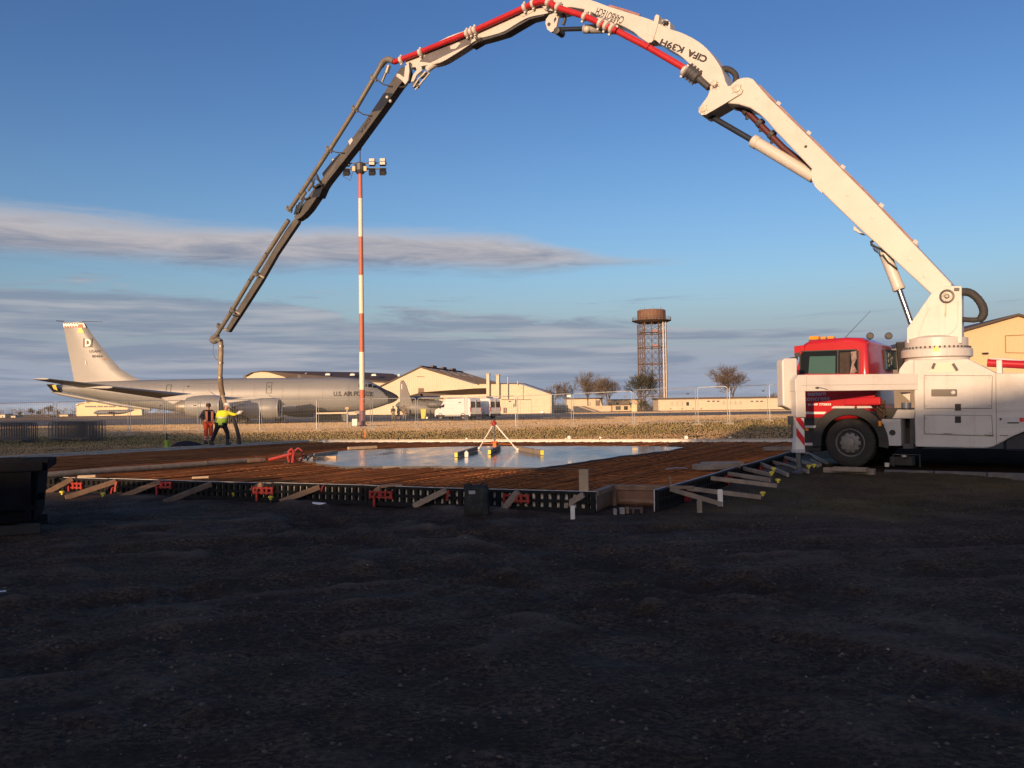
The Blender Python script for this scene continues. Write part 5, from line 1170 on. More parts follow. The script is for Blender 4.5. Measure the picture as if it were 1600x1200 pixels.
    mb = MB(); mb.tube([BP(640, 98, .29), BP(641, 112, .30), BP(639, 126, .3), BP(632, 136, .28), BP(625, 136, .26)], .03, 6); mb.tube([BP(643, 100, .2), BP(643, 115, .2), BP(640, 130, .2)], .03, 6); tp(mb, 'hydraulic_hose', HOSE)
    mb = MB(); mb.tube([BP(666, 113, .2), BP(655, 122, .2), BP(646, 136, .2)], .028, 6); mb.tube([BP(671, 114, .1), BP(649, 140, .1)], .03, 6); mb.bar(BP(663, 119, .15), BP(668, 113, .15), .2, .05); tp(mb, 'link_rod', WHITE2)
    mb = MB(); mb.box(BP(650, 131, .1), (.22, .2, .22)); mb.box(BP(660, 118, .1), (.16, .2, .14)); tp(mb, 'valve_block', DARKG, bv=.02)
    # section 4: dark composite box
    W4 = .20
    S4 = [(627, 104), (634, 104), (637, 117), (623, 134), (596, 172), (556, 227), (511, 284), (482, 327), (472, 338), (463, 344), (459, 339), (467, 328), (486, 300), (503, 279), (540, 230), (580, 175), (600, 145), (614, 122)]
    s4 = hollow(S4, W4, .30, 'boom_section', CARBON, .015, lab='dark composite fourth boom section sloping down left')
    hollow([(600, 145), (607, 145), (614, 146), (602, 163), (595, 172), (580, 175)], W4+.004, .308, 'black_sleeve', CARBON2, .004, par=s4)
    hollow([(508, 287), (495, 287), (490, 299), (486, 309), (498, 308), (504, 294)], W4+.004, .308, 'black_sleeve', CARBON2, .004, par=s4)
    hollow([(503, 271), (520, 250), (530, 240), (534, 243), (512, 274), (506, 279)], W4-.06, .2, 'side_fairing', CARBON2, .01, par=s4)
    hollow([(544, 221), (549, 215), (551.5, 219), (546.5, 227)], W4+.02, .01, 'pale_label', WHITE2, .002, par=s4)
    text_on('CIFA', (577.5, 183), (561.5, 207), .12, W4, CARBON2, .02, s4); text_on('CARBOTECH', (527, 249), (507, 280), .10, W4, M_('worn_grey_print', (.17, .16, .15)), .0, s4)
    mb = MB()
    for x, y in ((610, 158), (605, 152)): mb.ball(BP(x, y, W4+.03), .055, 8, 5)
    tp(mb, 'pipe_bracket', WHITE2, 40, par=s4)
    # grey pipe standing off section 4
    q = curve([(616, 96), (607, 93), (600, 96), (595, 103)], 5); mb = btube(q, .30, .10, 14); tp(mb, 'pipe_elbow', STEEL, 40)
    for a, b in (((595, 103), (556, 170)), ((555, 171), (516, 233)), ((514, 235), (470, 302)), ((469, 303), (452, 328))):
        mb = btube([a, b], .30, .078, 12); tp(mb, 'delivery_pipe', STEEL, 40)
    for x, y in ((555, 170), (514.5, 233.5), (584, 122), (452, 327)): clamp(x, y, -5, 8, .125, STEEL, .05, .30)
    for a, m_, b in (((557, 172), (568, 179), (581, 181)), ((517, 235), (525, 238), (538, 239)), ((587, 123), (599, 132), (613, 135))):
        mb = MB(); mb.tube([BP(*a, .30), BP(*m_, .28), BP(*b, .23)], .022, 6); tp(mb, 'stand_off_arm', DARKG, 40)
    mb = MB(); mb.tube([BP(608, 102, .25), BP(602, 116, .25), BP(597, 128, .25)], .04, 8); mb.tube([BP(608, 102, .25), BP(604, 114, .25)], .07, 8); tp(mb, 'stay_rod', STEEL)
    mb = MB(); rnd = random.Random(6)
    for i in range(5):
        q = curve([(503, 290), (494, 270+i*2.4), (486+i, 276+i*3), (490, 290+i), (500, 288)], 4); mb.tube([BP(x, y, .26+.015*i) for x, y in q], .015, 5)
    tp(mb, 'hydraulic_hose', HOSE)
    for a, b, r in (((490, 285), (481, 298), .05), ((478, 300), (470, 311), .055), ((484, 308), (473, 313), .03)):
        mb = btube([a, b], .26, r, 8); tp(mb, 'small_cylinder', STEEL if r > .04 else DARKG, 40)
    mb = MB()
    for i in range(4): mb.tube([BP(476-i*4, 308+i*4, .27), BP(470-i*3, 322+i*3, .28), BP(466-i*2, 332+i, .26)], .028, 6)
    tp(mb, 'hydraulic_hose', M_('blue_black_hose', (.03, .045, .06), .5))
    # section 5 and its pipe
    S5 = [(462, 340), (467, 343), (465, 349), (432, 398), (407, 442), (380, 484), (357, 519), (351, 517), (374, 478), (400, 436), (426, 392), (445, 362), (456, 346)]
    s5 = hollow(S5, .12, .15, 'boom_section', CARBON, .012, lab='slim dark outermost boom section above the workers')
    for a, b in (((451, 344), (418, 395)), ((417, 396.5), (392, 436)), ((391, 437.5), (362, 486)), ((361, 487.5), (338, 524))):
        mb = btube([a, b], .22, .082, 12); tp(mb, 'delivery_pipe', STEEL, 40)
    for x, y in ((401, 428), (364, 485), (343, 510)):
        clamp(x, y, -5, 8, .125, STEEL, .06, .22); mb = MB(); mb.bar(BP(x, y, .2), BP(x+12, y+6, .1), .05, .06); tp(mb, 'stand_off_arm', STEEL)
    mb = MB(); mb.tube([BP(x, y, .12) for x, y in curve([(364, 492), (370, 494), (375, 493), (375, 490)], 4)], .03, 6); tp(mb, 'lifting_hook', BLACK)
    # end elbow and rubber end hose hanging to the workers
    eo = .22
    mb = btube(curve([(340, 524), (333, 528), (331, 531), (335, 533.5), (341, 531), (345, 534)], 5), eo, .098, 12); tp(mb, 'pipe_elbow', STEEL, 40)
    def drop(pts, r, nm, m): mb = MB(); mb.tube([BP(x, y, eo) for x, y in curve(pts, 5)], r, 12); return tp(mb, nm, m, 45)
    drop([(345, 534), (345.5, 550), (344.5, 575), (343.8, 592)], .088, 'delivery_pipe', HOSEP)
    drop([(344.2, 592), (345.5, 606), (348, 617)], .10, 'end_coupling', M_('muddy_coupling', (.17, .125, .075), .85, .4, 8))
    drop([(347.5, 616), (351, 628), (357, 640), (362, 650)], .075, 'end_hose', HOSEP)
    drop([(362, 650), (368, 664), (372, 678), (374.5, 694)], .07, 'end_hose', HOSE)
    mb = MB()
    for x, y in ((345.5, 541), (345, 567), (344, 590)): mb.lathe([(.105, -.03), (.105, .03)], BP(x, y, eo), UPZ, 12)
    mb.tube([BP(x, y, .25) for x, y in curve([(334, 535), (333, 550), (337, 560), (340.5, 562), (341, 545)], 4)], .012, 5); tp(mb, 'hose_strap', STEEL)
build_boom()
# ------------------------------------------------------------------ tanker aircraft
GZF = .25
def build_tanker():
    D = 102.0; nose = V(623, 621, D); X0 = nose.x
    t = thing('tanker_aircraft', 'large grey four engined tanker aircraft parked on the apron, nose to the right', 'aircraft', (X0-20, D, GZF))
    def P(s, y, z): return Vector((X0-s, D-y, z))               # s aft of the nose, y towards us
    sec = [(0, 3.08, 3.02), (.25, 3.33, 2.72), (.7, 3.60, 2.48), (1.25, 3.86, 2.30), (1.8, 4.17, 2.10), (2.5, 4.57, 1.88), (3.3, 4.97, 1.66), (4.4, 5.32, 1.50), (6.3, 5.50, 1.40), (10, 5.56, 1.38), (17, 5.60, 1.38), (22, 5.60, 1.45), (25.5, 5.59, 1.68), (28.4, 5.57, 2.02), (31, 5.55, 2.42), (34, 5.50, 3.02), (36.2, 5.44, 3.52), (38.6, 5.28, 4.02), (40.2, 5.02, 4.36), (40.9, 4.85, 4.52)]
    n = 28; rings = []; W = []
    for s, zt, zb in sec:
        h = (zt-zb)/2; c = (zt+zb)/2; w = min(h*.93, 1.88); ring = []
        for k in range(n):
            a = 2*math.pi*k/n; ca, sa = math.cos(a), math.sin(a)
            e = .88 if 4 < s < 30 else 1
            ring.append(P(s, w*math.copysign(abs(ca)**e, ca), c+h*math.copysign(abs(sa)**e, sa)))
        rings.append(ring)
    mb = MB(); mb.loft(rings); F = part(mb, 'fuselage', PLANEG, t, world=True, smooth=50)
    def skin(s, z, o=.02):                                      # a point on the near flank
        for (s0, t0, b0), (s1, t1, b1) in zip(sec, sec[1:]):
            if s0 <= s <= s1: k = (s-s0)/(s1-s0); zt, zb = t0+(t1-t0)*k, b0+(b1-b0)*k; break
        h = (zt-zb)/2; c = (zt+zb)/2; w = min(h*.93, 1.88); q = max(-1, min(1, (z-c)/h)); e = .88 if 4 < s < 30 else 1
        sa = math.copysign(abs(q)**(1/e), q)
        return P(s, w*abs(math.sqrt(max(0, 1-sa*sa)))**e+o, z)
    def patch(outline, nm, m, o=.02, par=F, sub=6):
        mb = MB(); zs = [z for s, z in outline]; z0, z1 = min(zs), max(zs); rows = []
        for i in range(sub+1):
            z = z0+(z1-z0)*i/sub; xs = []
            for (sa, za), (sb, zb) in zip(outline, outline[1:]+outline[:1]):
                if abs(zb-za) > 1e-9 and min(za, zb)-1e-6 <= z <= max(za, zb)+1e-6: xs.append(sa+(sb-sa)*(z-za)/(zb-za))
                elif abs(zb-za) <= 1e-9 and abs(z-za) < 1e-6: xs += [sa, sb]
            rows.append((min(xs), max(xs), z))
        vs = []
        for a, b, z in rows:
            for k in range(5): vs.append(skin(a+(b-a)*k/4, z, o))
        mb.add(vs, [(i*5+k, i*5+k+1, (i+1)*5+k+1, (i+1)*5+k) for i in range(sub) for k in range(4)]); return part(mb, nm, m, par, world=True)
    # nose: black radome with glare panel reaching up to the windscreen
    rr = []
    for s, zt, zb in ((-.015, 3.085, 3.015), (.25, 3.36, 2.69), (.7, 3.63, 2.45), (1.2, 3.87, 2.29)):
        h = (zt-zb)/2; c = (zt+zb)/2; rr.append([P(s, h*.95*math.cos(2*math.pi*k/n), c+h*1.01*math.sin(2*math.pi*k/n)) for k in range(n)])
    mb = MB(); mb.loft(rr); part(mb, 'radome', PLANED, t, world=True, smooth=50)
    patch([(1.15, 3.2), (1.2, 3.88), (1.9, 4.18), (2.75, 4.55), (2.6, 4.30), (1.8, 3.75), (1.35, 3.2)], 'glare_panel', PLANED)
    for a, b, z0, z1 in ((2.42, 2.85, 4.22, 4.50), (2.95, 3.40, 4.30, 4.68), (3.5, 3.95, 4.36, 4.70), (4.05, 4.45, 4.36, 4.62)):
        patch([(a, z0), (b, z0), (b+.05, z1), (a+.14, z1)], 'cockpit_window', GLASS, .03, sub=3)
    # doors outlined, hatches, star
    def outl(s0, s1, z0, z1):
        for q in ([(s0, z0), (s1, z0), (s1, z0+.06), (s0, z0+.06)], [(s0, z1), (s1, z1), (s1, z1+.06), (s0, z1+.06)]): patch(q, 'door_outline', PLANEM, sub=1)
        for q in ([(s0, z0), (s0+.06, z0), (s0+.06, z1), (s0, z1)], [(s1-.06, z0), (s1, z0), (s1, z1), (s1-.06, z1)]): patch(q, 'door_outline', PLANEM, sub=4)
    outl(14.6, 15.25, 3.72, 4.95); patch([(14.85, 4.4), (15.0, 4.4), (15.0, 4.6), (14.85, 4.6)], 'door_window', PLANED, sub=1); outl(26.4, 27.0, 3.9, 4.85)
    patch([(24.3, 4.6), (24.5, 4.6), (24.5, 4.75), (24.3, 4.75)], 'hatch', PLANED, sub=1)
    mb = MB(); c = skin(31.2, 4.28, .03); mb.prism([c+Vector((.42*math.cos(a)*(1 if i % 2 == 0 else .42), -.0, .42*math.sin(a)*(1 if i % 2 == 0 else .42))) for i in range(10) for a in [math.pi/2+i*math.pi/5]], (0, .01, 0)); part(mb, 'star_insignia', PLANEM, F, world=True)
    SEAM = M_('panel_seam_grey', (.145, .147, .142), .5, .1)
    for k, sx in enumerate((5.6, 8.6, 11.4, 13.3, 16.6, 19.2, 21.9, 24.9, 27.6, 30.2, 33.0, 35.6)): patch([(sx, 2.6 if sx > 30 else 1.8), (sx+.045, 2.6 if sx > 30 else 1.8), (sx+.045, 5.3), (sx, 5.3)], 'panel_seam', SEAM, .008)
    for z in (2.55, 3.15, 4.98): patch([(5 if z < 4 else 3.6, z), (29, z), (29, z+.03), (5 if z < 4 else 3.6, z+.03)], 'panel_seam', SEAM, .008, sub=1)
    # lettering on the forward fuselage
    a = skin(7.35, 3.30, .035)
    q = lettering('U.S. AIR FORCE', 'lettering', PLANEM, F, Vector((X0-7.35, D-1.9, 3.28)), (1, 0, 0), (0, 0, 1), .54, .035, width=4.3, lift=.0)
    # fin
    def fin(outl, y, w): mb = MB(); mb.prism([P(s, w/2, z) for s, z in outl], (0, w, 0)); return mb
    def fpx(px, py): p = V(px, py, D); return (X0-p.x, p.z)
    O = [fpx(117, 600), fpx(98, 504), fpx(131, 502.5), fpx(146, 526), fpx(167, 553), fpx(185, 574.5), fpx(200, 585), fpx(222, 594), fpx(222, 600)]
    rings = []; zsF = [5.2, 5.5, 6.0, 6.8, 8.0, 9.5, 11.0, 12.35]
    def xr(z):
        xs = []
        for (sa, za), (sb, zb) in zip(O, O[1:]+O[:1]):
            if abs(zb-za) > 1e-6 and min(za, zb) <= z <= max(za, zb): xs.append(sa+(sb-sa)*(z-za)/(zb-za))
        return min(xs), max(xs)
    ztop = min(O[1][1], O[2][1]); zsF = [z for z in zsF if z < ztop-.05]+[ztop-.01]
    for z in zsF:
        a, b = xr(max(z, O[0][1]+.01)); ch = b-a; th = .24
        rings.append([P(a+ch*u, th*v, z) for u, v in ((0, 0), (.08, .7), (.3, 1), (.65, .75), (1, .06), (1, -.06), (.65, -.75), (.3, -1), (.08, -.7))])
    mb = MB(); mb.loft(rings); FN = part(mb, 'tail_fin', PLANEG, t, world=True, smooth=50)
    def fp(px, py, y=.25): return V(px, py, D-y)
    def fpatch(pts, nm, m, y=.25, th=.02): mb = MB(); mb.prism([fp(*q, y) for q in pts], (0, .02, 0)); return part(mb, nm, m, FN, world=True)
    fpatch([(98.5, 505), (131, 505), (134, 511.5), (99.5, 511.5)], 'fin_band', MARKW)
    for i in range(6): fpatch([(99.6+i*4, 504.6), (101.6+i*4, 504.6), (101.8+i*4, 506), (99.8+i*4, 506)], 'fin_band_black', MARKB, .262); fpatch([(100+i*4.2, 509.2), (103+i*4.2, 509.2), (103.3+i*4.2, 511.6), (100.3+i*4.2, 511.6)], 'fin_band_red', MARKR, .262)
    fpatch([(122, 506.5), (129, 506.5), (130, 511.5), (123, 511.5)], 'fin_band_red', MARKR, .27)
    fpatch([(121, 520), (121, 517), (123, 515), (123, 512.5), (125.5, 511), (128, 512.5), (128.5, 515), (130.5, 517), (131, 520)], 'fin_crest', MARKY, .27)
    fpatch([(130, 528.5), (144, 528.5), (144, 542.5), (130, 542.5)], 'letter_panel', MARKB, .262)
    lettering('D', 'lettering', MARKW, FN, fp(132.6, 541.5, .29), (1, 0, 0), UPZ, 1.0-.06, .05, width=.72, lift=0)
    lettering('USAFE', 'lettering', PLANEM, FN, fp(139.5, 551, .275), (1, 0, 0), UPZ, .31, .0, width=1.33, lift=0)
    lettering('80464', 'lettering', PLANEM, FN, fp(144, 558.8, .275), (1, 0, 0), UPZ, .32, .0, width=1.18, lift=0)
    fpatch([(159.5, 561), (164.5, 561), (164.5, 561.8), (159.5, 561.8)], 'small_stripe', MARKR, .27); fpatch([(133, 564), (134, 563.5), (135.2, 570), (134.4, 571)], 'white_scuff', MARKW, .262)
    mb = MB(); zz = V(120, 501.5, D).z; mb.tube([V(88, 501.3, D), V(100, 502, D)], .05, 6); mb.tube([V(128, 502, D), V(160, 502.6, D)], [.04, .02], 6); part(mb, 'fin_tip_probe', PLANED, FN, world=True)
    # flying surfaces
    def surf(nm, root, tip, zr, zt, yr, yt, tr, tt, m=PLANEG, side=1, mid=None):
        st = [(root, zr, yr, tr)]+([mid] if mid else [])+[(tip, zt, yt, tt)]; rings = []
        for (l, tr_e), z, y, th in st:
            ch = tr_e-l; rings.append([P(l+ch*u, side*y, z+th*v) for u, v in ((0, 0), (.04, .55), (.2, 1), (.5, .85), (1, .03), (1, -.03), (.5, -.55), (.2, -.75), (.04, -.45))])
        mb = MB(); mb.loft(rings); return part(mb, nm, m, t, world=True, smooth=50)
    for sd in (1, -1):
        surf('wing', (12.6, 22.4), (24.9, 27.5), 2.35, 4.15, 1.2, 19.6, .62, .14, side=sd, mid=((17.6, 23.4), 2.95, 8.2, .42))
        surf('tailplane', (33.2, 37.6), (38.3, 40.3), 4.75, 5.6, .6, 6.15, .22, .08, side=sd)
    # engines: nacelle, bright lip, dark inlet and fan, exhaust, pylon
    for sd in (1, -1):
        for y, si, zc in ((8.35, 11.9, 1.92), (14.0, 16.3, 2.22)):
            o = P(si, sd*y, zc); ax = Vector((-1, 0, 0)); r = 1.10
            mb = MB(); mb.lathe([(r*.86, .18), (r*.93, .02), (r*.99, .18), (r*1.06, .9), (r*1.06, 1.9), (r*.98, 2.9), (r*.86, 3.5), (r*.80, 3.5)], o, ax, 30); E = part(mb, 'engine_nacelle', PLANEG, t, world=True, smooth=40)
            mb = MB(); mb.lathe([(r*.84, .16), (r*.90, -.01), (r*.955, -.02), (r*1.0, .14)], o, ax, 30); part(mb, 'inlet_lip', PLANEL, E, world=True, smooth=60)
            mb = MB(); mb.lathe([(r*.85, .05), (r*.84, .7), (.02, .72)], o, ax, 30); part(mb, 'inlet', ENGI, E, world=True, smooth=40)
            mb = MB(); mb.lathe([(.02, .35), (.16, .48), (.24, .69)], o, ax, 16); part(mb, 'spinner', DARKG, E, world=True, smooth=50)
            mb = MB()
            for k in range(18): a = 2*math.pi*k/18; d = Vector((0, math.cos(a), math.sin(a))); mb.bar(o+ax*.62+d*.2, o+ax*.68+d*.9, .12, .03, ax)
            part(mb, 'fan_blade', STEEL, E, world=True)
            mb = MB(); mb.lathe([(r*.62, 3.0), (r*.60, 4.1), (r*.45, 4.6), (.2, 4.7)], o, ax, 24); part(mb, 'exhaust', STEEL, E, world=True, smooth=40)
            mb = MB(); mb.prism([P(si+.6, sd*y-.14, zc+r*1.0), P(si+1.2, sd*y-.14, zc+r*1.05+.35), P(si+6.2, sd*y-.14, zc+.95), P(si+5.0, sd*y-.14, zc+.3), P(si+3.2, sd*y-.14, zc+.6)], (0, .0, 0) if False else Vector((0, -.28, 0))); part(mb, 'engine_pylon', PLANEG, t, world=True)
    # belly fairing, landing gear
    mb = MB(); mb.loft([[P(s, w*math.cos(a), 2.0+h*math.sin(a)) for a in [2*math.pi*k/16 for k in range(16)]] for s, w, h in ((10.5, .6, .3), (12.5, 2.0, .85), (17, 2.25, .95), (21.5, 2.1, .85), (24.5, .6, .3))]); part(mb, 'wing_fairing', PLANEG, t, world=True, smooth=60)
    def gear(s, y, whl, r=.55):
        mb = MB(); mb.cyl(P(s, y, 1.9), P(s, y, GZF+r), .13, seg=8); mb.bar(P(s+.1, y, 1.6), P(s+.9, y*.8, 1.9), .08, .08); g = part(mb, 'landing_gear', GEARM, t, world=True)
        for ds, dy in whl: mb = MB(); o = P(s+ds, y+dy, GZF+r); mb.lathe([(.2, -.16), (r-.05, -.16), (r, -.1), (r, .1), (r-.05, .16), (.2, .16)], o, (0, 1, 0), 18); part(mb, 'wheel', RUBBER, g, world=True, smooth=40)
        mb = MB(); mb.prism([P(s-.55, y+.5, GZF+.95), P(s+.55, y+.5, GZF+.95), P(s+.6, y+.5, 1.8), P(s-.6, y+.5, 1.8)], (0, .05, 0)); part(mb, 'gear_door', PLANEG, g, world=True)
    gear(4.6, 0, ((0, .3), (0, -.3)), .5)
    for y in (3.4, -3.4): gear(20.0, y, ((-.6, .35), (.6, .35), (-.6, -.35), (.6, -.35)), .62)
    # refuelling boom under the tail with its two small fins
    mb = MB(); mb.tube([P(29.5, 0, 2.05), P(33, 0, 2.62), P(38, 0, 3.62), P(40.4, 0, 4.1), P(41.3, 0, 4.35)], [.16, .24, .24, .22, .10], 12); B = part(mb, 'refuelling_boom', PLANEG, t, world=True, smooth=50)
    for sd in (1, -1):
        mb = MB(); mb.prism([P(40.1, sd*.1, 4.15), P(41.0, sd*.1, 4.2), P(41.3, sd*1.15, 5.15), P(40.5, sd*1.15, 5.15)], (0, 0, .05)); part(mb, 'boom_fin', PLANED, B, world=True)
    mb = MB(); mb.prism([V(81, 602, D-1.2), V(86.5, 601, D-1.2), V(90, 610, D-.9), V(84, 608, D-1.0)], (0, .03, 0)); part(mb, 'boom_fin_marking', MARKY, B, world=True)
    mb = MB(); mb.bar(P(39.5, 0, 4.1), P(39.0, 0, 4.9), .15, .3); mb.bar(P(38.7, 0, 3.9), P(38.2, 0, 4.7), .1, .2); part(mb, 'boom_latch', PLANED, B, world=True)
    for s, z in ((11.5, 5.6), (18, 5.62), (33, 5.6)): mb = MB(); mb.prism([P(s, .03, z-.05), P(s+.5, .03, z-.05), P(s+.45, .03, z+.3), P(s+.25, .03, z+.3)], (0, .06, 0)); part(mb, 'blade_aerial', PLANED, F, world=True)
    mb = MB(); mb.bar(Vector((X0-14, D-.5, GZF)), Vector((X0-14, D-.5, GZF+.7)), 1.2, .8); mb.bar(Vector((X0-10.2, D+2, GZF+.5)), Vector((X0-6.5, D+2, GZF+.5)), 1.4, .9)
    solo(mb, 'ground_power_cart', DARKG, 'dark ground equipment cart parked under the tanker aircraft', 'equipment cart', (X0-12, D, GZF), world=True, bevel=.05)
build_tanker()

# ------------------------------------------------------------------ hangars and other buildings
def hangar_gable():
    D0 = 196.0; p0 = V(657, 645, D0); p0.z = GZF; yaw = R_(-13); u = Vector((math.cos(yaw), math.sin(yaw), 0)); n = Vector((u.y, -u.x, 0)); v = -n     # u along the front, n towards us
    t = thing('gabled_hangar', 'cream gabled hangar with a brown roof behind the white vans', 'hangar', p0)
    def W(px, py, off=0): return PL(px, py, p0+n*off, n)
    def wallpoly(pts, nm, m, off, th, par=t, bv=0): mb = MB(); mb.prism([W(x, y, off) for x, y in pts], v*th); return part(mb, nm, m, par, world=True, bevel=bv)
    wallpoly([(560, 648), (560, 622), (600, 603), (657, 574.8), (741, 600.2), (812, 600.2), (862, 616.5), (862, 647)], 'front_wall', CREAM, 0, .4)
    LEN = 34.0
    top = [(560, 622), (600, 603), (657, 574.8), (741, 600.2), (812, 600.2), (862, 616.5)]; mb = MB()
    for i in range(100):
        x = 561.5+i*3.0
        if x > 860: break
        for (xa, ya), (xb, yb_) in zip(top, top[1:]):
            if xa <= x <= xb: yt = ya+(yb_-ya)*(x-xa)/(xb-xa)
        mb.prism([W(x, yt+.8, .05), W(x+.35, yt+.8, .05), W(x+.35, 647, .05), W(x, 647, .05)], v*.04)
    part(mb, 'cladding_rib', CREAM, t, world=True, kind='stuff')
    pk = W(657, 574.3, .3); le = W(553, 624.5, .3); re = W(815.5, 600, .3); r2 = W(864, 616, .3); m1 = W(741, 599.9, .3); kink = W(742, 600, .3)
    k1 = pk+(re-pk)*0
    # roof slabs run back from the gable
    for a, b in ((le, pk), (pk, W(748, 601.5, .3))):
        mb = MB(); mb.prism([a, b, b+v*LEN, a+v*LEN], (0, 0, .25)); rf = part(mb, 'roof', ROOFB, t, world=True)
        d = (b-a)
        if b is not pk:
            for i in range(4):
                for j in range(2):
                    q = a+d*(.10+.22*j)+v*(3.5+6.5*i+1.5*j)+UPZ*.27; mb = MB(); mb.prism([q, q+d*.10, q+d*.10+v*3.2, q+v*3.2], (0, 0, .03)); part(mb, 'roof_light', ROOFL, rf, world=True)
        nrm = d.cross(v).normalized(); nrm = nrm if nrm.z > 0 else -nrm
        mb = MB()
        for i in range(22): q = a+v*(LEN*i/22)+UPZ*.25; mb.bar(q, q+d, .10, .10, nrm)
        part(mb, 'roof_rib', ROOFB, rf, world=True, kind='stuff')
    mb = MB(); mb.bar(pk+UPZ*.35, pk+v*LEN+UPZ*.35, .5, .18); part(mb, 'ridge_cap', ROOFB, t, world=True)
    mb = MB()
    for i in range(3): q = pk+v*(8+8*i)+UPZ*.6; mb.bar(q, q+v*3.0, .7, .5)
    part(mb, 'ridge_vent', M_('ridge_vent_brown', (.13, .085, .065), .7), t, world=True)
    mb = MB(); a = W(741, 599.6, .35); b = W(816, 599.6, .35); c = W(864, 615.6, .35); mb.prism([a, b, b+v*3.2, a+v*3.2], (0, 0, .15)); mb.prism([b, c, c+v*3.2, b+v*3.2], (0, 0, .15)); part(mb, 'side_roof', ROOFB, t, world=True)
    mb = MB(); sw = W(862, 647, 0); mb.prism([sw-u*.3, sw, sw+UPZ*(W(862, 616.5).z-sw.z), sw-u*.3+UPZ*(W(862, 616.5).z-sw.z)], v*3); part(mb, 'side_wall', TANW, t, world=True)
    mb = MB(); sw = W(561, 647, 0); hh = W(560, 622).z-sw.z; mb.prism([sw, sw+u*.3, sw+u*.3+UPZ*hh, sw+UPZ*hh], v*LEN); part(mb, 'side_wall', TANW, t, world=True)
    # flat brown canopy and what is beneath it
    mb = MB(); mb.prism([W(640, 618, .05), W(655, 614, 4), W(657, 620.5, 4), W(640, 622, .05)], u*.1); mb.prism([W(653, 613.2, 3), W(742, 606.8, 3), W(760, 606.3, .1), W(761, 619.5, .1), W(655, 620.3, 3)], v*2.9); part(mb, 'canopy', ROOFB, t, world=True)
    wallpoly([(640, 622), (680, 621), (681, 648), (640, 648)], 'dark_opening', SHADOWD, .04, .03); wallpoly([(679.5, 621), (686, 621), (686, 648), (679.5, 648)], 'green_door_edge', DGREEN, .12, .1)
    wallpoly([(688, 618), (760, 616), (760, 622), (688, 622)], 'canopy_fascia', CREAM, 3.2, .1)
    for x0, x1, y in ((760, 764.5, 584), (775.2, 779.8, 586)):
        w = wallpoly([(x0, y), (x1, y), (x1, 622), (x0, 622)], 'chimney', CREAM, .9, .85); mb = MB(); a = W(x0-.4, y, .95); b = W(x1+.4, y, .95); mb.bar(a+v*.45, b+v*.45, 1.0, .25); part(mb, 'chimney_cap', M_('chimney_cap_tan', (.45, .36, .22), .7), w, world=True)
    for x, y0, y1 in ((793.5, 589, 623), (809, 594.5, 601)): mb = MB(); mb.cyl(W(x, y1, .4), W(x, y0, .4), .12, seg=8); part(mb, 'flue_pipe', GALV, t, world=True)
    for x, y0, y1 in ((817.3, 601, 624), (794.5, 600, 623)): wallpoly([(x, y0), (x+.8, y0), (x+.8, y1), (x, y1)], 'wall_joint', ROOFB, .03, .02)
    wallpoly([(783, 623.7), (830, 624), (830, 624.9), (783, 624.6)], 'door_track', ROOFB, .06, .05)
    for x in (813, 830): wallpoly([(x, 625), (x+.5, 625), (x+.5, 645), (x, 645)], 'door_joint', M_('joint_tan', (.35, .27, .16)) if x == 813 else bpy.data.materials['joint_tan'], .02, .02)
    wallpoly([(786, 637), (792, 637), (792, 645.5), (786, 645.5)], 'small_door', M_('brown_door', (.10, .06, .045), .6), .04, .03); wallpoly([(802.3, 631), (806, 631), (806, 636), (802.3, 636)], 'wall_box', SHADOWD, .3, .25)
    wallpoly([(653.5, 606.5), (662.5, 606.5), (662.5, 613), (653.5, 613)], 'upper_door', M_('brown_shutter', (.16, .11, .07), .7), .05, .04); wallpoly([(651, 588.2), (663, 588.2), (663, 589), (651, 589)], 'vent_slot', ROOFB, .06, .05); wallpoly([(653.6, 613), (657, 613), (657, 620), (653.6, 620)], 'stair_panel', M_('stair_tan', (.30, .22, .12), .7), .5, .4)
    wallpoly([(845, 643), (849, 643), (849, 645.4), (845, 645.4)], 'wall_unit', GALV, .5, .45)
hangar_gable()
def arched_hangar():
    D0 = 232.0; p0 = V(420, 645, D0); p0.z = GZF
    t = thing('long_hangar', 'long brown roofed hangar with cream gable behind the tanker fuselage', 'hangar', p0)
    def q(px, py, d=0): return V(px, py, D0+d)
    g = [q(383, 588), q(393, 583.3), q(406, 581), q(420, 582), q(446, 589.5), q(446, 648), q(383, 648)]
    mb = MB(); mb.prism(g, (0, 1, 0)); part(mb, 'gable_wall', CREAM, t, world=True)
    mb = MB(); mb.prism([q(440, 590), q(646, 600, 2), q(646, 648, 2), q(440, 648)], (0, .5, 0)); part(mb, 'side_wall', CREAM, t, world=True)
    r = [q(381.5, 588.5, -.5), q(392, 582.7, -.5), q(406, 580.4, -.5)]
    mb = MB(); 
    A = [q(406, 580.3, -.6), q(421, 581.6, -.6), q(447, 589.8, -.6)]; Bk = [q(560, 582.5, 10), q(614, 585, 10), q(652, 601, 2)]
    for i in range(2): mb.prism([A[i], A[i+1], Bk[i+1], Bk[i]], (0, 0, .2))
    mb.prism([r[0], r[1], r[2], Bk[0]+Vector((-2, 6, -.4)), Bk[0]+Vector((-4, 14, -3))], (0, 0, .15)); rf = part(mb, 'roof', ROOFB, t, world=True)
    for x, y in ((475.5, 585.2), (511.5, 585.7), (550, 586), (583.5, 586.6)):
        c = q(x, y, 1.0); mb = MB(); mb.prism([c+Vector((-.65, 0, -.1)), c+Vector((.75, 0, -.1)), c+Vector((.55, 0, .30)), c+Vector((-.45, 0, .30))], (0, .8, .2)); part(mb, 'roof_vent', MARKW, rf, world=True)
    mb = MB(); mb.bar(q(623, 588), q(623, 584.5), .5, .5); part(mb, 'roof_cowl', GALV, rf, world=True)
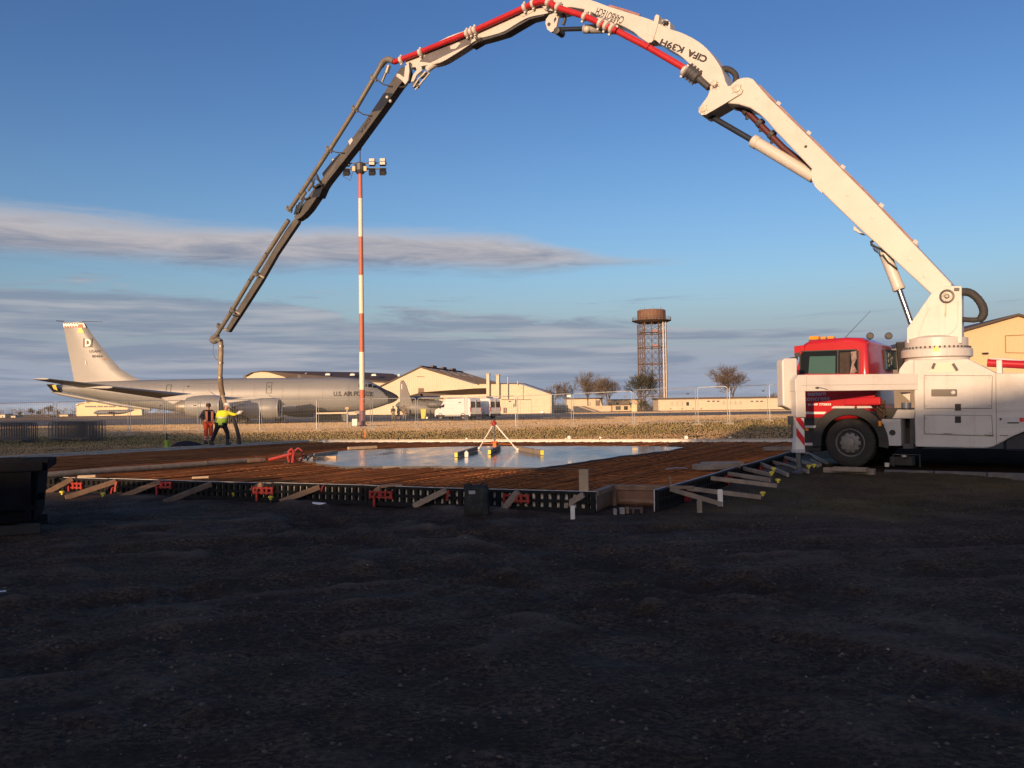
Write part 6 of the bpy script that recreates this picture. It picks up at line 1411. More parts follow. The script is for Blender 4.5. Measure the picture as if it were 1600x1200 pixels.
arched_hangar()
def right_hangar():
    D0 = 84.0; yaw = R_(-8); p0 = V(1590, 600, D0); u = Vector((math.cos(yaw), math.sin(yaw), 0)); n = Vector((u.y, -u.x, 0)); v = -n
    t = thing('sandy_hangar', 'sandy metal clad hangar gable rising behind the pump truck body', 'hangar', (p0.x, p0.y, .2))
    def W(px, py, o=0): return PL(px, py, p0+n*o, n)
    b = [W(1455, 532), W(1506, 516), W(1588.5, 493.8), W(1690, 523)]; pts = [Vector((b[0].x, b[0].y, .2))]+b+[Vector((b[3].x, b[3].y, .2))]
    mb = MB(); mb.prism(pts, v*.3); part(mb, 'front_wall', M_('sandy_cladding', (.56, .44, .26), .6, .04, .3), t, world=True)
    x0 = b[0]; L = (b[3]-b[0]).dot(u)
    mb = MB()
    for i in range(60):
        a = pts[0]+u*(L*i/60); top = None
        s = L*i/60; h0 = (b[2]-b[0]).dot(u)
        zt = b[0].z+(b[2].z-b[0].z)*s/h0 if s < h0 else b[2].z+(b[3].z-b[2].z)*(s-h0)/(L-h0)
        mb.prism([a+n*.03, a+u*.06+n*.03, a+u*.06+n*.03+UPZ*(zt-.35), a+n*.03+UPZ*(zt-.35)], v*.03)
    part(mb, 'cladding_rib', bpy.data.materials['sandy_cladding'], t, world=True, kind='stuff')
    for a, c in ((b[0], b[2]), (b[2], b[3])): mb = MB(); mb.prism([a+n*.5, c+n*.5, c+v*30, a+v*30], (0, 0, .22)); part(mb, 'roof', ROOFB, t, world=True)
    for a, c in (((1571, 524.5), (1640, 521.5)), ((1571.5, 551), (1640, 552))): mb = MB(); mb.bar(W(*a, .06), W(*c, .06), .05, .08, UPZ); part(mb, 'door_seam', M_('seam_brown', (.28, .19, .09)) if c[1] < 530 else bpy.data.materials['seam_brown'], t, world=True)
    mb = MB(); mb.bar(W(1571, 524.5, .06), W(1571.5, 551, .06), .08, .05, n); part(mb, 'door_seam', bpy.data.materials['seam_brown'], t, world=True)
    mb = MB(); c = W(1539.5, 552, .25); mb.box(c, (.5, .4, .14)); part(mb, 'wall_lamp', BLACK, t, world=True, bevel=.04)
    for s in (0, L): mb = MB(); a = pts[0]+u*s; mb.prism([a, a+u*.2, a+u*.2+UPZ*(b[0].z-.25), a+UPZ*(b[0].z-.25)], v*30); part(mb, 'side_wall', bpy.data.materials['sandy_cladding'], t, world=True)
right_hangar()
def flat_building(nm, lab, cat, wall, D0, roofm, m, depth, items, over=.4, rise=.35, skew=0):
    x0, x1, yt0, yt1, yb0, yb1 = wall
    a = V(x0, yb0, D0); b = V(x1, yb1, D0+skew); a.z = b.z = min(a.z, b.z, .25)
    at, bt = V(x0, yt0, D0), V(x1, yt1, D0+skew); d = Vector((b.x-a.x, b.y-a.y, 0)); L = d.length; d.normalize(); n = Vector((d.y, -d.x, 0))
    t = thing(nm, lab, cat, (a+b)/2)
    z1 = (at.z+bt.z)/2
    mb = MB(); mb.prism([a, b, Vector((b.x, b.y, z1)), Vector((a.x, a.y, z1))], -n*depth); part(mb, 'wall', m, t, world=True)
    mb = MB(); mb.prism([Vector((a.x, a.y, z1+.003))-d*over+n*over, Vector((b.x, b.y, z1+.003))+d*over+n*over, Vector((b.x, b.y, z1+.003))+d*over-n*(depth+over), Vector((a.x, a.y, z1+.003))-d*over-n*(depth+over)], (0, 0, rise)); part(mb, 'roof', roofm, t, world=True)
    for k, x, y, w, h, mm in items:
        c = PL(x, y, a+n*.03, n); s = c.y/FPX; mb = MB(); mb.prism([c+d*(-w*s/2)-UPZ*h*s/2, c+d*(w*s/2)-UPZ*h*s/2, c+d*(w*s/2)+UPZ*h*s/2, c+d*(-w*s/2)+UPZ*h*s/2], -n*.08+n*.03); f = part(mb, k, mm, t, world=True)
        if k == 'window': mb = MB(); mb.prism([c+n*.02+d*(-w*s/2-.06)-UPZ*(h*s/2+.12), c+n*.02+d*(w*s/2+.06)-UPZ*(h*s/2+.12), c+n*.02+d*(w*s/2+.06)-UPZ*(h*s/2+.02), c+n*.02+d*(-w*s/2-.06)-UPZ*(h*s/2+.02)], n*.1); part(mb, 'sill', m, f, world=True)
    return t
PALEW = M_('pale_window', (.42, .37, .28), .4, .1)
it = [('window', x, 630.5, 2.6, 4.6, PALEW) for x in (1050, 1058.5, 1066)]+[('door', 1074.5, 631, 4, 5.5, GLASS)]+[('vent', x, 638.6, 3, 2.6, M_('tan_vent', (.34, .26, .17))if x == 1048 else bpy.data.materials['tan_vent']) for x in (1048, 1066, 1083, 1096)]+[('window', x, 629, 3.2, 5, PALEW) for x in (1131, 1141, 1149, 1157)]+[('high_window', x, 627, 4, 1.8, DARKG) for x in (1107, 1115, 1122, 1175, 1183, 1190)]+[('door', 1217, 631, 3.5, 10, M_('grey_brown_door', (.14, .11, .09)))]
flat_building('long_low_building', 'long low cream building with a thin brown roof behind the fence at the right', 'building', (1029, 1262, 624.5, 621, 641, 637), 236, ROOFB, CREAM, 9, it, .35, .45)
flat_building('low_building', 'small low cream building with a large door left of the water tower', 'building', (886, 942, 624, 623, 641, 641), 262, ROOFB, CREAM, 10, [('door', 934, 630, 7, 9, M_('brown_grey_door', (.17, .13, .10))), ('door', 922, 631, 3, 6, PALEW)], .3, .35)
flat_building('flat_outbuilding', 'low flat outbuilding partly hidden by the tree before the water tower', 'building', (955, 1006, 625, 625, 641, 641), 275, ROOFB, TANW, 8, [('window', 965, 631, 4, 4, GLASS), ('door', 985, 633, 5, 8, DARKG)], .3, .3)
flat_building('yard_wall', 'pale low yard wall in front of the small low building', 'wall', (895, 955, 635, 634.5, 643, 643), 222, BRICKP, BRICKP, .4, [], .05, .08)
flat_building('fuel_store', 'low brown store with dark doorways between the yard wall and the tree', 'building', (957, 985, 633, 633, 641, 641), 240, ROOFB, TANW, 4, [('door', 966, 637.5, 8, 6, DARKG), ('door', 978, 637.5, 6, 6, SHADOWD)], .3, .2)
def teal_fence():
    t = thing('palisade_fence', 'dark teal palisade fence beside the corner of the gabled hangar', 'fence', V(875, 643, 215))
    for i in range(14):
        x = 864+i*1.75; a = V(x, 644, 215); b = V(x, 632.5, 215); a.z = GZF; mb = MB(); mb.bar(a, b, .17, .05, (0, 1, 0)); part(mb, 'pale', TEAL, t, world=True)
    mb = MB()
    for y in (635, 641): mb.bar(V(863, y, 215.1), V(888, y, 215.1), .08, .1)
    part(mb, 'rail', TEAL, t, world=True)
teal_fence()
def left_hangar():
    D0 = 520; p0 = V(170, 652, D0); p0.z = 0
    t = thing('distant_hangar', 'distant sunlit yellow hangar with a curved roof under the tanker tail', 'hangar', p0)
    def q(x, y, d=0): return V(x, y, D0+d)
    cr = [q(119.5, 653), q(119.5, 634), q(123, 632), q(128, 630.5), q(140, 627.8), q(152, 626.8), q(163, 627.5), q(175, 631.5), q(184, 634.5), q(221, 636), q(222, 653)]
    mb = MB(); mb.prism(cr, (0, 4, 0)); part(mb, 'wall', M_('yellow_cladding', (.62, .50, .29), .6, .05, .1), t, world=True)
    rp = cr[1:10]; mb = MB()
    for a, b in zip(rp, rp[1:]): mb.prism([a+Vector((0, -1, .02)), b+Vector((0, -1, .02)), b+Vector((0, 5, .02)), a+Vector((0, 5, .02))], (0, 0, .35))
    part(mb, 'roof', bpy.data.materials['yellow_cladding'], t, world=True)
    for x0, x1 in ((133, 150), (152, 160), (162, 168), (170, 180)): mb = MB(); mb.prism([q(x0, 634.2, -.3), q(x1, 634.2, -.3), q(x1, 636.3, -.3), q(x0, 636.3, -.3)], (0, .2, 0)); part(mb, 'window_band', DARKG, t, world=True)
    mb = MB(); mb.bar(q(133.8, 626, -2), q(133.8, 630, -2), .3, .3); mb.prism([q(119, 634, -.4), q(121, 634, -.4), q(121, 631, -.4), q(119, 631, -.4)], (0, .3, 0)); part(mb, 'mast_box', MARKW, t, world=True)
left_hangar()
def small_jet(nm, lab, D, face, nose, tail, yb, yt, zf, grey, group=None):
    """a smaller aircraft seen side on: fuselage, fin, tailplane, wing, two engines"""
    n = V(nose, yb, D); tl = V(tail, yb, D); L = abs(tl.x-n.x); s = 1 if tl.x > n.x else -1
    t = thing(nm, lab, 'aircraft', ((n.x+tl.x)/2, D, .25)); X = n.x
    def P(k, y, z): return Vector((X+s*L*k, D-y, z))
    r = L*.058; zc = .25+r*1.5; rings = []
    for k, a, dz in ((0, .05, -.25), (.03, .45, -.12), (.09, .85, 0), (.16, 1, 0), (.6, 1, 0), (.78, .8, .2), (.92, .42, .55), (1, .14, .8)):
        rings.append([P(k, r*a*math.cos(2*math.pi*i/14), zc+r*dz+r*a*math.sin(2*math.pi*i/14)) for i in range(14)])
    mb = MB(); mb.loft(rings); part(mb, 'fuselage', grey, t, world=True, smooth=50)
    zt = V(tail, yt, D).z; mb = MB(); mb.prism([P(.80, .1, zc+r*.8), P(.98, .1, zc+r*.8), P(1.02, .1, zt), P(.955, .1, zt)], (0, .2, 0)); part(mb, 'tail_fin', grey, t, world=True)
    for sd in (1, -1):
        mb = MB(); mb.prism([P(.34, sd*r*.8, zc-r*.4), P(.56, sd*r*.8, zc-r*.4), P(.68, sd*L*.42, zc+r*.3), P(.61, sd*L*.42, zc+r*.3)], (0, 0, .22)); part(mb, 'wing', grey, t, world=True)
        mb = MB(); mb.prism([P(.86, sd*r*.3, zc+r*.7), P(.96, sd*r*.3, zc+r*.7), P(1.03, sd*L*.15, zc+r*.9), P(.98, sd*L*.15, zc+r*.9)], (0, 0, .12)); part(mb, 'tailplane', grey, t, world=True)
        for k in ((.36, .2), (.45, .32)): mb = MB(); o = P(k[0], sd*L*k[1], zc-r*.55); mb.lathe([(r*.35, 0), (r*.42, .3), (r*.42, L*.05), (r*.25, L*.08)], o, (s, 0, 0), 12); part(mb, 'engine', DARKG, t, world=True, smooth=40)
    for k in (.1, .5): mb = MB(); mb.cyl(P(k, 0, .25), P(k, 0, zc), .12, seg=6); mb.lathe([(.4, -.3), (.45, 0), (.4, .3)], P(k, 0, .7), (0, 1, 0), 10); part(mb, 'landing_gear', DARKG, t, world=True)
    return t
small_jet('parked_aircraft', 'distant blue grey jet parked in front of the yellow hangar', 470, -1, 146, 210, 652, 633.5, 0, M_('blue_grey_aircraft', (.085, .10, .125), .5, .1, .2))
def prop_aircraft():
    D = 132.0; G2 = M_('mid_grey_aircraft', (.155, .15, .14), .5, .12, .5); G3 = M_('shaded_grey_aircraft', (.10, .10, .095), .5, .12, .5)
    b = V(640, 652, D); b.z = .25
    t = thing('propeller_aircraft', 'dark grey aircraft tail and fuselage parked in front of the gabled hangar', 'aircraft', b)
    q = lambda x, y, d=0: V(x, y, D+d)
    mb = MB(); mb.prism([q(624.5, 636, .1), q(625.2, 600, .1), q(626, 594.5, .1), q(630.5, 594.2, .1), q(634.5, 601, .1), q(638, 612, .1), q(642, 622, .1), q(646, 636, .1)], (0, .35, 0)); part(mb, 'tail_fin', G2, t, world=True, bevel=.05)
    mb = MB(); mb.prism([q(627.2, 600, .06), q(628.2, 600, .06), q(628.4, 608, .06), q(627.2, 608, .06)], (0, .03, 0)); part(mb, 'fin_marking', MARKW, t, world=True)
    rings = []
    for x, yc, r in ((618, 633.5, .1), (622, 634, .55), (630, 635, 1.1), (645, 637, 1.5), (665, 639, 1.6), (690, 640.5, 1.5), (700, 641.5, 1.0), (706, 642.5, .3)):
        c = q(x, yc, 1.5); rings.append([c+Vector((0, r*math.cos(2*math.pi*i/16), r*.95*math.sin(2*math.pi*i/16))) for i in range(16)])
    mb = MB(); mb.loft(rings); part(mb, 'fuselage', G2, t, world=True, smooth=50)
    mb = MB(); mb.prism([q(640, 620.6, -3), q(683, 620.2, 6), q(688, 622.5, 6), q(642, 623.8, -3)], (0, 0, .14)); mb.prism([q(640, 620.6, 0), q(690, 621.4, 0), q(690, 623.4, 0), q(640, 623.6, 0)], (0, 3.5, 0)); part(mb, 'wing', G3, t, world=True)
    mb = MB(); o = q(668, 632, -3); mb.lathe([(.2, -.2), (.55, .2), (.6, 1.6), (.3, 3)], o, (1, 0, 0), 12); part(mb, 'engine', G3, t, world=True, smooth=40)
    for x in (640, 672): mb = MB(); mb.cyl(q(x, 640), q(x, 653), .10, seg=6); c = q(x, 651); mb.lathe([(.35, -.2), (.42, 0), (.35, .2)], c, (0, 1, 0), 12); part(mb, 'landing_gear', DARKG, t, world=True)
prop_aircraft()

# ------------------------------------------------------------------ water tower
def water_tower():
    D = 300.0; k = D/FPX; c = V(1020.5, 640, D); c.z = GZF; zp = V(1020, 501.5, D).z; zt = V(1020, 485, D).z; R = 21.8*k
    t = thing('water_tower', 'rusty round water tank on a tall lattice tower beyond the low buildings', 'water tower', c)
    mb = MB(); mb.lathe([(R, zp-c.z+.1), (R, zt-c.z-.1), (R*.96, zt-c.z+.05), (.1, zt-c.z+.5)], c, seg=36); T_ = part(mb, 'tank', RUSTT, t, world=True, smooth=30)
    mb = MB()
    for i in range(24): a = 2*math.pi*i/24; d = Vector((math.cos(a), math.sin(a), 0)); mb.bar(c+d*(R+.03)+UPZ*(zp-c.z+.1), c+d*(R+.03)+UPZ*(zt-c.z-.1), .12, .06, d)
    part(mb, 'tank_seam', RUSTS, T_, world=True)
    mb = MB(); mb.lathe([(R*.5, zp-c.z-1.0), (R*1.02, zp-c.z-.75), (R*1.40, zp-c.z-.05), (R*1.40, zp-c.z+.06), (R*.9, zp-c.z+.09)], c, seg=36); part(mb, 'walkway', RUSTS, t, world=True)
    mb = MB(); n = 28
    for i in range(n):
        a = 2*math.pi*i/n; b = 2*math.pi*(i+1)/n; p = c+Vector((math.cos(a), math.sin(a), 0))*R*1.38+UPZ*(zp-c.z); q = c+Vector((math.cos(b), math.sin(b), 0))*R*1.38+UPZ*(zp-c.z)
        mb.tube([p, p+UPZ*1.2], .05, 4)
        for h in (.6, 1.2): mb.tube([p+UPZ*h, q+UPZ*h], .04, 4)
    for i in range(8): a = 2*math.pi*i/8; p = c+Vector((math.cos(a), math.sin(a), 0))*R*.8+UPZ*(zt-c.z); mb.tube([p, p+UPZ*1.1], .04, 4)
    part(mb, 'handrail', RUSTS, t, world=True)
    hw = 17.2*k; rot = R_(9)
    def leg(i, j, z): return c+Matrix.Rotation(rot, 3, 'Z') @ Vector(((i-1.5)/1.5*hw, (j-1.5)/1.5*hw, 0))+UPZ*z
    H = zp-c.z-.9; lv = [0]+[H*f for f in (.155, .345, .53, .72, .885, 1.0)]
    for i in range(4):
        for j in range(4):
            if 0 < i < 3 and 0 < j < 3: continue
            mb = MB(); p, q = leg(i, j, 0), leg(i, j, H); w = .40 if (i in (0, 3) and j in (0, 3)) else .22; mb.bar(p, q, w, w, (1, 0, 0)); part(mb, 'leg', RUSTS, t, world=True)
    for li, z in enumerate(lv[1:-1]):
        mb = MB()
        for m in (0, 1, 2, 3):
            for (a, b) in (((0, m), (3, m)), ((m, 0), (m, 3))):
                if m in (1, 2): continue
                mb.bar(leg(*a, z), leg(*b, z), .20, .30)
        part(mb, 'ring_beam', RUSTS, t, world=True)
    mb = MB()
    for z0, z1 in zip(lv, lv[1:]):
        for i in range(3):
            for e in (0, 3):
                for (a, b) in (((i, e), (i+1, e)), ((e, i), (e, i+1))):
                    zm = (z0+z1)/2
                    for za, zb in ((z0, zm), (zm, z1)):
                        mb.bar(leg(*a, za), leg(*b, zb), .09, .09); mb.bar(leg(*b, za), leg(*a, zb), .09, .09)
    part(mb, 'cross_brace', RUSTS, t, world=True)
    for x, r in ((1035.8, .22), (1039.6, .17)): mb = MB(); a = V(x, 640, D-6.5); a.z = GZF; b = V(x-.0, 503, D-6.5); mb.cyl(Vector((b.x, b.y, GZF)), b, r, seg=10); part(mb, 'riser_pipe', LADP, t, world=True, smooth=40)
    mb = MB(); mb.bar(leg(0, 0, lv[5])+Vector((-1.5, -.6, 0)), leg(1, 0, lv[5])+Vector((1.5, -.6, 0)), 1.2, .15); mb.bar(leg(0, 0, lv[5])+Vector((-1.5, -1.0, .9)), leg(0, 0, lv[5])+Vector((1.2, -1.0, .9)), .08, .08); part(mb, 'side_platform', RUSTS, t, world=True)
    for z in (lv[4], lv[5]): mb = MB(); mb.box(leg(1, 0, z+.5)+Vector((1, -.4, 0)), (1.6, .5, .8)); part(mb, 'pink_sign', M_('faded_pink_panel', (.33, .17, .15), .7) if z == lv[4] else bpy.data.materials['faded_pink_panel'], t, world=True)
water_tower()

# ------------------------------------------------------------------ floodlight mast
def mast():
    D = 72.0; base = V(566.5, 667, D); base.z = gz(base.x, D); top = V(562.5, 268, D)
    base.x = (V(566.2, 640, D)).x; top.x = base.x
    t = thing('floodlight_mast', 'tall red and cream banded floodlight mast in front of the tanker nose', 'floodlight mast', base)
    ys = [667, 609, 550, 490, 430, 370, 310, 265]; zs = [base.z]+[V(565, y, D).z for y in ys[1:]]
    def rad(z): return .235-.07*(z-base.z)/(top.z-base.z)
    for i in range(len(zs)-1):
        mb = MB(); mb.lathe([(rad(zs[i]), zs[i]), (rad(zs[i+1]), zs[i+1])], (base.x, base.y, 0), seg=18); part(mb, 'mast_band', MAST_R if i % 2 == 0 else MAST_W, t, world=True, smooth=40)
    mb = MB(); mb.lathe([(.42, 0), (.42, .12), (.3, .16)], base-UPZ*.02, seg=16); mb.lathe([(.26, .1), (.26, 1.35)], base, seg=16); part(mb, 'mast_foot', M_('mauve_base_paint', (.16, .07, .10), .6), t, world=True)
    T = Vector((base.x, base.y, zs[-1]))
    mb = MB(); mb.lathe([(.3, -.35), (.48, -.1), (.48, .45), (.25, .6)], T, seg=14); mb.bar(T+Vector((-2.2, 0, .05)), T+Vector((2.2, 0, .05)), .10, .12); mb.bar(T+Vector((-2.2, 0, .55)), T+Vector((2.2, 0, .55)), .08, .08)
    mb.tube([T+Vector((.0, .0, .5)), T+Vector((0, 0, 1.7))], .05, 6); mb.ball(T+Vector((.02, 0, 1.75)), .12, 8, 6); part(mb, 'head_frame', DARKG, t, world=True)
    LM = M_('floodlight_glass', (.62, .60, .52), .15, .05)
    for x in (-2.05, -1.1, 1.05, 1.95):
        for row, (z, tilt) in enumerate(((.40, .25), (-.42, .75))):
            o = T+Vector((x, -.28, z+.12)); Rm = Matrix.Rotation(-tilt if row else -.1, 3, 'X')
            mb = MB(); mb.box(o, (.52, .34, .60), Rm); hd = part(mb, 'floodlight', DARKG, t, world=True, bevel=.03)
            for dz in (.15, -.15): mb = MB(); mb.box(o+Rm @ Vector((0, -.18, dz)), (.45, .03, .24), Rm); part(mb, 'lamp_glass', LM if row == 0 else BLACK, hd, world=True)
            mb = MB(); mb.tube([o+Vector((-.29, 0, .0)), o+Vector((-.29, .3, -.1)), o+Vector((.29, .3, -.1)), o+Vector((.29, 0, 0))], .025, 5); part(mb, 'bracket', DARKG, hd, world=True)
    for x in (-.45, .5): mb = MB(); mb.box(T+Vector((x, -.4, -.05)), (.26, .22, .42)); part(mb, 'control_box', M_('amber_box', (.62, .47, .26), .5) if x < 0 else bpy.data.materials['amber_box'], t, world=True, bevel=.03)
    mb = MB(); mb.tube([T+Vector((-1.2, -.3, .2)), T+Vector((-1.45, -.35, -.6)), T+Vector((-.8, -.3, -1.0)), T+Vector((-.55, -.3, -.2))], .025, 5); mb.tube([T+Vector((-.8, -.3, .1)), T+Vector((.9, -.3, .0))], .025, 5); part(mb, 'cable', DARKG, t, world=True)
    for x0, x1, y0, y1, l in ((550.5, 559, 656, 669, 'pale grey cabinet standing left of the floodlight mast'),):
        b = V((x0+x1)/2, y1, D-1.5); b.z = gz(b.x, b.y); h = (y1-y0)/FPX*b.y; w = (x1-x0)/FPX*b.y
        c = thing('electrical_cabinet', l, 'cabinet', b); mb = MB(); mb.bb(-w/2, w/2, -.15, .15, .1, h); part(mb, 'housing', PALEGREY, c, bevel=.015); mb = MB(); mb.bb(-w/2+.04, w/2-.04, -.165, -.15, .16, h-.06); part(mb, 'door', MARKW, c); mb = MB(); mb.bb(-w/2+.05, w/2-.05, -.1, .1, 0, .1); part(mb, 'plinth', CONC, c)
    b = V(543, 669, D-3); b.z = gz(b.x, b.y); c = thing('sign_post', 'galvanised post with a small tan box left of the floodlight mast', 'post', b); h = 30/FPX*b.y
    mb = MB(); mb.cyl((0, 0, 0), (0, 0, h), .07, seg=8); part(mb, 'post', GALV, c); mb = MB(); mb.box((0, -.08, h), (.28, .2, .18)); part(mb, 'tan_box', M_('tan_box', (.5, .33, .16)), c)
mast()

# ------------------------------------------------------------------ trees
def bare_tree(lab, px, yb, D, hpx, wpx, seed, m=BARK2, dense=1.0, group=None, z0=.2, nm='bare_tree', lift=.25):
    rnd = random.Random(seed); b = V(px, yb, D); b.z = z0; H = hpx/FPX*D; Rw = wpx/FPX*D/2
    t = thing(nm, lab, 'tree', b, group=group)
    tr = MB(); tw = MB()
    def inside(p):
        q = p-Vector((0, 0, H*(lift+1)/2)); return (q.x/Rw)**2+(q.y/Rw)**2+(q.z/(H*(1-lift)/2))**2
    def grow(p, d, L, r, lev):
        n = 3; pts = [p]; rs = [r]
        for i in range(n):
            d = (d+Vector((rnd.uniform(-1, 1), rnd.uniform(-1, 1), rnd.uniform(-.5, .9)))*.17).normalized(); p = p+d*(L/n); pts.append(p); rs.append(r*(1-.55*(i+1)/n))
        (tr if lev < 2 else tw).tube(pts, rs, 6 if lev == 0 else (4 if lev < 2 else 3), caps=False)
        if lev >= 5 or (lev > 1 and inside(p) > 1.15): return
        nb = (8, 5, 5, 5, 3)[lev] if dense >= 1 else (6, 4, 4, 3, 3)[lev]
        for i in range(nb):
            k = rnd.uniform(.35, 1.0) if lev else rnd.uniform(.45, 1.0); q = pts[0].lerp(pts[-1], k) if lev else pts[min(2, int(k*3))].lerp(pts[min(3, int(k*3)+1)], k*3 % 1)
            a = rnd.uniform(0, 6.28); sp = rnd.uniform(.5, 1.0) if lev else rnd.uniform(.55, 1.05)
            u = d.orthogonal().normalized(); v = d.cross(u); nd_ = (d*math.cos(sp)+(u*math.cos(a)+v*math.sin(a))*math.sin(sp)+UPZ*.18).normalized()
            grow(q, nd_, L*rnd.uniform(.55, .80), max(r*.50, .026*D/250), lev+1)
    grow(Vector((0, 0, -.1)), UPZ.copy(), H*.42, max(H*.020, .1), 0)
    part(tr, 'trunk', BARK, t, kind=None); part(tw, 'crown', m, t)
    return t
GT = 'bare winter trees on the airfield'
bare_tree('round bare winter tree behind the long low building at the right', 1147, 630, 290, 74, 84, 3, M_('red_brown_twigs', (.125, .098, .082), .95, .3, 1), group=GT)
bare_tree('tall bare tree behind the small low building, left of a pair', 919, 641, 250, 66, 46, 11, group=GT)
bare_tree('bare tree right of its neighbour, in front of the small low building', 951, 643, 238, 62, 52, 12, group=GT)
bare_tree('dense dark tree with ivy in front of the water tower foot', 1002, 642, 246, 68, 54, 13, IVY, group=GT)
bare_tree('faint bare tree just right of the gabled hangar', 868, 642, 330, 52, 46, 14, dense=.8, group=GT)
bare_tree('faint bare tree beyond the teal fence', 884, 642, 340, 48, 42, 15, dense=.8, group=GT)
bare_tree('small dark bush beside the ivy covered tree', 1008, 641, 244, 20, 34, 16, IVY, nm='bush', lift=.05)
bare_tree('small bare tree behind the end of the long building, by the truck cover', 1213, 630, 330, 26, 30, 17, dense=.8, group=GT)
for i, (x, h, w, l) in enumerate([(76, 19, 40, 'distant rounded tree nearest the yellow hangar, at the far left'), (50, 15, 18, 'small pointed distant tree at the far left'), (62, 12, 30, 'low distant tree left of the rounded one'), (33, 10, 34, 'low distant tree behind the pale cabins at the left'), (90, 11, 26, 'low distant shrub beside the yellow hangar')]):
    bare_tree(l, x, 652.5, 560, h, w, 30+i, M_('hazy_twigs', (.15, .135, .12), .95, .3, .4) if i == 0 else bpy.data.materials['hazy_twigs'], .8, 'distant trees at the left edge', 0, lift=.1)  # paler grey puts the haze of distance into the twig colour
def treeline(nm, segs, seed):
    rnd = random.Random(seed); mb = MB()
    for x0, x1, D, h in segs:
        for i in range(int((x1-x0)/h*9)):
            x = rnd.uniform(x0, x1); y = D+rnd.uniform(-15, 15); hh = h*(.55+.45*abs(nz(x, 0, .03, seed))+.25*rnd.random())
            for k in range(9):
                z = hh*rnd.random()**.7; w = h*.28*(1.15-z/hh*.7); p = Vector((x+rnd.uniform(-w, w), y+rnd.uniform(-2, 2), z)); a = rnd.random()*6; s = h*.10
                mb.add([p, p+Vector((math.cos(a)*s, .2, math.sin(a)*s)), p+Vector((math.cos(a+1.4)*s, -.2, math.sin(a+1.4)*s*1.4))], [(0, 1, 2)])
    o = solo(mb, nm, M_('far_wood', (.13, .125, .12), .95, .3, .1), 'far off belt of winter trees along the horizon', 'tree belt', kind='stuff')
treeline('distant_wood', [(-640, -235, 900, 9), (-250, -60, 1100, 7), (20, 210, 950, 8), (190, 320, 800, 9), (300, 420, 620, 8)], 5)
for i, (x0, x1, yt, yb, D, l) in enumerate([(0, 8, 648, 654, 420, 'pale distant cabin at the left edge of the picture'), (17, 24, 650, 654.5, 420, 'small pale distant cabin left of centre of the far left group'), (72, 78, 651.5, 654, 430, 'tiny pale distant hut by the fence post at the left'), (93, 106, 648, 653, 500, 'low tan distant shed beside the yellow hangar')]):
    flat_building('distant_cabin', l, 'cabin', (x0, x1, yt, yt, yb, yb), D, ROOFB, CREAM if i < 3 else TANW, 6, [('door', (x0+x1)/2, (yt+yb)/2+.8, 1.6, 3, DARKG)], .2, .3)

# ------------------------------------------------------------------ temporary fence: one panel between each pair of joints
FJ = [(-28, 631, 46.5), (86, 628, 48.7), (202, 626, 51.5), (257, 626, 53), (311, 625, 54), (407, 624, 55.5), (496, 624.3, 56.5), (580, 623, 56.5), (651, 622, 55.8), (728, 621, 55), (807, 618.5, 53), (894, 615.5, 52), (989, 610.5, 50.6), (1088, 604.5, 47.5), (1138, 604.5, 46.8), (1200, 601, 48.5), (1262, 598.5, 48.5)]
FL = ['at the far left behind the grey barriers', 'under the tanker tail, right of the barrier stack', 'left of the lime green marker, the narrow one', 'just left of the two workers', 'behind the two workers', 'in front of the inner engine', 'left of the floodlight mast', 'crossing the foot of the floodlight mast', 'between the mast and the white vans', 'in front of the nearer white van', 'right of the white vans, over the tripod', 'in front of the hangar extension', 'with a yellow sign on its right post', 'in front of the water tower', 'nearest the shaded bank, narrow', 'in front of the round bare tree', 'at the right, running behind the truck cover']
def fence_panel(i, a, b, ht, lab):
    za = gz(a.x, a.y); zb = gz(b.x, b.y); d = Vector((b.x-a.x, b.y-a.y, 0)); L = d.length; d.normalize()
    t = thing('temporary_fence', 'temporary mesh fence panel '+lab, 'fence panel', Vector((a.x, a.y, za)), group='temporary fence panels round the site')
    lo = a+d*.07; hi = b-d*.07; r = .021
    def at(k, h): p = lo.lerp(hi, k); z = za+(zb-za)*k; return Vector((p.x, p.y, z+h))
    L2 = (hi-lo).length; c = .12
    mb = MB(); arc = lambda k0, s: [at(k0+s*(c/L2)*(1-math.sin(q)), ht-c*(1-math.cos(q))) for q in [0, .5, 1.0, 1.57]]
    left = [at(0, .05), at(0, ht-c), at(.25*c/L2, ht-.35*c), at(c/L2, ht)]; right = [at(1-c/L2, ht), at(1-.25*c/L2, ht-.35*c), at(1, ht-c), at(1, .05)]
    mb.tube(left+right, r, 6); mb.tube([at(0, .18), at(1, .18)], .014, 5); part(mb, 'frame', GALV, t, world=True, smooth=40)
    mb = MB(); w = .0022
    n = max(6, int(L2/.10))
    for k in range(1, n): mb.tube([at(k/n, .18), at(k/n, ht-.02)], w, 3, caps=False)
    for k in range(1, 8): mb.tube([at(0, .18+k*(ht-.2)/8), at(1, .18+k*(ht-.2)/8)], w, 3, caps=False)
    part(mb, 'wire_mesh', GALV, t, world=True, kind='stuff')
    mb = MB(); mb.prism([at(.86, ht-.36), at(.86+.12/L2*1.6, ht-.36), at(.86+.12/L2*1.6, ht-.30), at(.86, ht-.30)], (0, .008, 0)); part(mb, 'maker_plate', DARKG, t, world=True)
pp = []
for x, y, D in FJ:
    p = V(x, y, D); pp.append(p)
for i, (a, b) in enumerate(zip(pp, pp[1:])):
    ht = ((a.z-gz(a.x, a.y))+(b.z-gz(b.x, b.y)))/2; ht = max(1.85, min(2.25, ht)); fence_panel(i, a, b, ht, FL[i])
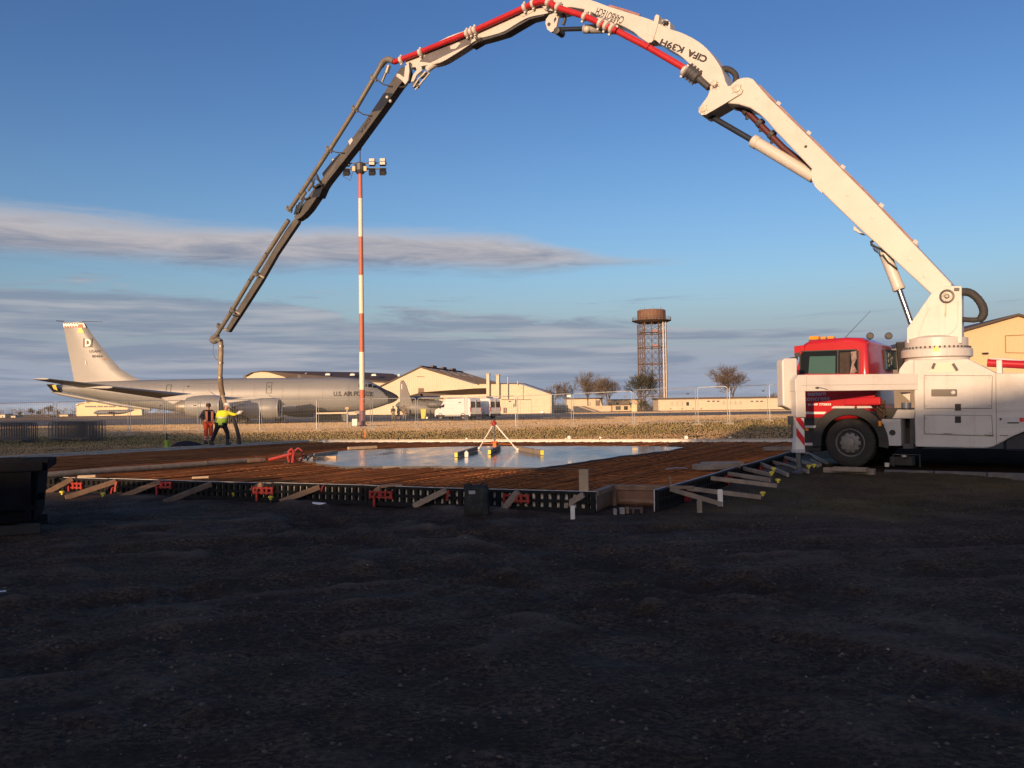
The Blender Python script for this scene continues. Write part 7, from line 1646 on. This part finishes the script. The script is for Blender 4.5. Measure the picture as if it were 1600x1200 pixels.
def make_foot():
    mb = MB(); mb.loft([[Vector((x*k, y*k2, z)) for x, y in ((-.26, -.10), (.26, -.10), (.26, .10), (-.26, .10))] for k, k2, z in ((1, 1, 0), (1, 1, .05), (.82, .7, .10))])
    o = solo(mb, 'ballast_block', M_('pale_fence_foot', (.36, .32, .23), .8, .15, 4), 'x', 'ballast block', group='ballast blocks under the fence'); return o
FT0 = make_foot(); fl_ = ['left end post under the barriers', 'second post behind the barrier stack', 'post below the tanker wing tip', 'post left of the lime marker', 'post left of the workers', 'post in front of the inner engine', 'post left of the mast', 'post right beside the mast', 'post between mast and vans', 'post at the rear of the nearer van', 'post above the tripod', 'post in front of the hangar corner', 'post below the yellow sign', 'post left of the shaded bank', 'post on the shaded bank', 'bright post in front of the round bare tree', 'post behind the truck cover']
for i, p in enumerate(pp):
    q = Vector((p.x, p.y, gz(p.x, p.y))); lab = 'low pale block foot under the fence '+fl_[i]
    if i == 0: FT0.location = q; FT0['label'] = lab; ROOTM[FT0.name] = Matrix.Translation(q)
    else: dup(FT0, q, .3, lab)
# yellow sign on one fence post, and the white one with a black symbol
def sign(px, y0, y1, w, D, m, lab, mark=None):
    c = V(px, (y0+y1)/2, D-.08); h = (y1-y0)/FPX*D; w = w/FPX*D
    t = thing('fence_sign', lab, 'sign', c); mb = MB(); mb.bb(-w/2, w/2, -.006, .006, -h/2, h/2); part(mb, 'board', m, t)
    if mark: mb = MB(); mb.bb(-w*.22, w*.22, -.010, -.0065, -h*.12, h*.30); part(mb, 'dark_mark', DARKG, t)
sign(991, 632, 643, 8.5, 50.6, M_('cream_sign', (.68, .56, .32), .5), 'cream sign board fixed to the fence post right of the water tower view')
sign(806, 618, 646, 4, 53, M_('faded_white_sign', (.55, .52, .44), .6), 'tall narrow white sign on the fence post above the tripod', True)
sign(889, 617, 620.5, 6.5, 52.2, MARKW, 'small white flag like label at the top of the fence by the hangar corner')

# ------------------------------------------------------------------ crowd barriers stacked at the left
def make_barrier(L=2.2, H=1.08):
    t = thing('crowd_barrier', 'x', 'barrier')
    mb = MB(); c = .14; mb.tube([(0, 0, .12), (0, 0, H-c), (.04, 0, H-.04), (c, 0, H), (L-c, 0, H), (L-.04, 0, H-.04), (L, 0, H-c), (L, 0, .12)], .021, 6); mb.tube([(0, 0, .20), (L, 0, .20)], .019, 6); part(mb, 'frame', M_('dull_galvanised', (.10, .105, .11), .6, .2, 4, metal=.2), t, smooth=40)
    for i in range(16): mb = MB(); x = .08+(L-.16)*i/15; mb.tube([(x, 0, .2), (x, 0, H)], .013, 5); part(mb, 'upright_bar', bpy.data.materials['dull_galvanised'], t)
    for x in (.25, L-.25): mb = MB(); mb.tube([(x, -.28, .01), (x, -.22, .06), (x, 0, .18), (x, .22, .06), (x, .28, .01)], .017, 5); part(mb, 'foot', bpy.data.materials['dull_galvanised'], t)
    return t
BR = make_barrier(); k = 0
def bar_stack(px, py, D, rz, n, nm, step):
    global k
    base = V(px, py, D); base.z = gz(base.x, D)
    for i in range(n):
        p = base+step*i; p.z = gz(p.x, p.y); lab = f'grey crowd barrier, {ORD[i]} from the front of {nm}'
        if k == 0: BR.matrix_world = Matrix.Translation(p) @ Matrix.Rotation(rz, 4, 'Z'); ROOTM[BR.name] = BR.matrix_world.copy(); BR['label'] = lab; BR['group'] = 'crowd barriers stacked by the fence'
        else: dup(BR, p, rz, lab, 'crowd barriers stacked by the fence')
        k += 1
bar_stack(76, 682, 45.5, -.12, 7, 'the right hand stack', Vector((.10, .13, 0)))
bar_stack(-22, 684, 45.0, -.05, 6, 'the stack at the left picture edge', Vector((.04, .13, 0)))

# ------------------------------------------------------------------ vans
def make_van():
    t = thing('white_van', 'x', 'van')                            # local: x forward, y left, z up
    L, Wd, H = 5.9, 2.0, 2.55
    prof = [(-L/2, .42), (-L/2+.02, 1.1), (-L/2+.05, 2.2), (-L/2+.14, 2.48), (-L/2+.5, 2.55), (.9, 2.55), (1.35, 2.46), (2.05, 1.55), (2.85, 1.22), (2.95, .95), (2.95, .40)]
    rings = []
    for y, k in ((-Wd/2+.0, .04), (-Wd/2+.12, 0), (Wd/2-.12, 0), (Wd/2, .04)):
        rings.append([Vector((x, y*(1-.07*max(0, z-1.2)), z-(.03 if k and z > 2 else 0))) for x, z in prof])
    mb = MB(); mb.loft(rings); part(mb, 'body', VANW, t, bevel=.05, seg=2)
    mb = MB()
    for s in (1, -1): mb.bb(-L/2+.2, L/2-.2, s*(Wd/2-.02)-.02, s*(Wd/2-.02)+.025, .36, .60); 
    mb.bb(-L/2-.05, -L/2+.08, -.98, .98, .38, .66); mb.bb(L/2-.04, L/2+.07, -.96, .96, .34, .70); part(mb, 'sill_and_bumper', BLACK, t, bevel=.02)
    mb = MB()
    for s in (1,): mb.bb(-1.4, 1.2, s*(Wd/2+.004)-.01, s*(Wd/2+.004)+.01, .46, .52)
    part(mb, 'side_strip', MARKW, t)
    for s in (1, -1):
        mb = MB(); y = s*(Wd/2-.045); mb.prism([(1.30, y, 1.50), (2.02, y+s*-.0, 1.46), (1.50, y-s*.06, 2.18), (1.30, y-s*.06, 2.18)], (0, s*.03, 0)); part(mb, 'side_window', GLASS, t)
        mb = MB(); mb.bb(1.85, 1.98, s*1.0, s*1.22, 1.38, 1.68); part(mb, 'mirror', BLACK, t, bevel=.02)
        mb = MB(); y = s*.49; mb.bb(-L/2-.0, -L/2+.055, y-.35, y+.35, 1.42, 2.12); part(mb, 'rear_window', GLASS, t, bevel=.01)
        mb = MB(); mb.bb(-L/2-.012, -L/2+.1, s*.93-.06, s*.93+.05, .95, 1.45); part(mb, 'tail_light', M_('tail_lamp_red', (.45, .03, .02), .3) if s == 1 else bpy.data.materials['tail_lamp_red'], t)
    mb = MB(); mb.prism([(1.42, -.82, 2.42), (1.42, .82, 2.42), (2.10, .88, 1.56), (2.10, -.88, 1.56)], (.03, 0, .02)); part(mb, 'windscreen', GLASS, t)
    mb = MB(); mb.bb(-L/2-.015, -L/2+.05, -.26, .26, .78, .90); part(mb, 'number_plate', MARKY, t)
    mb = MB(); mb.bb(-L/2-.006, -L/2+.06, -.008, .008, .7, 2.4); mb.bb(-.1, 0, Wd/2-.012, Wd/2+.004, 1.15, 1.2); part(mb, 'door_seam', PALEGREY, t)
    for x in (-1.75, 1.95):
        for s in (1, -1):
            mb = MB(); o = (x, s*(Wd/2-.02), .35); mb.lathe([(.20, -.22), (.33, -.22), (.35, -.16), (.35, -.04), (.32, .0), (.20, .0)], o, (0, s, 0), 20); w = part(mb, 'wheel', RUBBER, t, smooth=40)
            mb = MB(); mb.lathe([(.21, -.03), (.19, .0), (.10, .012), (.02, .015)], o, (0, s, 0), 16); part(mb, 'rim', RIM, w, smooth=40)
            mb = MB(); a = [Vector((x+.44*math.cos(q), s*(Wd/2+.006), .36+.44*math.sin(q))) for q in [math.pi*i/10 for i in range(11)]]; mb.prism(a+[Vector((x-.36*math.cos(math.pi-q)*-1 if False else x+.36*math.cos(q), s*(Wd/2+.006), .36+.36*math.sin(q))) for q in [math.pi*(10-i)/10 for i in range(11)]], (0, -s*.02, 0)); part(mb, 'wheel_arch', BLACK, t)
    return t
VN = make_van()
def van_at(px, py, D, yaw, o, lab):
    p = V(px, py, D); p.z = .30; M = Matrix.Translation(p) @ Matrix.Rotation(yaw, 4, 'Z')
    if o is None: VN.matrix_world = M; ROOTM[VN.name] = M; VN['label'] = lab; VN['group'] = 'white vans on the apron'
    else: dup(VN, M=M, label=lab, group='white vans on the apron')
VY = math.pi-R_(40)
van_at(715.5, 655, 103, VY, None, 'white panel van in front, its whole side and dark rear window showing')
van_at(746.5, 655, 106.5, VY, 1, 'white panel van behind the front one, only its tail end showing')
def cart():
    D = 106; b = V(662, 656.5, D); b.z = .29
    t = thing('yellow_cart', 'lime yellow wheeled bin on the apron beside the ground crew', 'wheeled bin', b)
    mb = MB(); mb.loft([[Vector((x*k, y*k, z)) for x, y in ((-.33, -.3), (.33, -.3), (.33, .3), (-.33, .3))] for k, z in ((.8, .15), (1, 1.25))]); part(mb, 'bin_body', M_('lime_bin_plastic', (.50, .52, .10), .5, .1), t, bevel=.03)
    mb = MB(); mb.bb(-.36, .36, -.34, .34, 1.26, 1.38); mb.bar((.3, 0, 1.3), (.45, 0, 1.5), .5, .05); part(mb, 'lid', bpy.data.materials['lime_bin_plastic'], t, bevel=.02)
    for y in (-.3, .3): mb = MB(); mb.lathe([(.05, -.05), (.24, -.05), (.26, 0), (.24, .05), (.05, .05)], (.42, y, .26), (0, 1, 0), 16); w = part(mb, 'wheel', RUBBER, t, smooth=40); mb = MB(); mb.lathe([(.13, -.055), (.13, .055)], (.42, y, .26), (0, 1, 0), 12); part(mb, 'hub', MARKW, w)
cart()

# ------------------------------------------------------------------ people
def skinned(nm, verts, edges, m, parent, lv=1, root=0):
    me = bpy.data.meshes.new(nm); me.from_pydata([tuple(v[0]) for v in verts], edges, []); me.materials.append(m)
    o = bpy.data.objects.new(nm, me); COL.objects.link(o); o.parent = parent
    md = o.modifiers.new('skin', 'SKIN'); md.use_smooth_shade = True
    sv = me.skin_vertices[0].data if me.skin_vertices else None
    if sv is None:
        bm = bmesh.new(); bm.from_mesh(me); bm.verts.layers.skin.verify(); bm.to_mesh(me); bm.free(); sv = me.skin_vertices[0].data
    for i, v in enumerate(verts):
        r = v[1]; sv[i].radius = r if isinstance(r, tuple) else (r, r)
    sv[root].use_root = True
    sb = o.modifiers.new('subdivision', 'SUBSURF'); sb.levels = lv; sb.render_levels = lv
    return o
def person(lab, loc, rz, J, top, trousers, hair, shoe, vest=None, hat=None, glove=None, bands=None, group=None, small=False):
    """J: joint positions (x right, y forward, z up) of a figure facing +y"""
    t = thing('person', lab, 'person', loc, rz, group)
    V3 = Vector; g = {k: V3(v) for k, v in J.items()}
    nk = g['neck']; hd = g['head']; hips = g['hips']; ch = g['chest']
    vs = [(hips, (.13, .10)), (hips.lerp(ch, .5), (.125, .095)), (ch, (.15, .105)), (nk, .055), (nk.lerp(hd, .45), .062), (hd, (.078, .092)), (hd+(hd-nk).normalized()*.085, (.062, .075))]
    ed = [(0, 1), (1, 2), (2, 3), (3, 4), (4, 5), (5, 6)]
    def chain(par, pts):
        p = par
        for q, r in pts: vs.append((V3(q), r)); ed.append((p, len(vs)-1)); p = len(vs)-1
        return p
    for s in 'lr':
        sh, el, wr = g['sh_'+s], g['el_'+s], g['wr_'+s]; k = chain(2, [(sh, .065), (el, .042), (wr, .028)])
        d = (wr-el).normalized(); pal = wr+d*.08; k = chain(k, [(pal, (.040, .018))])
        if not small:
            u = d.orthogonal().normalized(); w = d.cross(u)
            for i, (o, l) in enumerate(((-.030, .065), (-.010, .078), (.010, .072), (.028, .055))): chain(k, [(pal+u*o+d*.03, .010), (pal+u*o+d*(.03+l*.6)+w*.012, .009), (pal+u*o+d*(.03+l)+w*.032, .007)])
            chain(k-0, [(wr+d*.04+u*.045, .011), (wr+d*.085+u*.062+w*.01, .009)])
        hp, kn, an = g['hp_'+s], g['kn_'+s], g['an_'+s]; k = chain(0, [(hp, .090), (kn, .058), (an, .040)])
        fd = V3(g.get('toe', (0, 1, 0))); chain(k, [(an+fd*.10-UPZ*.045, (.042, .03)), (an+fd*.18-UPZ*.055, (.035, .022))])
    body = skinned('body', vs, ed, SKIN, t, 1)
    # clothing as slightly larger skins over the same joints
    jv = [(hips+UPZ*.02, (.165, .135)), (hips.lerp(ch, .5), (.165, .135)), (ch, (.185, .14)), (nk-(nk-ch)*.15, .085)]; je = [(0, 1), (1, 2), (2, 3)]
    for s in 'lr':
        sh, el, wr = g['sh_'+s], g['el_'+s], g['wr_'+s]; b = len(jv); jv += [(sh, .090), (el, .068), (wr-(wr-el).normalized()*.02, .052)]; je += [(2, b), (b, b+1), (b+1, b+2)]
    jk = skinned('jacket', jv, je, top, t, 1)
    tv = [(hips, (.160, .125))]; te = []
    for s in 'lr':
        hp, kn, an = g['hp_'+s], g['kn_'+s], g['an_'+s]; b = len(tv); tv += [(hp, .112), (kn, .085), (an+UPZ*.04, .072)]; te += [(0, b), (b, b+1), (b+1, b+2)]
    trs = skinned('trousers', tv, te, trousers, t, 1)
    for s in 'lr':
        an = g['an_'+s]; fd = V3(g.get('toe', (0, 1, 0))); mb = MB(); c = an+fd*.06-UPZ*.035; Rz = Matrix.Rotation(math.atan2(-fd.x, fd.y), 3, 'Z'); mb.box(c, (.105, .28, .10), Rz); mb.box(c-fd*.08+UPZ*.08, (.10, .12, .14), Rz); part(mb, 'boot', shoe, t, bevel=.03)
        if bands and not small:
            kn = g['kn_'+s]; 
            for k in (.35, .62): p = kn.lerp(an, k); q = kn.lerp(an, k+.11); mb = MB(); mb.tube([p, q], [.088-.015*k, .086-.015*k], 14, caps=False); part(mb, 'reflective_band', REFL, trs)
    # face and headgear
    hdir = (hd-nk).normalized(); fw = V3(g.get('face', (0, 1, 0))).normalized(); rt = fw.cross(hdir).normalized()
    if not small:
        mb = MB(); mb.ball(hd+fw*.092-hdir*.012, .016, 6, 4, (1, 1, 1.3)); part(mb, 'nose', SKIN, body, smooth=50)
        mb = MB()
        for s in (1, -1): mb.ball(hd+fw*.082+rt*.032*s+hdir*.012, .010, 6, 4)
        part(mb, 'eye', BLACK, body)
        mb = MB(); mb.box(hd+fw*.083-hdir*.052, (.045, .01, .008), Matrix((rt, fw, hdir)).transposed()); part(mb, 'mouth', M_('lip', (.25, .09, .07)) if 'lip' not in bpy.data.materials else bpy.data.materials['lip'], body)
        mb = MB()
        for s in (1, -1): mb.ball(hd+rt*.084*s, .022, 6, 4, (.5, .8, 1.3))
        part(mb, 'ear', SKIN, body, smooth=50)
    R3 = Matrix((rt, fw, hdir)).transposed()
    if hat == 'helmet':
        mb = MB(); pr = [(.145, .0), (.142, .02), (.135, .07), (.105, .115), (.05, .14), (.0, .145)]; mb.lathe([(.155, -.006), (.155, .004)]+pr, hd+hdir*.035, hdir, 18); mb.box(hd+hdir*.04+fw*.155, (.16, .09, .012), R3); part(mb, 'helmet', HELMET, t, smooth=50)
    else:
        mb = MB(); mb.lathe([(.088, -.03), (.098, .0), (.10, .04), (.088, .085), (.05, .115), (.0, .12)], hd+hdir*.02-fw*.012, hdir, 14); part(mb, 'beanie' if hat == 'beanie' else 'hair', hair, t, smooth=50)
    if glove:
        for s in glove: wr, el = g['wr_'+s], g['el_'+s]; d = (wr-el).normalized(); mb = MB(); mb.ball(wr+d*.10, .075, 10, 6, (1.1, 1, .9)); mb.tube([wr-d*.02, wr+d*.05], [.055, .05], 10); mb.tube([wr+d*.14, wr+d*.20], [.045, .028], 8); part(mb, 'glove', GLOVE, t, smooth=50)
    if vest:
        fwd = V3((0, 1, 0)); 
        for nm, m, w in vest:
            if nm == 'hem':                                       # lower coloured half of the jacket
                a = hips+UPZ*.0; b = hips.lerp(ch, .62); mb = MB(); rings = []
                for q, sx, sy in ((a-UPZ*.05, .195, .165), (a.lerp(b, .5), .203, .172), (b, .208, .174)): rings.append([q+Vector((sx*math.cos(i*math.pi/10), sy*math.sin(i*math.pi/10), 0)) for i in range(20)])
                mb.loft(rings, caps=False); part(mb, 'jacket_hem', m, jk, smooth=50)
            elif nm == 'band':
                b = hips.lerp(ch, w); mb = MB(); mb.loft([[b+UPZ*h+Vector((.215*math.cos(i*math.pi/10), .180*math.sin(i*math.pi/10), 0)) for i in range(20)] for h in (0, .05)], caps=False); part(mb, 'reflective_band', REFL, jk, smooth=50)
            elif nm == 'panel':
                for s in (1, -1):
                    mb = MB(); q0 = ch+Vector((.115*s, .155, .10)); q1 = hips+Vector((.105*s, .15, .02)); mb.bar(q0, q1, .085, .02, (0, 1, 0)); mb.bar(ch+Vector((.115*s, -.15, .10)), hips+Vector((.105*s, -.145, .02)), .085, .02, (0, 1, 0)); mb.bar(ch+Vector((.115*s, .155, .10)), ch+Vector((.12*s, -.15, .10)), .085, .02); part(mb, 'orange_panel', m, jk, bevel=.006)
    return t
def stand(h=1.74, lean=0.0, spread=.10, arms=None, yb=0.0):
    s = h/1.74; J = dict(hips=(0, 0, .95*s), chest=(0, lean*.35, 1.30*s), neck=(0, lean*.5, 1.48*s), head=(0, lean*.62+.015, 1.63*s))
    for k, x in (('l', -1), ('r', 1)):
        J['sh_'+k] = (.185*x*s, lean*.42, 1.40*s); J['el_'+k] = (.26*x*s, lean*.4-.05, 1.12*s); J['wr_'+k] = (.24*x*s, lean*.5+.08, .90*s)
        J['hp_'+k] = (.10*x*s, 0, .88*s); J['kn_'+k] = ((.10*x+spread*.5*x)*s, .03, .48*s); J['an_'+k] = ((.10*x+spread*x)*s, -.02, .09*s)
    if arms: J.update(arms)
    return J
def workers():
    ORB = M_('orange_trousers_fabric', (.66, .09, .035), .8, .1, 12); PINK = M_('faded_orange_panel', (.55, .20, .13), .8, .1, 12)
    # worker in orange trousers, turned a little to our right, hands in his jacket
    D = 34.2; p = V(325.5, 690, D); p.z = V(325, 694.0, D).z
    J = stand(1.60, 0, .015, dict(el_l=(-.30, -.08, 1.10), wr_l=(-.16, .12, .98), el_r=(.28, -.10, 1.08), wr_r=(.17, .12, .96), face=(.5, .9, -.1)))
    person('person in orange trousers and dark jacket with orange stripes and a dark beanie, standing', p, math.pi+R_(38), J, NAVYF, ORB, M_('dark_beanie_wool', (.05, .035, .028), .9), BLACK, [('panel', PINK, 0)], 'beanie', None, True)
    # worker in lime jacket, back to us, legs wide, reaching right to hold the hose
    D = 31.9; p = V(345, 694, D); p.z = V(345, 695.5, D).z
    J = dict(hips=(.02, 0, .80), chest=(.06, .16, 1.10), neck=(.10, .24, 1.28), head=(.13, .30, 1.40), face=(.45, .8, -.45),
             sh_l=(-.13, .18, 1.20), el_l=(-.26, .34, 1.02), wr_l=(-.08, .50, .98), sh_r=(.25, .18, 1.20), el_r=(.46, .20, 1.11), wr_r=(.56, .22, 1.16),
             hp_l=(-.10, 0, .74), kn_l=(-.24, .06, .42), an_l=(-.33, -.06, .09), hp_r=(.13, 0, .74), kn_r=(.25, .04, .42), an_r=(.28, -.08, .09), toe=(.1, .99, 0))
    person('person in lime yellow jacket, white helmet and dark trousers bending to guide the hose', p, 0.0, J, HIVIS, NAVYF, BLACK, BLACK, [('hem', HIGREEN, 0), ('band', REFL, .66)], 'helmet', 'lr')
    for i, (x, D, rz, l, h) in enumerate([(614.5, 105, 2.9, 'person in tan camouflage on the apron, left of a group of three', 1.75), (623, 107.5, 2.4, 'person in tan camouflage standing behind two others on the apron', 1.74), (632, 104.5, 3.5, 'person in tan camouflage on the apron, nearest the lime wheeled bin', 1.80)]):
        p = V(x, 657, D); p.z = .29; person(l, p, rz, stand(h, 0, .05, dict(wr_l=(-.2, .2, 1.05), wr_r=(.27, .05, .92))), CAMO, CAMO, M_('tan_cap', (.16, .12, .08)) if i == 0 else bpy.data.materials['tan_cap'], BLACK, group='ground crew on the apron', small=True)
workers()
# hose end lies in the worker's reach; a dark tarp lies beside him
p = GG(292, 698); mb = MB(); ring = []
for j, (k, z) in enumerate(((1, 0), (.92, .06), (.6, .16), (.2, .22))): ring.append([Vector((p.x+.75*k*math.cos(a)*(1+.15*math.sin(3*a)), p.y+.3*k*math.sin(a), p.z+z*(1+.3*math.sin(2*a+j)))) for a in [2*math.pi*i/16 for i in range(16)]])
mb.loft(ring); solo(mb, 'dark_tarpaulin', NAVYF, 'crumpled dark tarpaulin lying by the left form near the workers', 'tarpaulin', p, world=True, smooth=60)

# ------------------------------------------------------------------ navy skip and a plank at the left edge
def skip():
    a = G(60, 834, 0.0); t = None; yaw = R_(24); u = Vector((-math.cos(yaw), -math.sin(yaw), 0)); v = Vector((-u.y, u.x, 0)); v = v if v.y > 0 else -v
    t = thing('navy_skip', 'dark navy steel skip at the left edge in the shade', 'skip', a)
    def P(s, d, z): return a+u*s+v*d+UPZ*z
    L, Dp = 3.2, 1.6
    mb = MB(); mb.loft([[P(s, d, z) for s, d in ((.0+o, 0+o*.3), (L, 0+o*.3), (L, Dp), (.0+o, Dp))] for o, z in ((.06, .16), (.0, .86))]); part(mb, 'hull', NAVY, t, world=True, bevel=.012)
    mb = MB(); mb.bar(P(-.06, -.03, .93), P(L, -.03, .93), .10, .12); mb.bar(P(-.06, -.03, .93), P(-.06, Dp, .93), .10, .12); mb.bar(P(-.06, Dp, .93), P(L, Dp, .93), .10, .12); mb.prism([P(-.13, -.05, .97), P(.2, -.05, .97), P(.2, .3, .99), P(-.13, .3, .99)], (0, 0, .05)); part(mb, 'rim', NAVY, t, world=True, bevel=.015)
    for s in (.12, .72, 1.35, 2.0): mb = MB(); mb.bar(P(s, -.03, .18), P(s, -.04, .86), .07, .06, v); part(mb, 'rib', NAVY, t, world=True)
    mb = MB(); mb.bar(P(-.02, -.05, .08), P(L, -.05, .08), .12, .12); mb.bar(P(-.02, Dp*.8, .08), P(L, Dp*.8, .08), .12, .12); part(mb, 'skid', M_('dark_skid', (.02, .02, .02), .8), t, world=True)
    mb = MB(); mb.bar(P(.0, -.045, .37), P(L, -.045, .37), .03, .05); part(mb, 'side_rail', NAVY, t, world=True)
    mb = MB(); mb.cyl(P(-.05, .25, .5), P(.1, .25, .5), .05, seg=10); part(mb, 'lifting_lug', NAVY, t, world=True)
skip()
p = G(-20, 940, .0); q = G(9, 936, .0); mb = MB(); mb.bar(p+UPZ*.035, q+UPZ*.035, .18, .07); t = thing('dark_plank', 'end of a dark plank with a pale upper edge at the left picture edge', 'plank', q); part(mb, 'board', M_('dark_wet_timber', (.03, .028, .026), .8), t, world=True); mb = MB(); mb.bar(p+UPZ*.074, q+UPZ*.074, .035, .006); part(mb, 'pale_strip', MARKW, t, world=True)

# ------------------------------------------------------------------ unseen buildings behind the photographer, inferred from their shadows and shaped to cast them
def shade_block(nm, lab, x0, x1, h0, h1, y=-37.0, depth=18.0):
    t = thing(nm, lab, 'building', ((x0+x1)/2, y, 0)); bk = -SUN_H*depth       # side walls run parallel to the low sun
    mb = MB(); mb.prism([Vector((x0, y, -.2)), Vector((x1, y, -.2)), Vector((x1, y, h1-.25)), Vector((x0, y, h0-.25))], bk); part(mb, 'wall', CREAM, t, world=True)
    mb = MB(); mb.prism([Vector((x0, y, h0-.249)), Vector((x1, y, h1-.249)), Vector((x1, y, h1)), Vector((x0, y, h0))], bk); part(mb, 'roof', ROOFB, t, world=True)
    mb = MB(); mb.bb((x0+x1)/2-1.2, (x0+x1)/2+1.2, y, y+.08, 0, 3); part(mb, 'door', DARKG, t, world=True)
def wx(p): k = (p.y+37.0)/SUN_H.y; return p.x-SUN_H.x*k, p.z+k*TANE
SA = wx(Vector((-7.5, 16.6, .30))); SB = wx(Vector((.55, 18.3, .30))); SR = wx(Vector((5.4, 27.3, .3))); SK = wx(Vector((8.0, 18.6, 1.55+TP))); SLx = wx(Vector((-11.1, 19.9, .3))); SLa = wx(Vector((-7.0, 35.0, .3))); SM = wx(Vector((-11.5, 33.5, .95))); SF = wx(Vector((-35.0, 70.0, .3)))
shade_block('low_shade_building', 'low unseen building behind the photographer, shaped for its shadow', SLx[0]+.02, SB[0]-.52, SA[1]-.45, SB[1]-.32)
shade_block('tall_shade_building', 'tall unseen building behind the photographer, shaped for its shadow', SB[0]-.5, -20.3, 13.2, 13.0)
shade_block('long_shade_building', 'long unseen building behind the photographer on the right, shaped for its shadow', -20.28, 4, 9.84, 9.84+24.28*.075)
shade_block('left_shade_building', 'big unseen building behind on the left, rising roof shaped for its shadow', SLx[0]-70, SLx[0], SF[1]+3.5, SLa[1]-.2)
